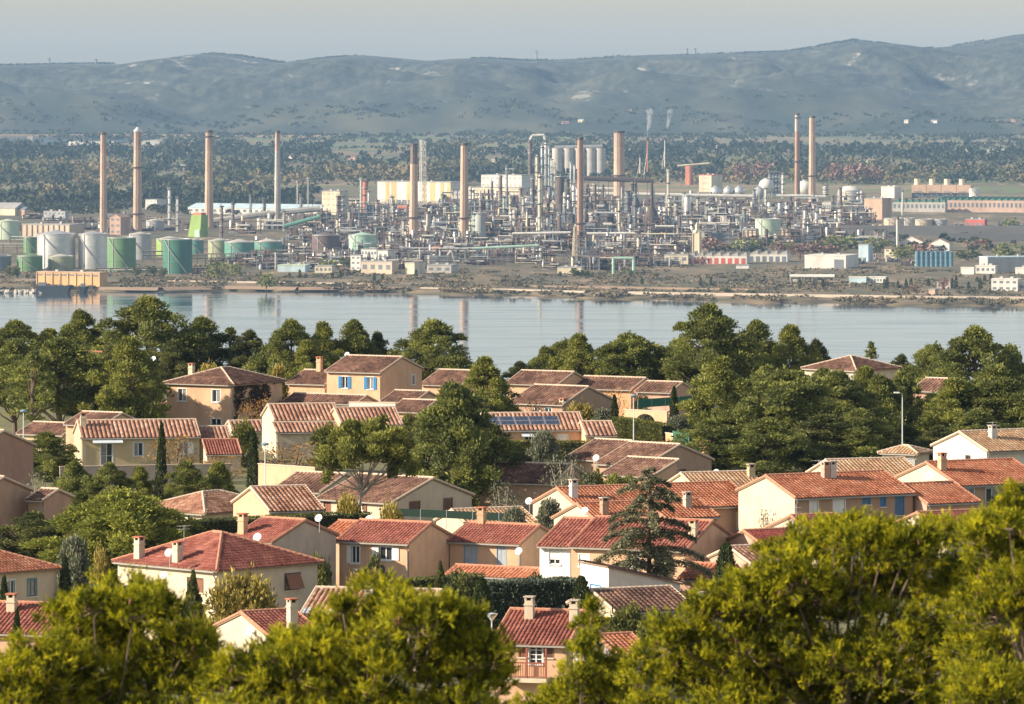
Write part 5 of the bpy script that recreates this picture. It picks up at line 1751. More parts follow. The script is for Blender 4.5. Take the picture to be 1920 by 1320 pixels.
# ------------------------------------------------------------------ the refinery across the lagoon
FC = {'silver': (.62, .62, .60), 'grey': (.40, .41, .40), 'palegreen': (.50, .60, .44), 'green': (.14, .25, .12), 'lime': (.27, .40, .11), 'emerald': (.065, .18, .13), 'olive': (.34, .36, .22), 'slate': (.18, .20, .22),
      'cream': (.66, .58, .42), 'teal': (.12, .28, .22), 'mint': (.38, .56, .44), 'rust': (.18, .122, .10), 'darkrust': (.10, .074, .065), 'tan': (.54, .37, .26), 'tan2': (.46, .31, .23), 'orange': (.66, .38, .16),
      'white': (.68, .65, .58), 'beige': (.54, .44, .33), 'red': (.55, .12, .09), 'brick': (.50, .20, .13), 'steelblue': (.13, .27, .35), 'yellow': (.62, .47, .22), 'dark': (.07, .07, .07), 'concrete': (.48, .45, .40),
      'roofgrey': (.34, .33, .31), 'paleblue': (.48, .60, .64), 'greenroof': (.10, .24, .18), 'rusttan': (.40, .23, .15), 'pinkish': (.60, .42, .33), 'pipe': (.50, .49, .46), 'purple': (.15, .105, .10)}
def fm(k):
    shiny = k in ('silver', 'pipe')
    return mat('plant ' + k, FC[k], .42 if shiny else .8, .10, .12, stain=1.22, metal=.55 if shiny else 0, spec=.3)
def sc_(Y):
    return FPX / Y

def far_base(px, row):
    p = far_at(px, row, -.8)
    return p, p.y

def big_chimney(px, top, base, wt, wb, col, label, rings=(), cap=None, topcol=None):
    p, Y = far_base(px, base)
    k = Y / FPX
    Ht = (base - top) * k + .8
    rt, rb = wt * k / 2, wb * k / 2
    root = thing('chimney_stack', label, 'chimney', p, 0, 'tall chimneys of the refinery')
    split = .80 if topcol else 1.0
    prof = [(rb + (rt - rb) * t, Ht * t) for t in (0, .12, .3, .5, .7, split)]
    MB().lathe(prof, 24).build('shaft', fm(col), root, True)
    if topcol:
        r8 = rb + (rt - rb) * split
        MB().lathe([(r8 + .05, Ht * split + .05), (rt, Ht)], 24).build('upper_shaft', fm(topcol), root, True)
    MB().lathe([(rt * 1.06, Ht - 2.5), (rt * 1.1, Ht - 1.2), (rt * 1.06, Ht + .6), (rt * .8, Ht + .65)], 24).build('crown_ring', fm('darkrust' if not cap else 'silver'), root)
    if cap:
        MB().lathe([(rt * .55, Ht + .3), (rt * .55, Ht + 2.0), (rt * .35, Ht + 3.2), (rt * .1, Ht + 3.6)], 16).build('cap', fm('white'), root, True)
    for r in rings:
        z = (base - r) * k
        rr = rb + (rt - rb) * z / Ht
        MB().lathe([(rr, z - .6), (rr * 1.0 + 2.2, z - .3), (rr + 2.2, z + .9), (rr, z + 1.0)], 24).build('platform', fm('darkrust' if col != 'tan2' else 'grey'), root)
    mb = MB()
    mb.box(-rb * .2 - .5, -rb * .2 + .5, -rb - .9, -rb + .3, 0, 4)
    for s in (-.3, .3):
        mb.bar((s - rb * .45, -rb * .92 - .5, 0), (s - rt * .45, -rt * .92 - .5, Ht), .14)
    mb.build('ladder', fm('pipe'), root)

big_chimney(194, 249, 436, 11, 14, 'tan', 'leftmost tall tan chimney with rusty top', topcol='tan2')
big_chimney(258, 244, 434, 14, 17, 'tan', 'tall tan chimney with dark rings and white dome cap', rings=(313, 400), cap=1, topcol='tan2')
big_chimney(392, 245, 430, 13, 17, 'tan', 'tall plain tan chimney behind the lime green tower', rings=(255,), topcol='tan2')
big_chimney(520.5, 246, 428, 9, 13.5, 'concrete', 'slim tall chimney, pale below and pinkish above', topcol='tan2')
big_chimney(776, 270, 456, 13, 17, 'tan', 'tan chimney with blackened top next to the white lattice tower', rings=(407,), topcol='rust')
big_chimney(870.5, 269, 459, 13, 18, 'tan', 'tan chimney with one dark band right of the striped hall', rings=(408,))
big_chimney(1088, 258, 456, 11, 13, 'rusttan', 'rust orange chimney in front of the grey silos', rings=(418,))
big_chimney(1161, 246, 396, 20, 21, 'tan', 'thickest tan chimney with a dark open top', rings=(328,), topcol='tan2')
big_chimney(1495, 213, 381, 9, 10.5, 'rusttan', 'slim red chimney with a pale banded top', rings=(302, 220), topcol='concrete')
big_chimney(1523, 218, 378, 11, 14, 'tan', 'tan chimney beside the slim red one', rings=(329,))
big_chimney(1692.5, 357, 404, 3.4, 4.0, 'white', 'thin white chimney above the beige tanks')
big_chimney(1683, 407, 482, 5, 6, 'white', 'slim white chimney with dark tip left of the blue silos', topcol='white')
big_chimney(803, 397, 457, 8, 9, 'concrete', 'short pale stack beside the blackened chimney')

def column(px, top, base, w, col, label, rings=5, name='process_column', grp='process columns of the refinery', dome=True):
    p, Y = far_base(px, base)
    k = Y / FPX
    Ht, r = (base - top) * k, max(.7, w * k / 2)
    root = thing(name, label, 'column', p, 0, grp)
    prof = [(r, 0), (r, Ht * .5), (r * .98, Ht - r)] + ([(r * .8, Ht - r * .35), (r * .35, Ht)] if dome else [(r, Ht)])
    MB().lathe(prof, 16).build('shell', fm(col), root, True)
    for i in range(rings):
        z = Ht * (.18 + .78 * i / max(1, rings - 1 or 1))
        mb = MB().lathe([(r, z - .2), (r + 1.6, z), (r + 1.6, z + 1.1), (r + 1.5, z + 1.1), (r + 1.5, z + .2), (r, z + .2)], 12, cap=False)
        mb.build('platform', fm('pipe' if i % 2 else 'darkrust'), root)
    mb = MB().bar((-r - .7, -.4, 0), (-r - .7, -.4, Ht + 1.5), .35, 6).bar((-r - .7, -.4, Ht + 1.5), (0, 0, Ht + 1.5), .35, 6).bar((0, 0, Ht + 1.5), (0, 0, Ht - .5), .35, 6)
    mb.build('overhead_pipe', fm('pipe'), root)

for a in [(318, 352, 424, 5, 'silver', 'silver process column right of the dome capped chimney'),
          (333, 369, 434, 4, 'silver', 'shorter silver column beside the lime green tower'),
          (416, 384, 446, 4.5, 'rust', 'thin rusty column right of the lime green tower'),
          (685, 336, 404, 10, 'brick', 'orange rust column left of the striped hall'),
          (677, 333, 404, 3, 'white', 'thin white pipe column beside the orange rust column'),
          (634, 366, 410, 5, 'rust', 'brown column in front of the cream block'),
          (643, 366, 410, 5, 'grey', 'grey column in front of the cream block'),
          (708, 374, 418, 4, 'rust', 'short rusty column in front of the striped hall'),
          (720, 386, 420, 4.5, 'concrete', 'short pale column with a flat cap near the blackened chimney'),
          (737, 382, 422, 4, 'concrete', 'pale short column left of the blackened chimney'),
          (705, 402, 432, 4, 'concrete', 'stubby pale column left of the pale cap column'),
          (994, 262, 366, 5, 'rust', 'tall lattice clad column under the pipe arch'),
          (1007, 290, 366, 6, 'cream', 'cream column of the tall silver cluster'),
          (1016, 272, 366, 4, 'silver', 'slender silver column second in the tall cluster'),
          (1023, 266, 366, 5, 'silver', 'tallest silver column of the cluster before the silos'),
          (1029, 272, 366, 3.5, 'white', 'thin white column of the cluster before the silos'),
          (1034, 296, 366, 4, 'silver', 'silver column of the cluster, right of the tallest'),
          (1040, 304, 366, 3.5, 'cream', 'shortest column of the silver cluster'),
          (1012, 326, 456, 6.5, 'cream', 'long ringed cream column left of the rust orange chimney'),
          (977, 352, 418, 5, 'rust', 'dark red column right of the white factory'),
          (951, 312, 420, 3, 'slate', 'thin dark mast column before the white factory'),
          (945, 367, 424, 4, 'mint', 'pale green column below the white factory'),
          (1051, 327, 412, 14, 'darkrust', 'thick dark brown column right of the long cream column'),
          (1066, 334, 412, 4, 'rust', 'rusty column between the dark column and the orange chimney'),
          (1070, 303, 352, 3, 'silver', 'thin silver column before the second silo'),
          (1077, 308, 352, 3, 'silver', 'thin silver column before the third silo'),
          (1177, 356, 414, 9, 'slate', 'dark slate column right of the thickest chimney'),
          (1186, 342, 414, 6, 'darkrust', 'dark column beside the slate column'),
          (1255, 370, 412, 5, 'cream', 'cream column right of the furnace stacks'),
          (1268, 378, 414, 8, 'concrete', 'pale column left of the grey vessel'),
          (1289, 364, 416, 13, 'silver', 'thick grey vessel below the brick red tower'),
          (1444, 322, 366, 5, 'slate', 'leftmost of five dark exchanger columns'),
          (1450, 322, 366, 5, 'slate', 'second of five dark exchanger columns'),
          (1456, 321, 366, 5, 'slate', 'middle of five dark exchanger columns'),
          (1462, 322, 366, 5, 'slate', 'fourth of five dark exchanger columns'),
          (1468, 324, 372, 5, 'white', 'pale column ending the dark exchanger row'),
          (1520, 390, 436, 6, 'cream', 'cream column below the tan chimney pair'),
          (1541, 408, 436, 5, 'cream', 'short cream column below the tan chimney pair'),
          (1548, 346, 368, 9, 'white', 'white ringed cylinder right of the tan chimney'),
          (900, 396, 456, 21, 'grey', 'big grey twin vessel right of the banded chimney'),
          (889, 398, 456, 6, 'mint', 'pale pipe column attached to the grey twin vessel'),
          (916, 375, 410, 6, 'slate', 'dark column above the grey twin vessel'),
          (855, 380, 410, 6, 'mint', 'pale green column left of the banded chimney'),
          (1104, 388, 414, 9, 'concrete', 'squat pale vessel right of the rust orange chimney'),
          (558, 338, 398, 2.2, 'concrete', 'thin pale mast left of the cream block'),
          (578, 332, 398, 2.2, 'concrete', 'taller thin pale mast left of the cream block')]:
    column(*a, rings=2 if a[3] < 4 or a[3] > 12 else 5)

_r = np.random.default_rng(404)
for i in range(20):
    px, base = 905 + 19.5 * i + _r.uniform(-7, 7), _r.uniform(398, 458)
    column(px, base - _r.uniform(38, 88), base, _r.uniform(3, 6.5), ['rust', 'silver', 'darkrust', 'cream', 'concrete', 'slate'][int(_r.integers(0, 6))], f'slender process column, {ORD[i]} from the left in the crowded heart of the plant', rings=4)
for i in range(18):
    px, base = 1235 + 23 * i + _r.uniform(-8, 8), _r.uniform(392, 440)
    column(px, base - _r.uniform(22, 48), base, _r.uniform(3, 7), ['rust', 'silver', 'cream', 'concrete', 'white', 'slate'][int(_r.integers(0, 6))], f'low process column, {ORD[i]} from the left, right of the largest dark furnace', rings=3)
for i in range(14):
    px, base = 430 + 33 * i + _r.uniform(-9, 9), _r.uniform(402, 462)
    column(px, base - _r.uniform(22, 50), base, _r.uniform(3, 6), ['rust', 'silver', 'cream', 'darkrust', 'concrete', 'slate'][int(_r.integers(0, 6))], f'thin process column, {ORD[i]} from the left, left of the banded chimney', rings=3)

def flare(px, top, base, w, col, label):
    p, Y = far_base(px, base)
    k = Y / FPX
    Ht = (base - top) * k
    root = thing('flare_stack', label, 'flare stack', p, 0, 'thin flare stacks')
    MB().bar((0, 0, 0), (0, 0, Ht), w * k / 2, 8, w * k / 2 * .8).build('stack', fm(col), root)
    MB().lathe([(w * k * .5, Ht - 4), (w * k * .8, Ht - 2), (w * k * .7, Ht + 2)], 10).build('burner_tip', fm('darkrust'), root)
    for i in range(3):
        a = i * 2.1
        MB().bar((math.cos(a) * 16, math.sin(a) * 16, 0), (0, 0, Ht * .75), .18).build('guy_wire', fm('pipe'), root)
flare(1214, 258, 340, 3.2, 'brick', 'reddish flare stack trailing steam')
flare(1246.5, 258, 336, 2.4, 'white', 'thin white flare stack trailing steam')
flare(1200, 290, 338, 2.4, 'white', 'short white flare stack left of the steaming pair')

def lattice(px, top, base, w, label, col='white', name='lattice_tower', n=12, taper=.55, grp=None, arms=0, Y=None, z=None):
    if Y is None:
        p, Y = far_base(px, base)
    else:
        p = Vector(((px - 960) / FPX * Y, Y, z))
    k = Y / FPX
    Ht, r = (base - top) * k if z is None else at(px, top, Y).z - z, w * k / 2
    root = thing(name, label, 'pylon' if arms else 'tower', p, .5, grp)
    t = max(.12, w * k * .05)
    legs = MB()
    def cr(i, z):
        q = 1 - (1 - taper) * z / Ht
        return Vector((r * q * (1, 1, -1, -1)[i], r * q * (1, -1, -1, 1)[i], z))
    for i in range(4):
        legs.bar(cr(i, 0), cr(i, Ht), t)
    legs.build('leg_frame', fm(col), root)
    br = MB()
    for j in range(n):
        z0, z1 = Ht * j / n, Ht * (j + 1) / n
        for i in range(4):
            br.bar(cr(i, z0), cr((i + 1) % 4, z1), t * .7)
            br.bar(cr((i + 1) % 4, z0), cr(i, z1), t * .7)
            br.bar(cr(i, z1), cr((i + 1) % 4, z1), t * .7)
    br.build('bracing', fm(col), root)
    for a in range(arms):
        zz = Ht * (.98 - .13 * a)
        MB().bar((-r * 1.5, 0, zz), (0, 0, zz + r * .5), t, 4).bar((r * 1.5, 0, zz), (0, 0, zz + r * .5), t, 4).bar((-r * 1.5, 0, zz), (r * 1.5, 0, zz), t).build('cross_arm', fm(col), root)
lattice(793, 262, 400, 10, 'white lattice tower between the blackened chimney and the striped hall', taper=.8)
lattice(1078, 424, 500, 10, 'pale lattice mast in front of the rust orange chimney', 'cream', n=8, taper=.35)
for px, top, l in [(92, 106, 'power pylon on the left end of the ridge line'), (1006, 92, 'power pylon on the middle of the ridge line'), (935, 106, 'small power pylon left of the middle one on the ridge'),
                   (1288, 88, 'first of two close power pylons on the ridge'), (1303, 88, 'second of two close power pylons on the ridge'), (1524, 84, 'small power pylon below the high summit'), (180, 108, 'short mast right of the left ridge pylon')]:
    x = (px - 960) / FPX * 19480
    lattice(px, top + 3, 0, 5, l, 'grey', 'power_pylon', 6, .25, 'power pylons on the ridge', arms=3, Y=19480, z=float(hill_z(np.array(x), np.array(19480.0))) - 2)

def tank(px, hw, top, base, col, label, roof='cone', stair=0, rc=None, name='storage_tank', grp='storage tanks of the refinery'):
    p, Y = far_base(px, base)
    k = Y / FPX
    r, Ht = hw * k, (base - top) * k
    root = thing(name, label, 'tank', p, 0, grp)
    MB().lathe([(r, 0), (r, Ht)], 40).build('shell', fm(col), root, True)
    for z in (.34, .67, .985):
        MB().lathe([(r, Ht * z - .25), (r + .25, Ht * z - .2), (r + .25, Ht * z + .2), (r, Ht * z + .25)], 40, cap=False).build('wind_girder', fm(col), root)
    if roof == 'cone':
        MB().lathe([(r * 1.01, Ht), (r * .5, Ht + r * .13), (.4, Ht + r * .24)], 40).build('roof', fm(rc or col), root)
    elif roof == 'dome':
        MB().lathe([(r, Ht), (r * .85, Ht + r * .2), (r * .5, Ht + r * .38), (.5, Ht + r * .46)], 32).build('roof', fm(rc or col), root, True)
    else:
        MB().lathe([(r * .97, Ht - 1.2), (.5, Ht - 1.0)], 32).build('roof', fm(rc or 'roofgrey'), root)
    if hw > 8 and name == 'storage_tank':
        mb = MB()
        n = 40
        for i in range(n):
            t0, t1 = i / n, (i + 1) / n
            a0, a1 = math.radians(-150 + 95 * t0 + 20 * stair), math.radians(-150 + 95 * t1 + 20 * stair)
            z0, z1 = Ht * (1 - t0), Ht * (1 - t1)
            ra, rb = r + .3, r + 1.3
            A, B = [Vector((math.cos(a0) * q, math.sin(a0) * q, z0)) for q in (ra, rb)], [Vector((math.cos(a1) * q, math.sin(a1) * q, z1)) for q in (ra, rb)]
            mb.quad(A[0], A[1], B[1], B[0])
            up = Vector((0, 0, 1.1))
            mb.quad(A[1], A[1] + up, B[1] + up, B[1])
        mb.build('stairway', fm('roofgrey'), root)
        MB().lathe([(r, Ht + .1), (r + .05, Ht + 1.1)], 40, cap=False).build('handrail', fm('pipe'), root)
        MB().bar((-r * .55, -r * .86, 0), (-r * .55, -r * .86, Ht), .4, 6).build('downpipe', fm('concrete'), root)

for a in [(15, 21, 414, 449, 'palegreen', 'pale green tank at the picture edge beside the long beige building', 'cone'),
          (57, 13, 444, 474, 'green', 'narrow green tank left of the big silver tank', 'flat'),
          (105.5, 36, 438, 503, 'silver', 'largest silver tank with a cone roof', 'cone'),
          (175, 28, 438, 503, 'silver', 'second silver tank standing below the leftmost chimney', 'cone'),
          (228, 27, 445, 509, 'green', 'mid green tank with curved stair in front of the grey tank', 'flat'),
          (263, 21, 438, 486, 'grey', 'grey tank half hidden behind the mid green tank', 'cone'),
          (318, 25, 447, 480, 'lime', 'light green tank behind the emerald tank', 'cone'),
          (333, 27.5, 448, 513, 'emerald', 'tall emerald green tank nearest the shore trees', 'flat'),
          (366, 16, 449, 476, 'teal', 'dark teal tank behind the emerald tank', 'cone'),
          (56, 24, 479, 509, 'green', 'low green tank in front of the largest silver tank', 'cone'),
          (114, 24, 480, 508, 'olive', 'low olive tank behind the orange warehouse', 'cone'),
          (-2, 23, 479, 509, 'slate', 'slate coloured tank cut by the picture edge', 'cone'),
          (411, 21, 450, 486, 'olive', 'olive and cream tank right of the emerald tank', 'cone'),
          (449, 28, 453, 488, 'teal', 'wide teal tank with pale cone roof', 'cone'),
          (503, 26, 452, 482, 'teal', 'teal tank with pale cone roof left of the rusty tank', 'cone'),
          (611, 26, 440, 484, 'purple', 'rust brown tank left of the mint tank', 'cone'),
          (680, 26, 440, 476, 'mint', 'mint green tank above the white offices', 'cone'),
          (291, 17, 413, 432, 'grey', 'small grey tank below the dome capped chimney', 'cone'),
          (1440, 24, 410, 449, 'palegreen', 'large pale green tank with dark curved stair', 'flat'),
          (1452, 14, 392, 412, 'cream', 'cream tank behind the large pale green tank', 'flat'),
          (1593, 22, 357, 378, 'white', 'white domed tank right of the tan chimney pair', 'dome'),
          (1676, 19, 409, 433, 'beige', 'beige tank left of the trio under the green sawtooth roofs', 'flat'),
          (1703, 12, 409, 430, 'concrete', 'pale tank in the middle of the beige trio', 'flat'),
          (1733, 17, 411, 431, 'beige', 'sunlit beige tank of the trio', 'flat'),
          (1763, 13, 411, 431, 'grey', 'grey tank at the end of the beige tanks', 'flat'),
          (1827, 10, 353, 373, 'white', 'white tank at the end of the cooling tower', 'flat'),
          (857, 8, 384, 394, 'white', 'small white tank behind the banded chimney', 'flat'),
          (1150, 7, 385, 400, 'white', 'small white tank left of the thickest chimney', 'flat'),
          (1348, 12, 390, 406, 'concrete', 'low pale tank below the spheres, leftmost', 'flat'),
          (1376, 11, 391, 408, 'grey', 'low grey tank below the spheres', 'flat'),
          (1402, 10, 388, 404, 'cream', 'low cream tank below the spheres, rightmost', 'flat'),
          (1364, 13, 404, 424, 'concrete', 'concrete tank left of the large pale green tank', 'flat'),
          (1390, 13, 402, 424, 'grey', 'grey squat tank beside the concrete tank', 'flat'),
          (1503, 11, 386, 400, 'cream', 'cream low tank below the slim red chimney', 'flat'),
          (1640, 5, 420, 432, 'cream', 'narrow cream tank left of the beige trio', 'flat'),
          (1653, 5, 420, 433, 'cream', 'second narrow cream tank beside the beige trio', 'flat')]:
    tank(*a, stair=(a[0] * 7 % 5) * .3, rc='concrete' if a[4] in ('teal', 'lime', 'grey', 'olive') else None)
for i in range(8):
    tank(1720 + 9 * i, 4.1, 470 + (i % 2), 500, 'steelblue', f'{ORD[i]} blue silo from the left in the row of eight', 'cone', name='blue_silo', grp='row of blue silos')
for i, px in enumerate((1045, 1066, 1087, 1108, 1126)):
    tank(px, 9.6, 277, 336, 'concrete', f'{ORD[i]} tall grey silo from the left behind the rust orange chimney', 'flat', name='grain_silo', grp='tall grey silos')
for i, (px, hw, top, base, c) in enumerate([(487, 5, 408, 430, 'white'), (499, 5, 408, 430, 'white'), (512, 4, 410, 430, 'white'), (448, 6, 416, 436, 'concrete'), (462, 5, 416, 436, 'white'), (588, 5, 392, 402, 'white'), (622, 6, 402, 414, 'white'), (600, 10, 394, 410, 'grey')]):
    tank(px, hw, top, base, c, f'small round vessel, {ORD[i]} along the conveyor bridge behind the rusty tank', 'flat', name='small_tank', grp='small vessels along the conveyor')

def sphere(px, cy, r, base, col, label):
    p, Y = far_base(px, base)
    k = Y / FPX
    R, zc = r * k, (base - cy) * k
    root = thing('gas_sphere', label, 'gas sphere', p, 0, 'gas storage spheres')
    MB().lathe([(R * math.cos(t) + .01, zc + R * math.sin(t)) for t in np.linspace(-math.pi / 2, math.pi / 2, 15)], 28).build('shell', fm(col), root, True)
    for i in range(8):
        a = i * math.pi / 4
        MB().bar((math.cos(a) * R * .95, math.sin(a) * R * .95, 0), (math.cos(a) * R * .95, math.sin(a) * R * .95, zc), .5, 6).build('support_leg', fm('concrete'), root)
    MB().lathe([(R * .3, zc + R * .95), (R * .35, zc + R + .6), (R * .1, zc + R + 1.2)], 12).build('top_platform', fm('pipe'), root)
for i, a in enumerate([(1342, 359, 11, 374, 'silver', 'leftmost of the low silver gas spheres'), (1366, 358, 10, 373, 'silver', 'second low silver gas sphere from the left'), (1386, 358, 10, 373, 'silver', 'third low silver gas sphere from the left'),
                       (1423, 361, 11.5, 378, 'grey', 'grey gas sphere in front of the white one'), (1437, 348, 14.5, 370, 'white', 'large white gas sphere left of the dark exchanger row'),
                       (1509, 352, 15, 374, 'white', 'large white gas sphere between the red and tan chimneys')]):
    sphere(*a)

# buildings -----------------------------------------------------------
def building(x0, x1, side, top, base, wall, label, roof='flat', rc='roofgrey', b=-27, pil=0, wins=0, rows=1, name='plant_building', grp='plant buildings', wc='slate', pc=None, door=0, rise=.22, base_z=None):
    p, Y = far_base(x1, base)
    k = Y / FPX
    br = math.radians(b)
    W = (x1 - x0) * k / math.cos(br)
    D = max(4.0, side * k / abs(math.sin(br)))
    Ht = (base - top) * k
    R = Matrix.Rotation(br, 3, 'Z')
    cen = p - R @ Vector((W / 2, -D / 2, 0))
    root = thing(name, label, 'building', cen, br, grp)
    mb = MB().box(-W / 2, W / 2, -D / 2, D / 2, 0, Ht)
    if roof == 'gable_front':                                # gable end faces the viewer
        h = W * rise
        mb.quad((-W / 2, -D / 2, Ht), (W / 2, -D / 2, Ht), (0, -D / 2, Ht + h))
        mb.quad((W / 2, D / 2, Ht), (-W / 2, D / 2, Ht), (0, D / 2, Ht + h))
    mb.build('wall', fm(wall), root)
    e = .5
    if roof == 'flat':
        r = MB().box(-W / 2 - .3, W / 2 + .3, -D / 2 - .3, D / 2 + .3, Ht, Ht + .9).build('roof', fm(rc), root)
        rr = MB()
        for i in range(2):
            u = -W / 2 + W * (.25 + .4 * i)
            rr.box(u, u + 3, -2, 1, Ht + .9, Ht + 2.6)
        if W > 20:
            rr.build('roof_unit', fm('concrete'), r)
    elif roof == 'gable':
        h = D * rise
        s = MB()
        slab(s, [(-W / 2 - e, -D / 2 - e, Ht), (W / 2 + e, -D / 2 - e, Ht), (W / 2 + e, 0, Ht + h), (-W / 2 - e, 0, Ht + h)], .4)
        slab(s, [(W / 2 + e, D / 2 + e, Ht), (-W / 2 - e, D / 2 + e, Ht), (-W / 2 - e, .01, Ht + h), (W / 2 + e, .01, Ht + h)], .4)
        s.quad((W / 2, -D / 2, Ht - .1), (W / 2, D / 2, Ht - .1), (W / 2, 0, Ht + h - .1))
        s.build('roof', fm(rc), root)
    elif roof == 'gable_front':
        h = W * rise
        s = MB()
        slab(s, [(-W / 2 - e, -D / 2 - e, Ht - .2), (0, -D / 2 - e, Ht + h + .3), (0, D / 2 + e, Ht + h + .3), (-W / 2 - e, D / 2 + e, Ht - .2)], .5)
        slab(s, [(0.01, -D / 2 - e, Ht + h + .3), (W / 2 + e, -D / 2 - e, Ht - .2), (W / 2 + e, D / 2 + e, Ht - .2), (0.01, D / 2 + e, Ht + h + .3)], .5)
        s.build('roof', fm(rc), root)
    elif roof == 'saw':
        n = max(3, int(W / 9))
        for i in range(n):
            a, c = -W / 2 + W * i / n, -W / 2 + W * (i + 1) / n
            s = MB()
            s.quad((a, -D / 2 - .3, Ht + .02), (c, -D / 2 - .3, Ht + .02), (c - .3, -D / 2 - .3, Ht + 4.2))
            s.quad((c, D / 2, Ht + .02), (a, D / 2, Ht + .02), (c - .3, D / 2, Ht + 4.2))
            slab(s, [(a, -D / 2 - .6, Ht + .1), (c - .3, -D / 2 - .6, Ht + 4.3), (c - .3, D / 2, Ht + 4.3), (a, D / 2, Ht + .1)], .3)
            s.quad((c, -D / 2, Ht), (c, D / 2, Ht), (c - .3, D / 2, Ht + 4.2), (c - .3, -D / 2, Ht + 4.2))
            s.build('roof_bay', fm(rc), root)
    elif roof == 'vault':
        n = 12
        pr = [(-W / 2 * math.cos(math.pi * i / n), Ht + W * rise * math.sin(math.pi * i / n)) for i in range(n + 1)]
        s = MB()
        for i in range(n):
            (xa, za), (xb, zb) = pr[i], pr[i + 1]
            s.quad((xa, -D / 2 - e, za), (xb, -D / 2 - e, zb), (xb, D / 2 + e, zb), (xa, D / 2 + e, za))
        s.quad(*[(x, -D / 2, z) for x, z in pr])
        s.build('roof', fm(rc), root)
    if pil:
        for i in range(pil + 1):
            u = -W / 2 + W * i / pil
            MB().box(u - .45, u + .45, -D / 2 - .8, -D / 2 - .001, 0, Ht - .3).build('pilaster', fm(pc or wall), root)
        if wins < 0:
            for i in range(pil):
                u = -W / 2 + W * (i + .5) / pil
                MB().box(u - W / pil * .3, u + W / pil * .3, -D / 2 - .12, -D / 2 - .002, Ht * .78, Ht * .9).build('window', fm(wc), root)
    if wins > 0:
        for r_ in range(rows):
            z0, z1 = Ht * (r_ + .42) / rows, Ht * (r_ + .78) / rows
            for i in range(wins):
                u = -W / 2 + W * (i + .5) / wins
                ww = W / wins * .26
                MB().box(u - ww, u + ww, -D / 2 - .15, -D / 2 - .002, z0, z1).build('window', fm(wc), root)
    for i in range(door):
        u = -W / 2 + W * (i + .5) / door
        MB().box(u - W / door * .3, u + W / door * .3, -D / 2 - .18, -D / 2 - .003, 0, Ht * .72).build('door', fm(pc or 'slate'), root)
    return root, W, D, Ht

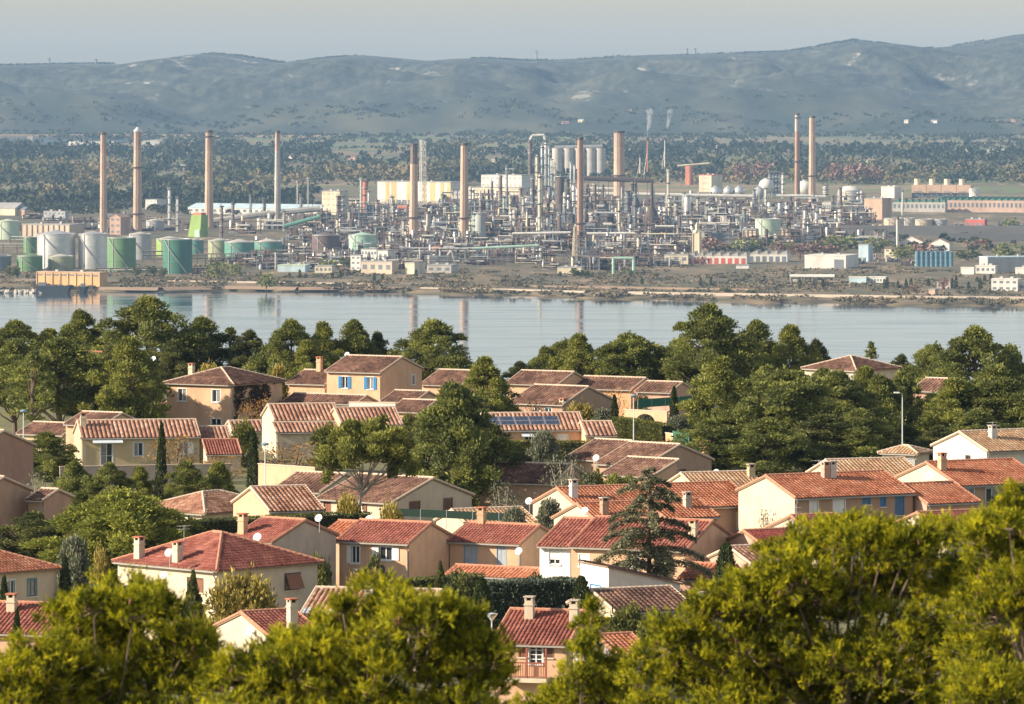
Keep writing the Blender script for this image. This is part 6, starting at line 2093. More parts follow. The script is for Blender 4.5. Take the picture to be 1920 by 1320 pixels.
for a, kw in [
 ((64, 187, 12, 511, 538, 'orange', 'long orange warehouse with pilasters on the water edge'), dict(pil=8, wins=-1, pc='tan', rc='tan')),
 ((36, 131, 24, 421, 446, 'beige', 'long beige building with dark pilasters behind the silver tanks'), dict(pil=9, pc='rust')),
 ((-20, 28, 22, 390, 404, 'cream', 'wide grey gabled shed at the picture edge behind the pale green tank'), dict(roof='gable', rc='roofgrey')),
 ((205, 226, 16, 406, 440, 'tan2', 'small reddish plant house between the first two chimneys'), dict(roof='gable_front', rc='tan2', wins=2, rows=3)),
 ((345, 600, 30, 391, 404, 'white', 'very long white shed with pale blue roof behind the slim chimney'), dict(roof='gable', rc='paleblue', wins=22, rise=.12)),
 ((272, 294, 16, 374, 392, 'white', 'white shed with pale roof left of the silver columns'), dict(wins=3, rows=3, wc='grey')),
 ((603, 637, 15, 358, 410, 'cream', 'tall cream block left of the orange rust column'), dict(wins=4, rows=5, wc='beige')),
 ((706, 845, 22, 341, 384, 'white', 'large white hall with broad yellow stripes'), dict(pil=0)),
 ((902, 978, 20, 328, 368, 'white', 'long white factory with horizontal bands'), dict(wins=9, rows=3, wc='concrete')),
 ((868, 975, 20, 352, 378, 'cream', 'cream low annex below the white factory'), dict(wins=14, wc='beige')),
 ((950, 966, 8, 316, 330, 'orange', 'small orange penthouse on the white factory'), dict()),
 ((846, 866, 8, 358, 386, 'concrete', 'small pale block beside the striped hall'), dict(wins=3, rows=2)),
 ((996, 1010, 6, 363, 392, 'white', 'small white house left of the long cream column'), dict(roof='gable', rc='white')),
 ((1018, 1042, 6, 378, 396, 'yellow', 'yellow block right of the long cream column'), dict()),
 ((1311, 1334, 22, 328, 360, 'cream', 'cream block with red top right of the brick tower'), dict(rc='red', wins=1, rows=3, wc='beige')),
 ((1285, 1294, 6, 308, 348, 'brick', 'slender brick red tower beside the cream block'), dict(rc='cream')),
 ((1387, 1418, 5, 429, 452, 'beige', 'beige bay walled block left of the pale green tank'), dict(pil=4, pc='rust')),
 ((1464, 1485, 17, 429, 455, 'beige', 'beige bay walled block right of the pale green tank'), dict(pil=3, pc='rust')),
 ((1622, 1654, 20, 372, 412, 'tan', 'tan tower block left of the thin white chimney'), dict()),
 ((1653, 1677, 16, 350, 372, 'white', 'white cube building above the tan tower block'), dict(rc='white')),
 ((1675, 1772, 6, 378, 398, 'concrete', 'grey sawtooth roofed workshop behind the beige tanks'), dict(roof='saw', rc='greenroof', wins=12, b=-14)),
 ((1758, 1950, 20, 375, 398, 'pinkish', 'long green sawtooth roofed workshop at the picture edge'), dict(roof='saw', rc='greenroof', wins=24, b=-14)),
 ((1811, 1846, 6, 411, 430, 'red', 'bright red shed behind the embankment'), dict(door=4)),
 ((1640, 1672, 8, 444, 462, 'white', 'first white gabled shed below the embankment, smallest of three'), dict(roof='gable_front', rc='tan2', b=-20)),
 ((1688, 1730, 8, 452, 462, 'white', 'middle white gabled shed below the embankment'), dict(roof='gable_front', rc='tan2', b=-20)),
 ((1743, 1780, 8, 455, 470, 'white', 'last white gabled shed below the embankment, with a door'), dict(roof='gable_front', rc='tan2', b=-20, door=1)),
 ((1659, 1680, 8, 465, 484, 'cream', 'small cream house left of the slim white chimney foot'), dict(roof='gable', rc='rust', wins=2, rows=2)),
 ((1510, 1586, 28, 479, 504, 'white', 'large white hall with a dark door near the shore'), dict(rc='white', b=-20)),
 ((1610, 1628, 10, 458, 490, 'paleblue', 'tall pale blue plant tower behind the white shore hall'), dict(b=-20)),
 ((1850, 1950, 12, 481, 510, 'grey', 'large grey hall at the picture edge near the shore'), dict(rc='paleblue', b=14)),
 ((1802, 1826, 4, 501, 514, 'white', 'small white cabin left of the two part white cabin'), dict(rc='white', b=-20)),
 ((1830, 1866, 6, 498, 513, 'white', 'two part white cabin in front of the grey hall'), dict(rc='white', b=-20, wins=4)),
 ((1905, 1950, 6, 502, 515, 'white', 'white cabin at the picture edge before the grey hall'), dict(rc='white', b=-20)),
 ((1592, 1624, 4, 519, 531, 'paleblue', 'pale blue site cabin on the shore field'), dict(rc='white', b=-15)),
 ((1627, 1660, 6, 519, 531, 'white', 'white site cabin beside the pale blue one'), dict(rc='white', b=-15, wins=6)),
 ((1860, 1908, 12, 523, 546, 'white', 'white two storey house on the shore near the picture edge'), dict(wins=4, rows=2, b=-18, rc='white')),
 ((1910, 1950, 6, 530, 546, 'white', 'white low house cut by the picture edge on the shore'), dict(wins=3, b=-18, rc='white')),
 ((1757, 1782, 4, 528, 541, 'concrete', 'pale walled shed on the shore field between cypresses'), dict(b=-15)),
 ((1742, 1753, 8, 542, 554, 'tan', 'small concrete hut on the dike'), dict(b=-25)),
 ((1287, 1400, 8, 478, 495, 'white', 'red doored sawtooth shed near the shore'), dict(roof='saw', rc='concrete', door=9, pc='red', b=-10)),
 ((1403, 1476, 8, 475, 491, 'white', 'pale sawtooth shed right of the red doored one'), dict(roof='saw', rc='concrete', door=6, b=-10)),
 ((1246, 1290, 6, 477, 495, 'cream', 'cream end block of the red doored shed'), dict(wins=3, b=-10)),
 ((1299, 1311, 5, 436, 478, 'cream', 'slim cream tower with a pointed cap above the sawtooth shed'), dict(rc='cream', b=-20, pil=1)),
 ((657, 676, 4, 478, 507, 'white', 'narrow white office block below the mint tank'), dict(wins=2, rows=3)),
 ((677, 706, 4, 467, 496, 'white', 'upper white office block with a window band'), dict(wins=5, rows=2)),
 ((708, 727, 14, 469, 498, 'white', 'white office block with shaded side, rightmost of the offices'), dict(wins=2)),
 ((676, 735, 12, 490, 514, 'beige', 'beige canopy building in front of the white offices'), dict(wins=4)),
 ((759, 777, 20, 492, 514, 'cream', 'beige square block left of the dark canopy'), dict()),
 ((800, 846, 12, 497, 512, 'concrete', 'low grey plant room right of the beige square block'), dict(b=-15, wins=3)),
 ((801, 834, 6, 480, 494, 'white', 'bright white cubic plant room behind the grey one'), dict(rc='white')),
 ((764, 786, 4, 458, 472, 'red', 'red box shelter at the foot of the blackened chimney'), dict(rc='red')),
 ((905, 972, 6, 465, 480, 'cream', 'cream control building with dark windows right of the banded chimney'), dict(wins=8, b=-12)),
 ((966, 1002, 10, 464, 482, 'white', 'white control building with vertical fins'), dict(wins=9, wc='rust', b=-12)),
 ((520, 572, 8, 497, 510, 'paleblue', 'long low pale roofed shelter behind the shore lawn'), dict(rc='palegreen', b=-10)),
 ((590, 622, 6, 498, 512, 'cream', 'cream cluster of cabins right of the low shelter'), dict(wins=4, b=-10)),
 ((127, 214, 10, 265, 277, 'white', 'long white depot far behind the leftmost chimney'), dict(door=5, pc='concrete', b=-12)),
 ((264, 300, 8, 266, 277, 'concrete', 'pale depot with a rounded roof behind the dome capped chimney'), dict(roof='vault', rc='concrete', b=-12, rise=.12)),
 ((0, 46, 10, 392, 404, 'tan', 'dark roofed tan hangar left of the beige building'), dict(roof='gable', rc='slate')),
 ((80, 122, 6, 396, 414, 'grey', 'grey frame building above the long beige one'), dict(wins=5, rows=2)),
 ((1045, 1090, 6, 501, 513, 'cream', 'low cream wall building by the dark round trees'), dict(b=-10)),
 ((1380, 1404, 4, 497, 504, 'white', 'tiny white kiosk in front of the sawtooth sheds'), dict(b=-10)),
 ((1605, 1640, 4, 299, 304, 'white', 'white villa on the wooded plain right of the tan chimney'), dict(b=-10, rc='tan2')),
 ((1803, 1822, 4, 280, 287, 'white', 'white works far off behind the cooling tower'), dict(b=-10, rc='white')),
 ((1852, 1886, 4, 281, 288, 'white', 'second white works far off near the picture edge'), dict(b=-10, rc='white')),
]:
    r = building(*a, **kw)
    if 'yellow stripes' in a[6]:
        root, W, D, Ht = r
        for u, w, m_ in ((.11, .05, 'yellow'), (.19, .07, 'yellow'), (.40, .07, 'yellow'), (.62, .05, 'yellow'), (.72, .07, 'yellow'), (.86, .05, 'yellow'), (.95, .05, 'yellow')):
            MB().box(-W / 2 + W * u, -W / 2 + W * (u + w), -D / 2 - .2, -D / 2 - .002, Ht * .08, Ht - .2).build('cladding_stripe', fm(m_), root)
        for i in range(4):
            u = -W / 2 + W * (.18 + .08 * i)
            MB().box(u, u + W * .06, -D / 2 - .35, -D / 2 - .21, 0, Ht * .22).build('dock_door', fm('slate'), root)
    if 'dark door' in a[6]:
        root, W, D, Ht = r
        MB().box(W * .22, W * .44, -D / 2 - .3, -D / 2 - .003, 0, Ht * .75).build('door', fm('slate'), root)
    if 'pointed cap' in a[6]:
        root, W, D, Ht = r
        MB().lathe([(W * .8, Ht + .9), (W * .5, Ht + 3.5), (W * .28, Ht + 3.6), (W * .28, Ht + 9), (.2, Ht + 12)], 4).build('cap', fm('cream'), root)

_r = np.random.default_rng(505)
for i in range(18):
    x0, base = 560 + 58 * i + _r.uniform(-14, 14), _r.uniform(396, 470)
    w, hh = _r.uniform(14, 32), _r.uniform(9, 20)
    building(x0, x0 + w, w * .4, base - hh, base, ['cream', 'white', 'concrete', 'beige', 'white'][i % 5], f'small pale process block, {ORD[i]} from the left among the pipes of the plant', wins=int(_r.integers(2, 5)), rows=int(_r.integers(1, 3)))
# lime green tower
p, Y = far_base(372, 444)
k = Y / FPX
root = thing('process_tower', 'bright lime green wedge shaped tower in front of the tan chimney', 'tower', p, math.radians(-32))
Ht, W, D = 42 * k, 25 * k, 26 * k
mb = MB()
mb.v += [(-W * .62, -D / 2, 0), (W / 2, -D / 2, 0), (W / 2, D / 2, 0), (-W * .62, D / 2, 0), (-W * .4, -D / 2 + W * .18, Ht), (W / 2, -D / 2 + W * .18, Ht), (W / 2, D / 2, Ht), (-W * .4, D / 2, Ht)]
mb.f += [(0, 3, 2, 1), (4, 5, 6, 7), (0, 1, 5, 4), (1, 2, 6, 5), (2, 3, 7, 6), (3, 0, 4, 7)]
mb.build('cladding', fm('lime'), root)
MB().box(-W * .35, W * .4, -D * .2, D * .4, Ht, Ht + 3).build('roof_plant', fm('brick'), root)
MB().box(W * .02, W * .46, -D / 2 - .05, -D / 2 + .1, Ht * .02, Ht * .35).build('lower_panel', fm('mint'), root)

# cooling tower block with four fan stacks
p, Y = far_base(1821, 372)
k = Y / FPX
br = math.radians(-12)
W, D, Ht = 113 * k, 22.0, 26 * k
root = thing('cooling_tower', 'long tan cooling tower with four round fan stacks', 'cooling tower', p - Matrix.Rotation(br, 3, 'Z') @ Vector((W / 2, -D / 2, 0)), br)
for i in range(4):
    a, c = -W / 2 + W * i / 4, -W / 2 + W * (i + 1) / 4
    MB().box(a + .3, c - .3, -D / 2, D / 2, Ht * .42, Ht).build('cell', fm('tan'), root)
    MB().lathe([(5.2, Ht), (4.4, Ht + 5), (4.8, Ht + 9)], 20, ((a + c) / 2 - 4, 0, 0)).build('fan_stack', fm('cream'), root, True)
    mb = MB()
    for j in range(5):
        u = a + (c - a) * (j + .5) / 5
        mb.box(u - .3, u + .3, -D / 2, -D / 2 + .6, 0, Ht * .42)
    mb.bar((a + 4, -D / 2 - 2.5, Ht * .5), (c - 6, -D / 2 - 2.5, Ht * .5), .8, 8).bar((c - 10, -D / 2 - 2.5, Ht * .52), (c - 4, -D / 2 - 3, Ht * .2), .8, 8)
    mb.build('riser_pipe', fm('slate'), root)
MB().box(-W / 2 + .5, W / 2 - .5, -D / 2 + 2, D / 2 - 2, 0, Ht * .42).build('louvre_wall', fm('slate'), root)

# open shelter with a white roof on posts
p, Y = far_base(1565, 530)
k = Y / FPX
W, D, Ht = 84 * k, 12, 17 * k
root = thing('open_shelter', 'open shelter with a long white roof on the shore field', 'shelter', p - Vector((W / 2, -D / 2, 0)), 0)
s = MB()
slab(s, [(-W / 2, -D / 2, Ht - 2), (W / 2, -D / 2, Ht - 2), (W / 2, 0, Ht), (-W / 2, 0, Ht)], .5)
slab(s, [(W / 2, D / 2, Ht - 2), (-W / 2, D / 2, Ht - 2), (-W / 2, .01, Ht), (W / 2, .01, Ht)], .5)
s.build('roof', fm('white'), root)
for i in range(5):
    for y in (-D / 2 + .6, D / 2 - .6):
        MB().box(-W / 2 + .5 + (W - 1.6) * i / 4, -W / 2 + 1.1 + (W - 1.6) * i / 4, y - .3, y + .3, 0, Ht - 2.4).build('post', fm('concrete'), root)
MB().box(-W * .42, -W * .18, -2, 3, 0, Ht * .45).build('stored_crates', fm('white'), root)

# furnaces with tapering stacks
def furnace(px, top, base, w, label):
    p, Y = far_base(px, base)
    k = Y / FPX
    Ht, r = (base - top) * k, w * k / 2
    root = thing('furnace_stack', label, 'furnace', p, 0, 'dark furnaces with tapering stacks')
    MB().lathe([(r, 0), (r, Ht * .40), (r * .8, Ht * .47), (r * .32, Ht * .56), (r * .24, Ht * .60), (r * .2, Ht)], 16).build('firebox', fm('darkrust'), root, True)
    MB().lathe([(r * .21, Ht * .70), (r * .30, Ht * .705), (r * .30, Ht * .73), (r * .21, Ht * .735)], 12).build('platform', fm('rust'), root)
    for i in range(8):
        a = i * math.pi / 4
        MB().bar((math.cos(a) * r * 1.05, math.sin(a) * r * 1.05, 0), (math.cos(a) * r * 1.05, math.sin(a) * r * 1.05, Ht * .38), .5).build('buckstay', fm('rust'), root)
    MB().bar((r * 1.15, 0, 0), (r * .3, 0, Ht * .9), .5, 6).build('duct', fm('silver'), root)
furnace(1131, 345, 408, 18, 'dark furnace stack left of the thickest chimney')
furnace(1192, 334, 414, 18, 'dark furnace stack right of the thickest chimney')
furnace(1222, 340, 446, 26, 'largest dark furnace with tall tapering stack')
furnace(1050, 400, 452, 14, 'low dark furnace below the thick dark column')

# pipes, ducts, racks --------------------------------------------------
def pipeline(pts, base, dia, col, label, sup=8, name='pipeline'):
    """a raised pipe through (px,row) points at the distance of a ground row"""
    p0, Y = far_base(pts[0][0], base)
    root = thing(name, label, 'pipeline', p0, 0, 'raised pipelines')
    P = [at(px, py, Y) - p0 for px, py in pts]
    mb = MB()
    for a, c in zip(P, P[1:]):
        mb.bar(a, c, dia / 2, 8)
    mb.build('pipe', fm(col), root)
    L = P[-1] - P[0]
    for i in range(sup):
        t = (i + .5) / sup
        j = t * (len(P) - 1)
        a = P[int(j)].lerp(P[min(int(j) + 1, len(P) - 1)], j - int(j))
        MB().box(a.x - .4, a.x + .4, a.y - 1.2, a.y + 1.2, 0, a.z - dia * .4).build('support', fm('rust'), root)
pipeline([(1106, 363), (1200, 364), (1300, 366), (1412, 368)], 392, 5, 'white', 'long fat white pipeline across the middle of the refinery', 14)
pipeline([(1104, 353), (1152, 354)], 392, 4, 'white', 'upper white pipe left of the thickest chimney', 3)
pipeline([(1456, 367), (1510, 367), (1545, 369)], 384, 4, 'white', 'white pipeline between the tan chimney pair', 5)
pipeline([(1095, 334), (1150, 336), (1226, 339)], 402, 7, 'darkrust', 'rusty horizontal duct leading to the thickest chimney', 6, 'flue_duct')
pipeline([(830, 392), (830, 361), (850, 361), (850, 355), (858, 355), (858, 392)], 402, 2, 'slate', 'dark pipe loop in front of the striped hall', 3)
pipeline([(994, 262), (998, 254), (1020, 253), (1022, 262)], 366, 4, 'white', 'pale pipe arch on top of the tall columns', 2)
pipeline([(1150, 513), (1150, 484), (1188, 484), (1188, 513)], 516, 3, 'mint', 'pale green pipe portal near the shore', 2)
pipeline([(400, 414), (480, 403), (600, 391)], 428, 8, 'roofgrey', 'inclined grey conveyor bridge behind the teal tanks', 8, 'conveyor_bridge')
pipeline([(532, 424), (600, 406)], 440, 5, 'teal', 'green inclined conveyor left of the rusty tank', 4, 'conveyor_bridge')
pipeline([(1040, 276), (1130, 274)], 336, 6, 'pipe', 'gallery running over the tall grey silos', 6, 'silo_gallery')
pipeline([(1270, 311), (1330, 306)], 352, 3, 'cream', 'cream gantry beam above the brick red tower', 4)
pipeline([(840, 478), (846, 470), (852, 490), (862, 490)], 498, 2.5, 'concrete', 'white crooked pipe frame below the banded chimney', 2)
pipeline([(885, 466), (1010, 460)], 484, 3, 'mint', 'pale pipe along the cream control building', 8)
pipeline([(960, 438), (1070, 436)], 470, 3, 'white', 'white pipe left of the rust orange chimney', 7)
pipeline([(1100, 438), (1190, 437)], 470, 3, 'white', 'white pipe right of the rust orange chimney', 6)

def drum(px, cy, w, base, col, label):
    p, Y = far_base(px, base)
    k = Y / FPX
    L, r, zc = w * k, 3.2, (base - cy) * k
    root = thing('horizontal_drum', label, 'drum', p, -.2, 'horizontal drums')
    mb = MB().lathe([(.2, -L / 2 - 1.4), (r * .8, -L / 2 - .7), (r, -L / 2), (r, L / 2), (r * .8, L / 2 + .7), (.2, L / 2 + 1.4)], 14)
    mb.v = [(z, y, x + zc) for x, y, z in mb.v]
    mb.build('shell', fm(col), root, True)
    for u in (-L * .3, L * .3):
        MB().box(u - .8, u + .8, -r * .8, r * .8, 0, zc - r * .6).build('saddle', fm('concrete'), root)
for a in [(750, 465, 18, 476, 'silver', 'silver horizontal drum left of the red box shelter'), (820, 466, 16, 477, 'brick', 'rusty horizontal drum between two silver drums'), (842, 465, 18, 476, 'silver', 'silver horizontal drum right of the rusty drum'),
          (722, 463, 20, 474, 'cream', 'cream horizontal drum behind the white offices'), (755, 388, 18, 398, 'brick', 'orange horizontal drum before the striped hall'),
          (965, 407, 14, 418, 'white', 'white drum under the steam right of the dark red column')]:
    drum(*a)

# process units: steel frames full of vessels and pipes --------------
def unit_proto(seed):
    """about 30 m wide, 24 m high, 16 m deep"""
    rng = np.random.default_rng(seed)
    W, D, Ht = 30.0, 16.0, 24.0
    cols = ['rust', 'darkrust', 'slate', 'purple', 'darkrust', 'pipe', 'cream', 'concrete', 'grey', 'slate']
    root = thing('process_unit', 'proto', 'process unit')
    nx_, nl = int(rng.integers(3, 6)), int(rng.integers(3, 5))
    st = ['rust', 'purple', 'darkrust', 'slate', 'rust'][int(rng.integers(0, 5))]
    mb = MB()
    hs = [Ht * rng.uniform(.45, 1) for _ in range(nx_ + 1)]
    for i in range(nx_ + 1):
        x = -W / 2 + W * i / nx_
        for y in (-D / 2, D / 2):
            mb.box(x - .3, x + .3, y - .3, y + .3, 0, hs[i])
    for j in range(1, nl + 1):
        z = Ht * j / nl * .9
        for i in range(nx_):
            if min(hs[i], hs[i + 1]) > z - .5:
                for y in (-D / 2, D / 2):
                    mb.box(-W / 2 + W * i / nx_, -W / 2 + W * (i + 1) / nx_, y - .25, y + .25, z - .3, z + .3)
    mb.build('steel_frame', fm(st), root)['kind'] = 'stuff'
    for j in range(1, nl + 1):
        z = Ht * j / nl * .9
        a = int(rng.integers(0, nx_ - 1))
        MB().box(-W / 2 + W * a / nx_, -W / 2 + W * (a + 1 + int(rng.integers(0, 2))) / nx_, -D / 2 + .4, D / 2 - .4, z + .3, z + .6).build('platform', fm(cols[int(rng.integers(0, 5))]), root)
    for i in range(int(rng.integers(5, 9))):
        x, y, r = rng.uniform(-W / 2, W / 2), rng.uniform(-D / 2, D / 2), rng.uniform(.6, 2.0)
        h = rng.uniform(7, 27)
        MB().lathe([(r, 0), (r, h - r * .6), (r * .7, h - r * .15), (.1, h)], 12, (x, y, 0)).build('vessel', fm(cols[int(rng.integers(0, 10))]), root, True)
    for i in range(int(rng.integers(2, 5))):
        x, y, z, r = rng.uniform(-W * .3, W * .3), -D / 2 - rng.uniform(0, 3), rng.uniform(2, 14), rng.uniform(.8, 1.7)
        L = rng.uniform(5, 10)
        MB().bar((x - L / 2, y, z), (x + L / 2, y, z), r, 10).build('exchanger', fm(cols[int(rng.integers(0, 10))]), root)
    for i in range(int(rng.integers(5, 9))):
        z, y, r = rng.uniform(2, Ht * .85), -D / 2 - rng.uniform(.5, 2), rng.uniform(.3, .75)
        xa, xb = rng.uniform(-W * .6, 0), rng.uniform(0, W * .6)
        z2 = z + rng.uniform(-6, 8)
        MB().bar((xa, y, z), (xb, y, z), r, 6).bar((xb, y, z), (xb, y, max(.5, z2)), r, 6).build('pipe', fm(['pipe', 'white', 'rust', 'darkrust', 'cream', 'grey'][int(rng.integers(0, 6))]), root)
    MB().box(-W * .42, W * .38, -2, D * .4, 0, rng.uniform(6, 15)).build('dark_infill', fm(['dark', 'slate', 'purple', 'dark', 'darkrust'][int(rng.integers(0, 5))]), root)  # dark box added to fill the frame, its colour standing for shade inside
    return root

UP = [unit_proto(200 + i) for i in range(14)]
ROWS = [('unit row nearest the shore', 499, 395, 1270, 17, (18, 32)), ('second unit row', 488, 430, 1270, 17, (18, 30)), ('third unit row', 478, 440, 1262, 18, (22, 36)), ('fourth unit row', 468, 560, 1290, 16, (20, 34)), ('fifth unit row', 458, 560, 1660, 20, (20, 38)),
        ('sixth unit row', 447, 540, 1380, 18, (20, 34)), ('seventh unit row', 436, 436, 1620, 20, (20, 38)), ('eighth unit row', 425, 560, 1630, 20, (18, 34)), ('ninth unit row', 414, 560, 1640, 20, (20, 40)), ('tenth unit row', 404, 620, 1640, 20, (18, 34)), ('farthest unit row', 394, 640, 1620, 20, (14, 30)), ('row behind the silver tanks', 428, 10, 400, 11, (8, 18)),
        ('row by the blue silos', 493, 1590, 1712, 5, (9, 18)), ('row by the red shed', 427, 1785, 1960, 6, (7, 13)), ('row behind the beige building', 412, 40, 330, 8, (8, 16))]
ADJ = ['rusty', 'dark', 'pale', 'tangled', 'tall', 'low', 'dense']
for ri, (rn, base, xa, xb, n, hh) in enumerate(ROWS):
    for i in range(n):
        px = xa + (xb - xa) * (i + .5) / n + RNG.uniform(-12, 12)
        bb = base + RNG.uniform(-7, 7)
        p, Y = far_base(px, bb)
        k = Y / FPX
        w = (xb - xa) / n * RNG.uniform(.95, 1.4) * k / 30
        hgt = RNG.uniform(*hh) * k / 24 * (1.5 if 890 < px < 1260 and 3 < ri < 11 else 1)
        lab = f'process unit full of pipes, {ORD[i]} from the left in the {rn}'
        o = copy_tree(UP[(i * 5 + ri * 3) % len(UP)], p, RNG.uniform(-.45, -.1) + (math.pi if RNG.random() < .5 else 0), (w, RNG.uniform(.8, 1.4), hgt), lab)
        o['group'] = 'process units of the refinery'
for o in UP:
    drop(o)

# pipe racks running along the plant
def rack(x0, x1, base, hgt, label, seed):
    rng = np.random.default_rng(seed)
    p, Y = far_base(x0, base)
    q, _ = far_base(x1, base)
    L = (q - p).length
    root = thing('pipe_rack', label, 'pipe rack', p, 0, 'pipe racks of the refinery')
    n = max(3, int(L / 14))
    tm_ = MB().box(-.35, .35, -3.3, -2.7, 0, hgt).box(-.35, .35, 2.7, 3.3, 0, hgt).box(-.3, .3, -3.6, 3.6, hgt - .5, hgt).box(-.3, .3, -3.6, 3.6, hgt * .6, hgt * .6 + .5).mesh('trestle')
    tm_.materials.append(fm('rust'))
    for i in range(n + 1):
        o = obj('trestle', tm_, None, root)
        o.location = (L * i / n, 0, 0)
    for j in range(7):
        y, z, r = rng.uniform(-3, 3), (hgt if j % 2 else hgt * .6 + .5) + .4, rng.uniform(.25, .6)
        MB().bar((0, y, z), (L, y, z), r, 6).build('pipe', fm(['pipe', 'white', 'rust', 'cream', 'grey', 'darkrust'][int(rng.integers(0, 6))]), root)
for i, (x0, x1, b, hgt) in enumerate([(370, 500, 497, 12), (440, 660, 486, 10), (690, 900, 480, 9), (740, 1000, 500, 8), (880, 1260, 492, 9), (900, 1290, 466, 9), (560, 760, 448, 9), (1120, 1420, 432, 9), (1280, 1640, 420, 10), (700, 1000, 430, 9), (1100, 1330, 452, 9), (1480, 1660, 440, 9), (1040, 1300, 400, 9), (1300, 1640, 398, 9), (-20, 110, 474, 10), (268, 330, 492, 12), (180, 400, 512, 5), (20, 130, 458, 9), (380, 560, 470, 10)]):
    rack(x0, x1, b, hgt, f'long pipe rack on trestles, {ORD[i]} counted from the shore side of the plant' if i else 'pipe rack on tall trestles beside the emerald tank', 300 + i)

# embankment, dikes, moored barges ------------------------------------
def dike(pts, hgt, wid, m, name, top_w=.4, kind='structure'):
    mb = MB()
    for (xa, ra), (xb, rb) in zip(pts, pts[1:]):
        a, b = far_at(xa, ra, -1.5), far_at(xb, rb, -1.5)
        d = (b - a)
        s = Vector((-d.y, d.x, 0)).normalized()
        q = []
        for c in (a, b):
            q.append([c - s * wid / 2, c - s * wid * top_w / 2 + Vector((0, 0, hgt + 1.5)), c + s * wid * top_w / 2 + Vector((0, 0, hgt + 1.5)), c + s * wid / 2])
        for i in range(3):
            mb.quad(q[0][i], q[1][i], q[1][i + 1], q[0][i + 1])
    o = mb.build(name, m)
    setting(o, kind)
M_stone = mat('pale dike stone', (.52, .44, .33), .95, .3, .12, col2=(.40, .32, .24))
M_bank = mat('grey earth bank', (.10, .095, .085), .95, .2, .02)
M_dirt = mat('tan dirt', (.30, .21, .14), .95, .2, .03)
dike([(1180, 551), (1300, 553), (1500, 556), (1700, 559), (1990, 563)], 2.2, 14, M_stone, 'stone_dike_embankment')
dike([(790, 541), (960, 544), (1100, 548)], 1.2, 12, M_stone, 'shore_track_embankment')
dike([(1000, 538), (1200, 541), (1420, 545)], 1.5, 30, M_dirt, 'dirt_bank')
dike([(190, 540), (300, 541), (420, 538), (560, 540), (760, 540)], 1.0, 20, M_dirt, 'sand_bank')
dike([(300, 527), (500, 530), (700, 533)], 1.0, 10, M_stone, 'track_embankment')
dike([(1500, 440), (2060, 441)], 11, 90, M_bank, 'reservoir_embankment', .3)
dike([(1770, 452), (2060, 450)], 9, 70, M_bank, 'reservoir_outer_embankment', .3)

def barge(px, base, w, h, label, cabin=.2):
    Y = FPX * CAMZ / (base - HOR)
    k = Y / FPX
    x = (px - 960) / FPX * Y
    root = thing('moored_barge', label, 'barge', (x, Y, -.3), -.12, 'dark barges moored at the warehouse')
    L, H_ = w * k, h * k
    mb = MB()
    mb.v += [(-L / 2, -4, 0), (L / 2 - 5, -4, 0), (L / 2 - 5, 4, 0), (-L / 2, 4, 0), (-L / 2, -5, H_), (L / 2 - 3, -5, H_), (L / 2, 0, H_ + 1), (L / 2 - 3, 5, H_), (-L / 2, 5, H_)]
    mb.f += [(0, 3, 2, 1), (0, 1, 5, 4), (1, 6, 5), (1, 2, 6), (2, 7, 6), (2, 3, 8, 7), (3, 0, 4, 8), (4, 5, 6, 7, 8)]
    mb.build('hull', mat('barge hull', (.05, .06, .075), .6, .2, .3), root)
    MB().box(-L * .45, -L * .45 + L * cabin, -2.5, 2.5, H_, H_ + 3).build('deckhouse', fm('slate'), root)
    MB().bar((L * .1, 0, H_), (L * .1, 0, H_ + 6), .2, 6).build('mast', fm('pipe'), root)
barge(104, 550, 70, 15, 'long dark barge moored before the orange warehouse')
barge(160, 549, 18, 12, 'short dark barge right of the long one', .4)

# breakwater stones
rng = np.random.default_rng(91)
root = thing('breakwater', 'rubble breakwater of pale stones at the left of the warehouse', 'breakwater', (0, 0, 0))
st_ = mat('breakwater stone', (.48, .44, .38), .95, .25, .4)
protos = []
for i in range(4):
    mb = MB().lathe([(.3, -1), (1.1 + rng.random() * .3, -.5), (1.3, .2), (.8, .9), (.2, 1.1)], 6)
    mb.v = [(a * rng.uniform(.8, 1.3), b * rng.uniform(.8, 1.3), c * rng.uniform(.8, 1.2)) for a, b, c in mb.v]
    me = mb.mesh('stone')
    me.materials.append(st_)
    protos.append(me)
for i in range(90):
    px = rng.uniform(-40, 94)
    Y = FPX * CAMZ / (549.5 - HOR) + rng.normal(0, 3)
    o = obj('stone', protos[i % 4], None, root)
    o.location = ((px - 960) / FPX * Y, Y, rng.uniform(-.2, 1.6))
    s = rng.uniform(.8, 1.9)
    o.scale = (s, s, s)
    o.rotation_euler = (rng.random() * 3, rng.random() * 3, rng.random() * 6)

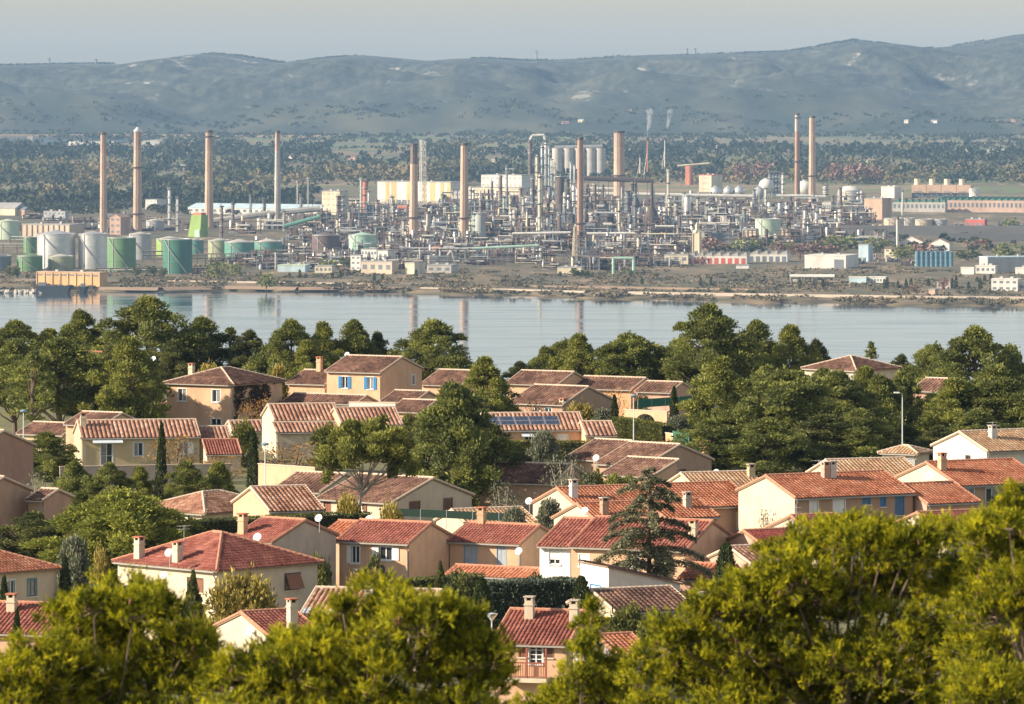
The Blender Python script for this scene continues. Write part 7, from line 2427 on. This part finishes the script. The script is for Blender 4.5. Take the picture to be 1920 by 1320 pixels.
# shore trees -----------------------------------------------------------
def far_tree_proto(seed, m, W=10., Ht=9., n=150, size=2.2, name='shore_tree', col=False):
    rng = np.random.default_rng(seed)
    if col:
        t = rng.random(n)
        a = rng.uniform(0, 6.28, n)
        r = W / 2 * np.minimum(1, (1 - t) * 2.2) ** .7 * rng.uniform(.6, 1, n)
        C = np.stack([np.cos(a) * r, np.sin(a) * r, t * Ht * .95 + .3], 1)
        d = unit(np.stack([np.cos(a), np.sin(a), np.full(n, 1.5)], 1))
    else:
        K = 12
        a = rng.uniform(0, 6.28, K); t = rng.random(K)
        pc = np.stack([np.cos(a) * W * .3, np.sin(a) * W * .3, Ht * (.3 + .5 * t)], 1)
        idx = rng.integers(0, K, n)
        d = unit(rng.normal(0, 1, (n, 3)) + np.array([0, 0, .2]))
        C = pc[idx] + d * W * .2
    ax = unit(d + rng.normal(0, .5, (n, 3)))
    l = size * rng.uniform(.6, 1.3, n)
    w = unit(np.cross(ax, rng.normal(0, 1, (n, 3)))) * (l * .35)[:, None]
    P = np.stack([C - ax * l[:, None] * .5, C + w, C + ax * l[:, None] * .5, C - w], 1).reshape(-1, 3)
    root = thing(name, 'proto', 'tree')
    tree_parts(root, (P, np.arange(4 * n).reshape(-1, 4), rng.random(n)), m, MB().tube([(0, 0, -.5), (0, 0, Ht * .5), (0, 0, Ht * .7)], [.4, .3, .1], 6), M_bark)
    return root, W, Ht
FT = {'cyp': far_tree_proto(1, M_cyp, 3, 12, 170, 1.5, 'shore_cypress', True), 'pine': far_tree_proto(2, M_dark, 10, 9, 260, 1.7), 'pine2': far_tree_proto(3, M_pine, 11, 9, 260, 1.7),
      'fall': far_tree_proto(4, mat('bare winter crown', (1, 1, 1), .9, .2, .1, ramp=[(0, (.13, .07, .06)), (.5, (.24, .13, .10)), (1, (.34, .21, .15))]), 11, 10, 260, 1.6, 'autumn_tree')}
def far_tree(kind, px, top, base, w, label, grp):
    src, W, Ht = FT[kind]
    p, Y = far_base(px, base)
    k = Y / FPX
    o = copy_tree(src, p, RNG.uniform(0, 6.28), (w * k / W, w * k / W, (base - top) * k / Ht), label)
    o['group'] = grp
CY = [(543, 509, 521), (562, 503, 521), (573, 511, 521), (624, 509, 523), (638, 505, 522), (652, 502, 514), (663, 507, 514), (702, 511, 526), (717, 512, 526), (780, 503, 521), (1177, 518, 532), (1204, 518, 533), (1314, 518, 536), (1333, 517, 536)]
for i, (px, t, b) in enumerate(CY):
    far_tree('cyp', px, t, b, 6, f'small dark cypress, {ORD[i]} from the left along the near side of the plant', 'cypresses along the far shore')
CY = [(1500, 520, 538), (1543, 520, 539), (1658, 521, 541), (1664, 518, 541), (1684, 524, 541), (1699, 521, 541), (1708, 520, 534), (1741, 521, 537), (1769, 525, 542), (1785, 518, 541), (1793, 513, 541), (1816, 526, 542), (1838, 518, 543), (1832, 517, 528), (1846, 514, 526), (1858, 512, 525)]
for i, (px, t, b) in enumerate(CY):
    far_tree('cyp', px, t, b, 6.5, f'small dark cypress, {ORD[i]} right of the open shelter on the far shore', 'cypresses along the far shore')
for kind, px, t, b, w, l in [('pine', 24, 496, 523, 26, 'dark tree below the slate tank at the picture edge'), ('pine', 52, 512, 523, 12, 'small dark bush left of the orange warehouse'), ('pine', 255, 499, 518, 24, 'dark tree below the mid green tank'), ('pine', 283, 496, 518, 22, 'dark tree between the green tanks and the shore'), ('pine', 306, 500, 519, 22, 'dark tree at the foot of the emerald tank'),
    ('pine2', 408, 488, 524, 42, 'large dark round tree right of the emerald tank'), ('pine2', 440, 492, 518, 26, 'dark tree right of the large round shore tree'), ('pine2', 499, 510, 542, 34, 'round dark tree standing near the water edge'), ('pine2', 618, 484, 506, 36, 'umbrella shaped dark tree below the rusty tank'), ('pine', 648, 480, 502, 24, 'dark tree left of the white offices'),
    ('pine', 1076, 500, 518, 18, 'left one of three dark round trees near the pipe portal'), ('pine', 1087, 504, 518, 16, 'middle one of three dark round trees near the pipe portal'), ('pine', 1098, 504, 518, 16, 'right one of three dark round trees near the pipe portal'),
    ('pine', 1184, 505, 517, 12, 'single round bush under the pipe portal'), ('pine', 1050, 507, 519, 9, 'tiny round bush left of the three dark trees'), ('pine', 1231, 510, 520, 12, 'round bush right of the pipe portal'),
    ('fall', 1318, 480, 498, 26, 'brown bush in front of the red doored shed'), ('pine', 1362, 538, 549, 34, 'dark scrub on the field below the sawtooth shed'), ('pine', 1410, 541, 549, 30, 'dark scrub right of the field scrub'),
    ('fall', 1330, 446, 474, 60, 'red brown tree mass left of the slim cream tower'), ('fall', 1500, 454, 486, 54, 'red brown tree behind the pale sawtooth shed'), ('fall', 1545, 456, 486, 54, 'red brown tree above the white shore hall'), ('fall', 1460, 452, 476, 34, 'russet tree below the beige bay walled block'),
    ('pine2', 1400, 446, 470, 60, 'dark pine below the beige bay walled block'), ('pine2', 1470, 450, 472, 50, 'dark pine below the pale green tank'), ('pine2', 1580, 440, 466, 70, 'dark pines left of the white gabled sheds'), ('pine2', 1640, 446, 474, 60, 'dark umbrella pine beside the smallest gabled shed'),
    ('pine2', 1690, 460, 486, 50, 'dark pine behind the slim white chimney foot'), ('fall', 1735, 456, 484, 60, 'russet tree behind the blue silos'), ('pine', 1815, 466, 490, 50, 'dark tree right of the blue silos'), ('fall', 1840, 448, 468, 34, 'russet round tree below the embankment'), ('pine2', 1890, 456, 486, 60, 'green tree behind the grey hall'),
    ('fall', 1390, 306, 345, 34, 'large russet tree left of the dark exchanger row'), ('fall', 1430, 302, 342, 40, 'large russet tree behind the white gas sphere'), ('fall', 1565, 306, 345, 40, 'large russet tree behind the tan chimney'), ('fall', 1605, 306, 346, 50, 'widest russet tree behind the white domed tank'), ('fall', 1640, 312, 346, 40, 'russet tree right of the widest one'),
    ('pine', 885, 345, 372, 26, 'dark green tree before the cream annex'), ('pine', 835, 362, 384, 20, 'dark tree before the striped hall'), ('pine2', 1895, 408, 432, 30, 'dark tree behind the bright red shed'), ('fall', 1770, 520, 545, 22, 'grey bare tree among the shore cypresses'), ('fall', 1712, 534, 548, 20, 'grey bush on the shore field')]:
    far_tree(kind, px, t, b, w, l, 'trees around the refinery')
for src, _, _ in FT.values():
    drop(src)

# farmhouses on the plain and the hill foot -----------------------------
FH = [(8, 290, 14), (30, 282, 12), (56, 263, 10), (78, 288, 12), (330, 272, 14), (345, 316, 12), (420, 290, 10), (470, 351, 18), (545, 300, 12), (560, 380, 16), (660, 300, 14), (930, 306, 16), (972, 300, 9), (1060, 226, 22), (1090, 232, 18), (1340, 278, 44), (1440, 272, 20), (1700, 236, 14), (1752, 240, 22), (1900, 245, 14)]
for i, (px, row, w) in enumerate(FH):
    far = row < 258
    if far:
        Y = 15300.0
        p = Vector(((px - 960) / FPX * Y, Y, 0))
        p.z = float(hill_z(np.array(p.x), np.array(Y))) - 1
        p.z = max(p.z, 20)
    else:
        p, Y = far_base(px, row)
    W = max(9, w * Y / FPX * (.6 if far else 1))
    root = thing('farmhouse', f'pale farmhouse with tiled roof on the far plain, {ORD[i]} from the left', 'house', p, RNG.uniform(-.5, .2), 'farmhouses on the plain')
    hh = RNG.uniform(5, 8)
    MB().box(-W / 2, W / 2, -5, 5, 0, hh).build('wall', fm(['white', 'pinkish', 'cream'][i % 3]), root)
    s = MB()
    slab(s, [(-W / 2 - .5, -5.5, hh), (W / 2 + .5, -5.5, hh), (W / 2 + .5, 0, hh + 2), (-W / 2 - .5, 0, hh + 2)], .3)
    slab(s, [(W / 2 + .5, 5.5, hh), (-W / 2 - .5, 5.5, hh), (-W / 2 - .5, .01, hh + 2), (W / 2 + .5, .01, hh + 2)], .3)
    s.build('roof', fm(['tan2', 'brick', 'concrete'][i % 3]), root)

# woods, scrub, reeds: what nobody could count ---------------------------
def tree_mass(name, label, pos, hgt, wid, tone, m, n=36, seed=0):
    rng = np.random.default_rng(seed)
    T_ = len(pos)
    idx = np.repeat(np.arange(T_), n)
    N_ = T_ * n
    d = unit(rng.normal(0, 1, (N_, 3)))
    d[:, 2] = np.abs(d[:, 2]) * 1.0 - .15
    C = pos[idx] + d * np.stack([wid[idx] * .45, wid[idx] * .45, hgt[idx] * .62], 1)
    C[:, 2] += hgt[idx] * .28
    ax = unit(d + rng.normal(0, .6, (N_, 3)))
    l = wid[idx] * .34 * rng.uniform(.6, 1.3, N_)
    w = unit(np.cross(ax, rng.normal(0, 1, (N_, 3)))) * (l * .42)[:, None]
    P = np.stack([C - ax * l[:, None] * .5, C + w, C + ax * l[:, None] * .5, C - w], 1).reshape(-1, 3)
    o = obj(name, mesh_np(name, P, np.arange(4 * N_).reshape(-1, 4), np.clip(tone[idx] + rng.normal(0, .07, N_), 0, 1)), m)
    setting(o, 'stuff', label)
M_wood = mat('mixed far woods', (1, 1, 1), .9, .15, .01, ramp=[(0, (.025, .035, .018)), (.45, (.05, .06, .028)), (.62, (.10, .095, .038)), (.8, (.165, .14, .065)), (1, (.21, .155, .08))])
rng = np.random.default_rng(321)
def scatter(n, r0, r1, x0=-250, x1=2170, thr=.45, sx=.006, sy=.06, seed=1, hr=(7, 12)):
    row = rng.uniform(r0, r1, n)
    px = rng.uniform(x0, x1, n)
    k = fbm(px * sx, row * sy, 3, seed) > thr
    row, px = row[k], px[k]
    Y = np.interp(-row, -_rowv, _rows)
    pos = np.stack([(px - 960) / FPX * Y, Y, far_z(Y) - .5], 1)
    h = rng.uniform(*hr, len(px))
    return pos, h, h * rng.uniform(.7, 1.2, len(px)), px, row
pos, h_, w_, px, row = scatter(15000, 274, 388, thr=.33, seed=3, hr=(8, 16))
band = row + (fbm(px * .008, row * .02, 2, 19) - .5) * 26
dens = np.interp(band, [272, 282, 298, 304, 309, 320, 344, 350, 358, 364, 372, 390], [.1, .75, .85, .35, .2, .75, .85, .25, .12, .35, .75, .85])
k = (rng.random(len(px)) < dens) & ~((px > 580) & (row > np.interp(px, [580, 620, 1100, 1640, 1700], [376, 352, 345, 350, 348])))
pos, h_, w_, px, row, band = pos[k], h_[k], w_[k], px[k], row[k], band[k]
tone = np.clip(fbm(px * .010, row * .07, 3, 8) * 2.0 - .72 + rng.normal(0, .08, len(px)) + np.interp(band, [280, 302, 312, 322, 340, 352, 365], [-.25, -.2, .1, .26, .22, 0, -.1]), 0, 1)
h_ = h_ * rng.uniform(.7, 1.7, len(px))
w_ = h_ * rng.uniform(.6, 1.1, len(px))
tree_mass('far_woods', 'mixed green and russet woods on the plain behind the refinery', pos, h_ * 1.1, w_ * 1.25, tone, M_wood, 20, 1)
pos, h_, w_, px, row = scatter(2600, 254, 280, thr=.45, seed=5, sy=.12, hr=(6, 11))
tree_mass('plain_woods', 'dark tree belts on the far plain below the hills', pos, h_, w_ * 1.7, np.clip(rng.normal(.25, .12, len(px)), 0, 1), M_wood, 16, 2)
X = rng.uniform(-2300, 2300, 2600)
Y = rng.uniform(14500, 15900, 2600)
k = fbm(X / 200, Y / 160, 3, 61) > .42
X, Y = X[k], Y[k]
Z = np.maximum(hill_z(X, Y), far_z(Y)) - 1
tree_mass('foothill_woods', 'dark woods along the foot of the hills', np.stack([X, Y, Z], 1), rng.uniform(6, 13, len(X)), rng.uniform(10, 24, len(X)), np.clip(rng.normal(.3, .2, len(X)), 0, 1), M_wood, 16, 9)
pos, h_, w_, px, row = scatter(900, 384, 402, x0=-200, x1=620, thr=.42, seed=6)
tree_mass('plant_side_woods', 'green trees around the left half of the refinery', pos, h_ * .8, w_, np.clip(rng.normal(.3, .15, len(px)), 0, 1), M_wood, 34, 3)
pos, h_, w_, px, row = scatter(520, 446, 474, x0=1330, x1=2050, thr=.5, seed=16, sx=.02, hr=(5, 9))
tree_mass('plant_belt_woods', 'dark and russet tree belts between the plant and the shore field', pos, h_, w_ * 1.3, np.where(rng.random(len(px)) < .35, rng.uniform(.8, 1, len(px)), rng.uniform(.1, .4, len(px))), M_wood, 34, 7)
# scrub along the shore
M_scrub = mat('shore scrub', (1, 1, 1), .9, .2, .05, ramp=[(0, (.06, .065, .04)), (.5, (.13, .11, .065)), (1, (.27, .20, .12))])
P_, H_, W_, T_ = [], [], [], []
for i in range(10500):
    px = rng.uniform(-300, 2250)
    sh = lerp_table(SHORE, px)
    row = sh - 6 - 42 * rng.random() ** 1.6
    if fbm(np.array(px * .02), np.array(row * .16), 3, 12) < .45:
        continue
    Y = FPX * 207 / (row - HOR)
    P_.append(((px - 960) / FPX * Y, Y, 2.2))
    H_.append(rng.uniform(1.0, 3.6)); W_.append(rng.uniform(3, 8)); T_.append(rng.random() * .7 + (.3 if fbm(np.array(px * .01), np.array(row * .05), 2, 3) > .55 else 0))
tree_mass('shore_scrub', 'low scrub and dry reeds along the far shore', np.array(P_), np.array(H_), np.array(W_), np.array(T_), M_scrub, 12, 4)
P_, H_, W_, T_ = [], [], [], []
for i in range(3600):
    px, row = rng.uniform(1000, 2100), rng.uniform(497, 548)
    if fbm(np.array(px * .012), np.array(row * .12), 3, 15) < .47 or row > lerp_table(SHORE, px) - 12:
        continue
    q = far_at(px, row, -.6)
    P_.append(tuple(q)); H_.append(rng.uniform(.7, 2.0)); W_.append(rng.uniform(3, 9)); T_.append(rng.random() * .8)
tree_mass('field_scrub', 'patchy scrub and dry grass on the shore field', np.array(P_), np.array(H_), np.array(W_), np.array(T_), M_scrub, 9, 11)
# bushes and low wood on the hills, breaking the crest line
n = 5000
X = rng.uniform(-2300, 2300, n)
Y = np.where(rng.random(n) < .85, 19500 + rng.normal(0, 50, n), rng.uniform(18800, 19500, n))
k = fbm(X / 350, Y / 700, 3, 51) > .46
X, Y = X[k], Y[k]
Z = hill_z(X, Y) - 1
tree_mass('hill_woods', 'scrub oak and pine cover on the hills', np.stack([X, Y, Z], 1), rng.uniform(3, 8, len(X)), rng.uniform(6, 15, len(X)), np.clip(rng.normal(.2, .12, len(X)), 0, 1), M_wood, 9, 5)

# salt lagoon strip behind the plant, white works roofs -------------------
pl = far_at(-300, 262)
sheet = MB()
yA, yB = 13300.0, 14650.0
sheet.quad(((-2600 - 960) / FPX * yA, yA, 23.6), ((205 - 960) / FPX * yA, yA, 23.6), ((330 - 960) / FPX * yB, yB, 23.6), ((-2600 - 960) / FPX * yB, yB, 23.6))
setting(sheet.build('salt_lagoon_water', M_water))
def far_band(pts, Yw, z, m, name):
    mb = MB()
    for (xa, Ya), (xb, Yb) in zip(pts, pts[1:]):
        a, b = Vector(((xa - 960) / FPX * Ya, Ya, z)), Vector(((xb - 960) / FPX * Yb, Yb, z))
        mb.quad(a, b, b + Vector((0, Yw, 2)), a + Vector((0, Yw, 2)))
        mb.quad(a - Vector((0, 0, 6)), b - Vector((0, 0, 6)), b, a)
    setting(mb.build(name, m))
far_band([(-200, 14660), (100, 14680), (260, 14720), (420, 14600), (640, 14500)], 40, 26, M_dirt, 'far_beach')

# parked cars behind the left tanks ----------------------------------------
def car_proto(col):
    root = thing('parked_car', 'small parked car in the car park behind the long beige building', 'car')
    mb = MB()
    mb.v += [(-2.1, -.85, .3), (2.1, -.85, .3), (2.1, .85, .3), (-2.1, .85, .3), (-2.1, -.85, .85), (2.1, -.85, .8), (2.1, .85, .8), (-2.1, .85, .85), (-1.5, -.7, 1.45), (.7, -.7, 1.45), (.7, .7, 1.45), (-1.5, .7, 1.45), (1.2, -.8, .86), (1.2, .8, .86)]
    mb.f += [(0, 3, 2, 1), (0, 1, 5, 12, 4), (1, 2, 6, 5), (2, 3, 7, 13, 6), (3, 0, 4, 7), (4, 12, 9, 8), (13, 7, 11, 10), (8, 9, 10, 11), (7, 4, 8, 11), (5, 6, 13, 12), (12, 13, 10, 9)]
    mb.build('body', mat('car ' + str(col[0]), col, .3, .03, 1, spec=.6), root)
    for x in (-1.3, 1.3):
        for y in (-.8, .8):
            MB().bar((x, y - .1, .32), (x, y + .1, .32), .32, 10).build('wheel', fm('dark'), root)
    return root
CP = [car_proto(c) for c in ((.8, .8, .8), (.25, .27, .3), (.5, .52, .55))]
for i in range(60):
    px, rw = RNG.uniform(88, 190), RNG.choice([387.5, 390, 392.5, 395])
    p = far_at(px, rw, .1)
    copy_tree(CP[i % 3], p, RNG.uniform(-.1, .1) + 1.2, (1.25, 1.25, 1.25))['group'] = 'cars in the refinery car park'
for o in CP:
    drop(o)

# ------------------------------------------------------------------ steam, haze
def steam(px, py0, py1, base, w0, w1, lean, dens, label):
    p, Y = far_base(px, base)
    k = Y / FPX
    z0, z1 = (base - py0) * k, (base - py1) * k
    mb = MB()
    pts, rad = [], []
    for i in range(9):
        t = i / 8
        pts.append((lean * t * k + math.sin(t * 5) * 1.2 * k * t, 0, z0 + (z1 - z0) * t))
        rad.append((w0 + (w1 - w0) * t) * k / 2 * (1 if i < 8 else .4))
    mb.tube(pts, rad, 12)
    mb.f.append(tuple(reversed(range(12))))
    m = bpy.data.materials.new('steam')
    m.use_nodes = True
    N, L = m.node_tree.nodes, m.node_tree.links
    N.remove(N['Principled BSDF'])
    v = N.new('ShaderNodeVolumePrincipled')
    v.inputs['Color'].default_value = (.95, .95, .95, 1)
    tc = N.new('ShaderNodeTexCoord')
    nz = N.new('ShaderNodeTexNoise')
    nz.inputs['Scale'].default_value = .09
    nz.inputs['Detail'].default_value = 4
    L.new(tc.outputs['Object'], nz.inputs['Vector'])
    sp = N.new('ShaderNodeSeparateXYZ')
    L.new(tc.outputs['Object'], sp.inputs[0])
    fade = N.new('ShaderNodeMapRange')
    fade.inputs['From Min'].default_value = z0
    fade.inputs['From Max'].default_value = z1
    fade.inputs['To Min'].default_value = dens
    fade.inputs['To Max'].default_value = dens * .12
    L.new(sp.outputs['Z'], fade.inputs['Value'])
    r = N.new('ShaderNodeMapRange')
    r.inputs['From Min'].default_value = .42
    r.inputs['From Max'].default_value = .62
    L.new(nz.outputs['Fac'], r.inputs['Value'])
    mul = N.new('ShaderNodeMath')
    mul.operation = 'MULTIPLY'
    L.new(r.outputs[0], mul.inputs[0])
    L.new(fade.outputs[0], mul.inputs[1])
    L.new(mul.outputs[0], v.inputs['Density'])
    L.new(v.outputs[0], N['Material Output'].inputs['Volume'])
    o = mb.build('steam_plume', m)
    o.location = p
    setting(o, 'stuff', label)
steam(1214, 256, 200, 340, 3, 16, 6, .4, 'white steam rising from the reddish flare stack')
steam(1247, 256, 200, 336, 2, 13, 12, .25, 'thin steam rising from the white flare stack')
steam(946, 412, 392, 424, 6, 22, 26, .5, 'white steam puff below the white factory')

haze_m = bpy.data.materials.new('haze')
haze_m.use_nodes = True
_N, _L = haze_m.node_tree.nodes, haze_m.node_tree.links
_N.remove(_N['Principled BSDF'])
_v = _N.new('ShaderNodeVolumePrincipled')
_v.inputs['Color'].default_value = (.41, .67, 1.0, 1)
_v.inputs['Density'].default_value = HAZE
_v.inputs['Anisotropy'].default_value = 0.0
_L.new(_v.outputs[0], _N['Material Output'].inputs['Volume'])
haze = MB().box(-9500, 9500, -260, 23000, -8, 345).build('haze', haze_m)
setting(haze, 'stuff', 'thin blue haze over the lagoon and the hills')
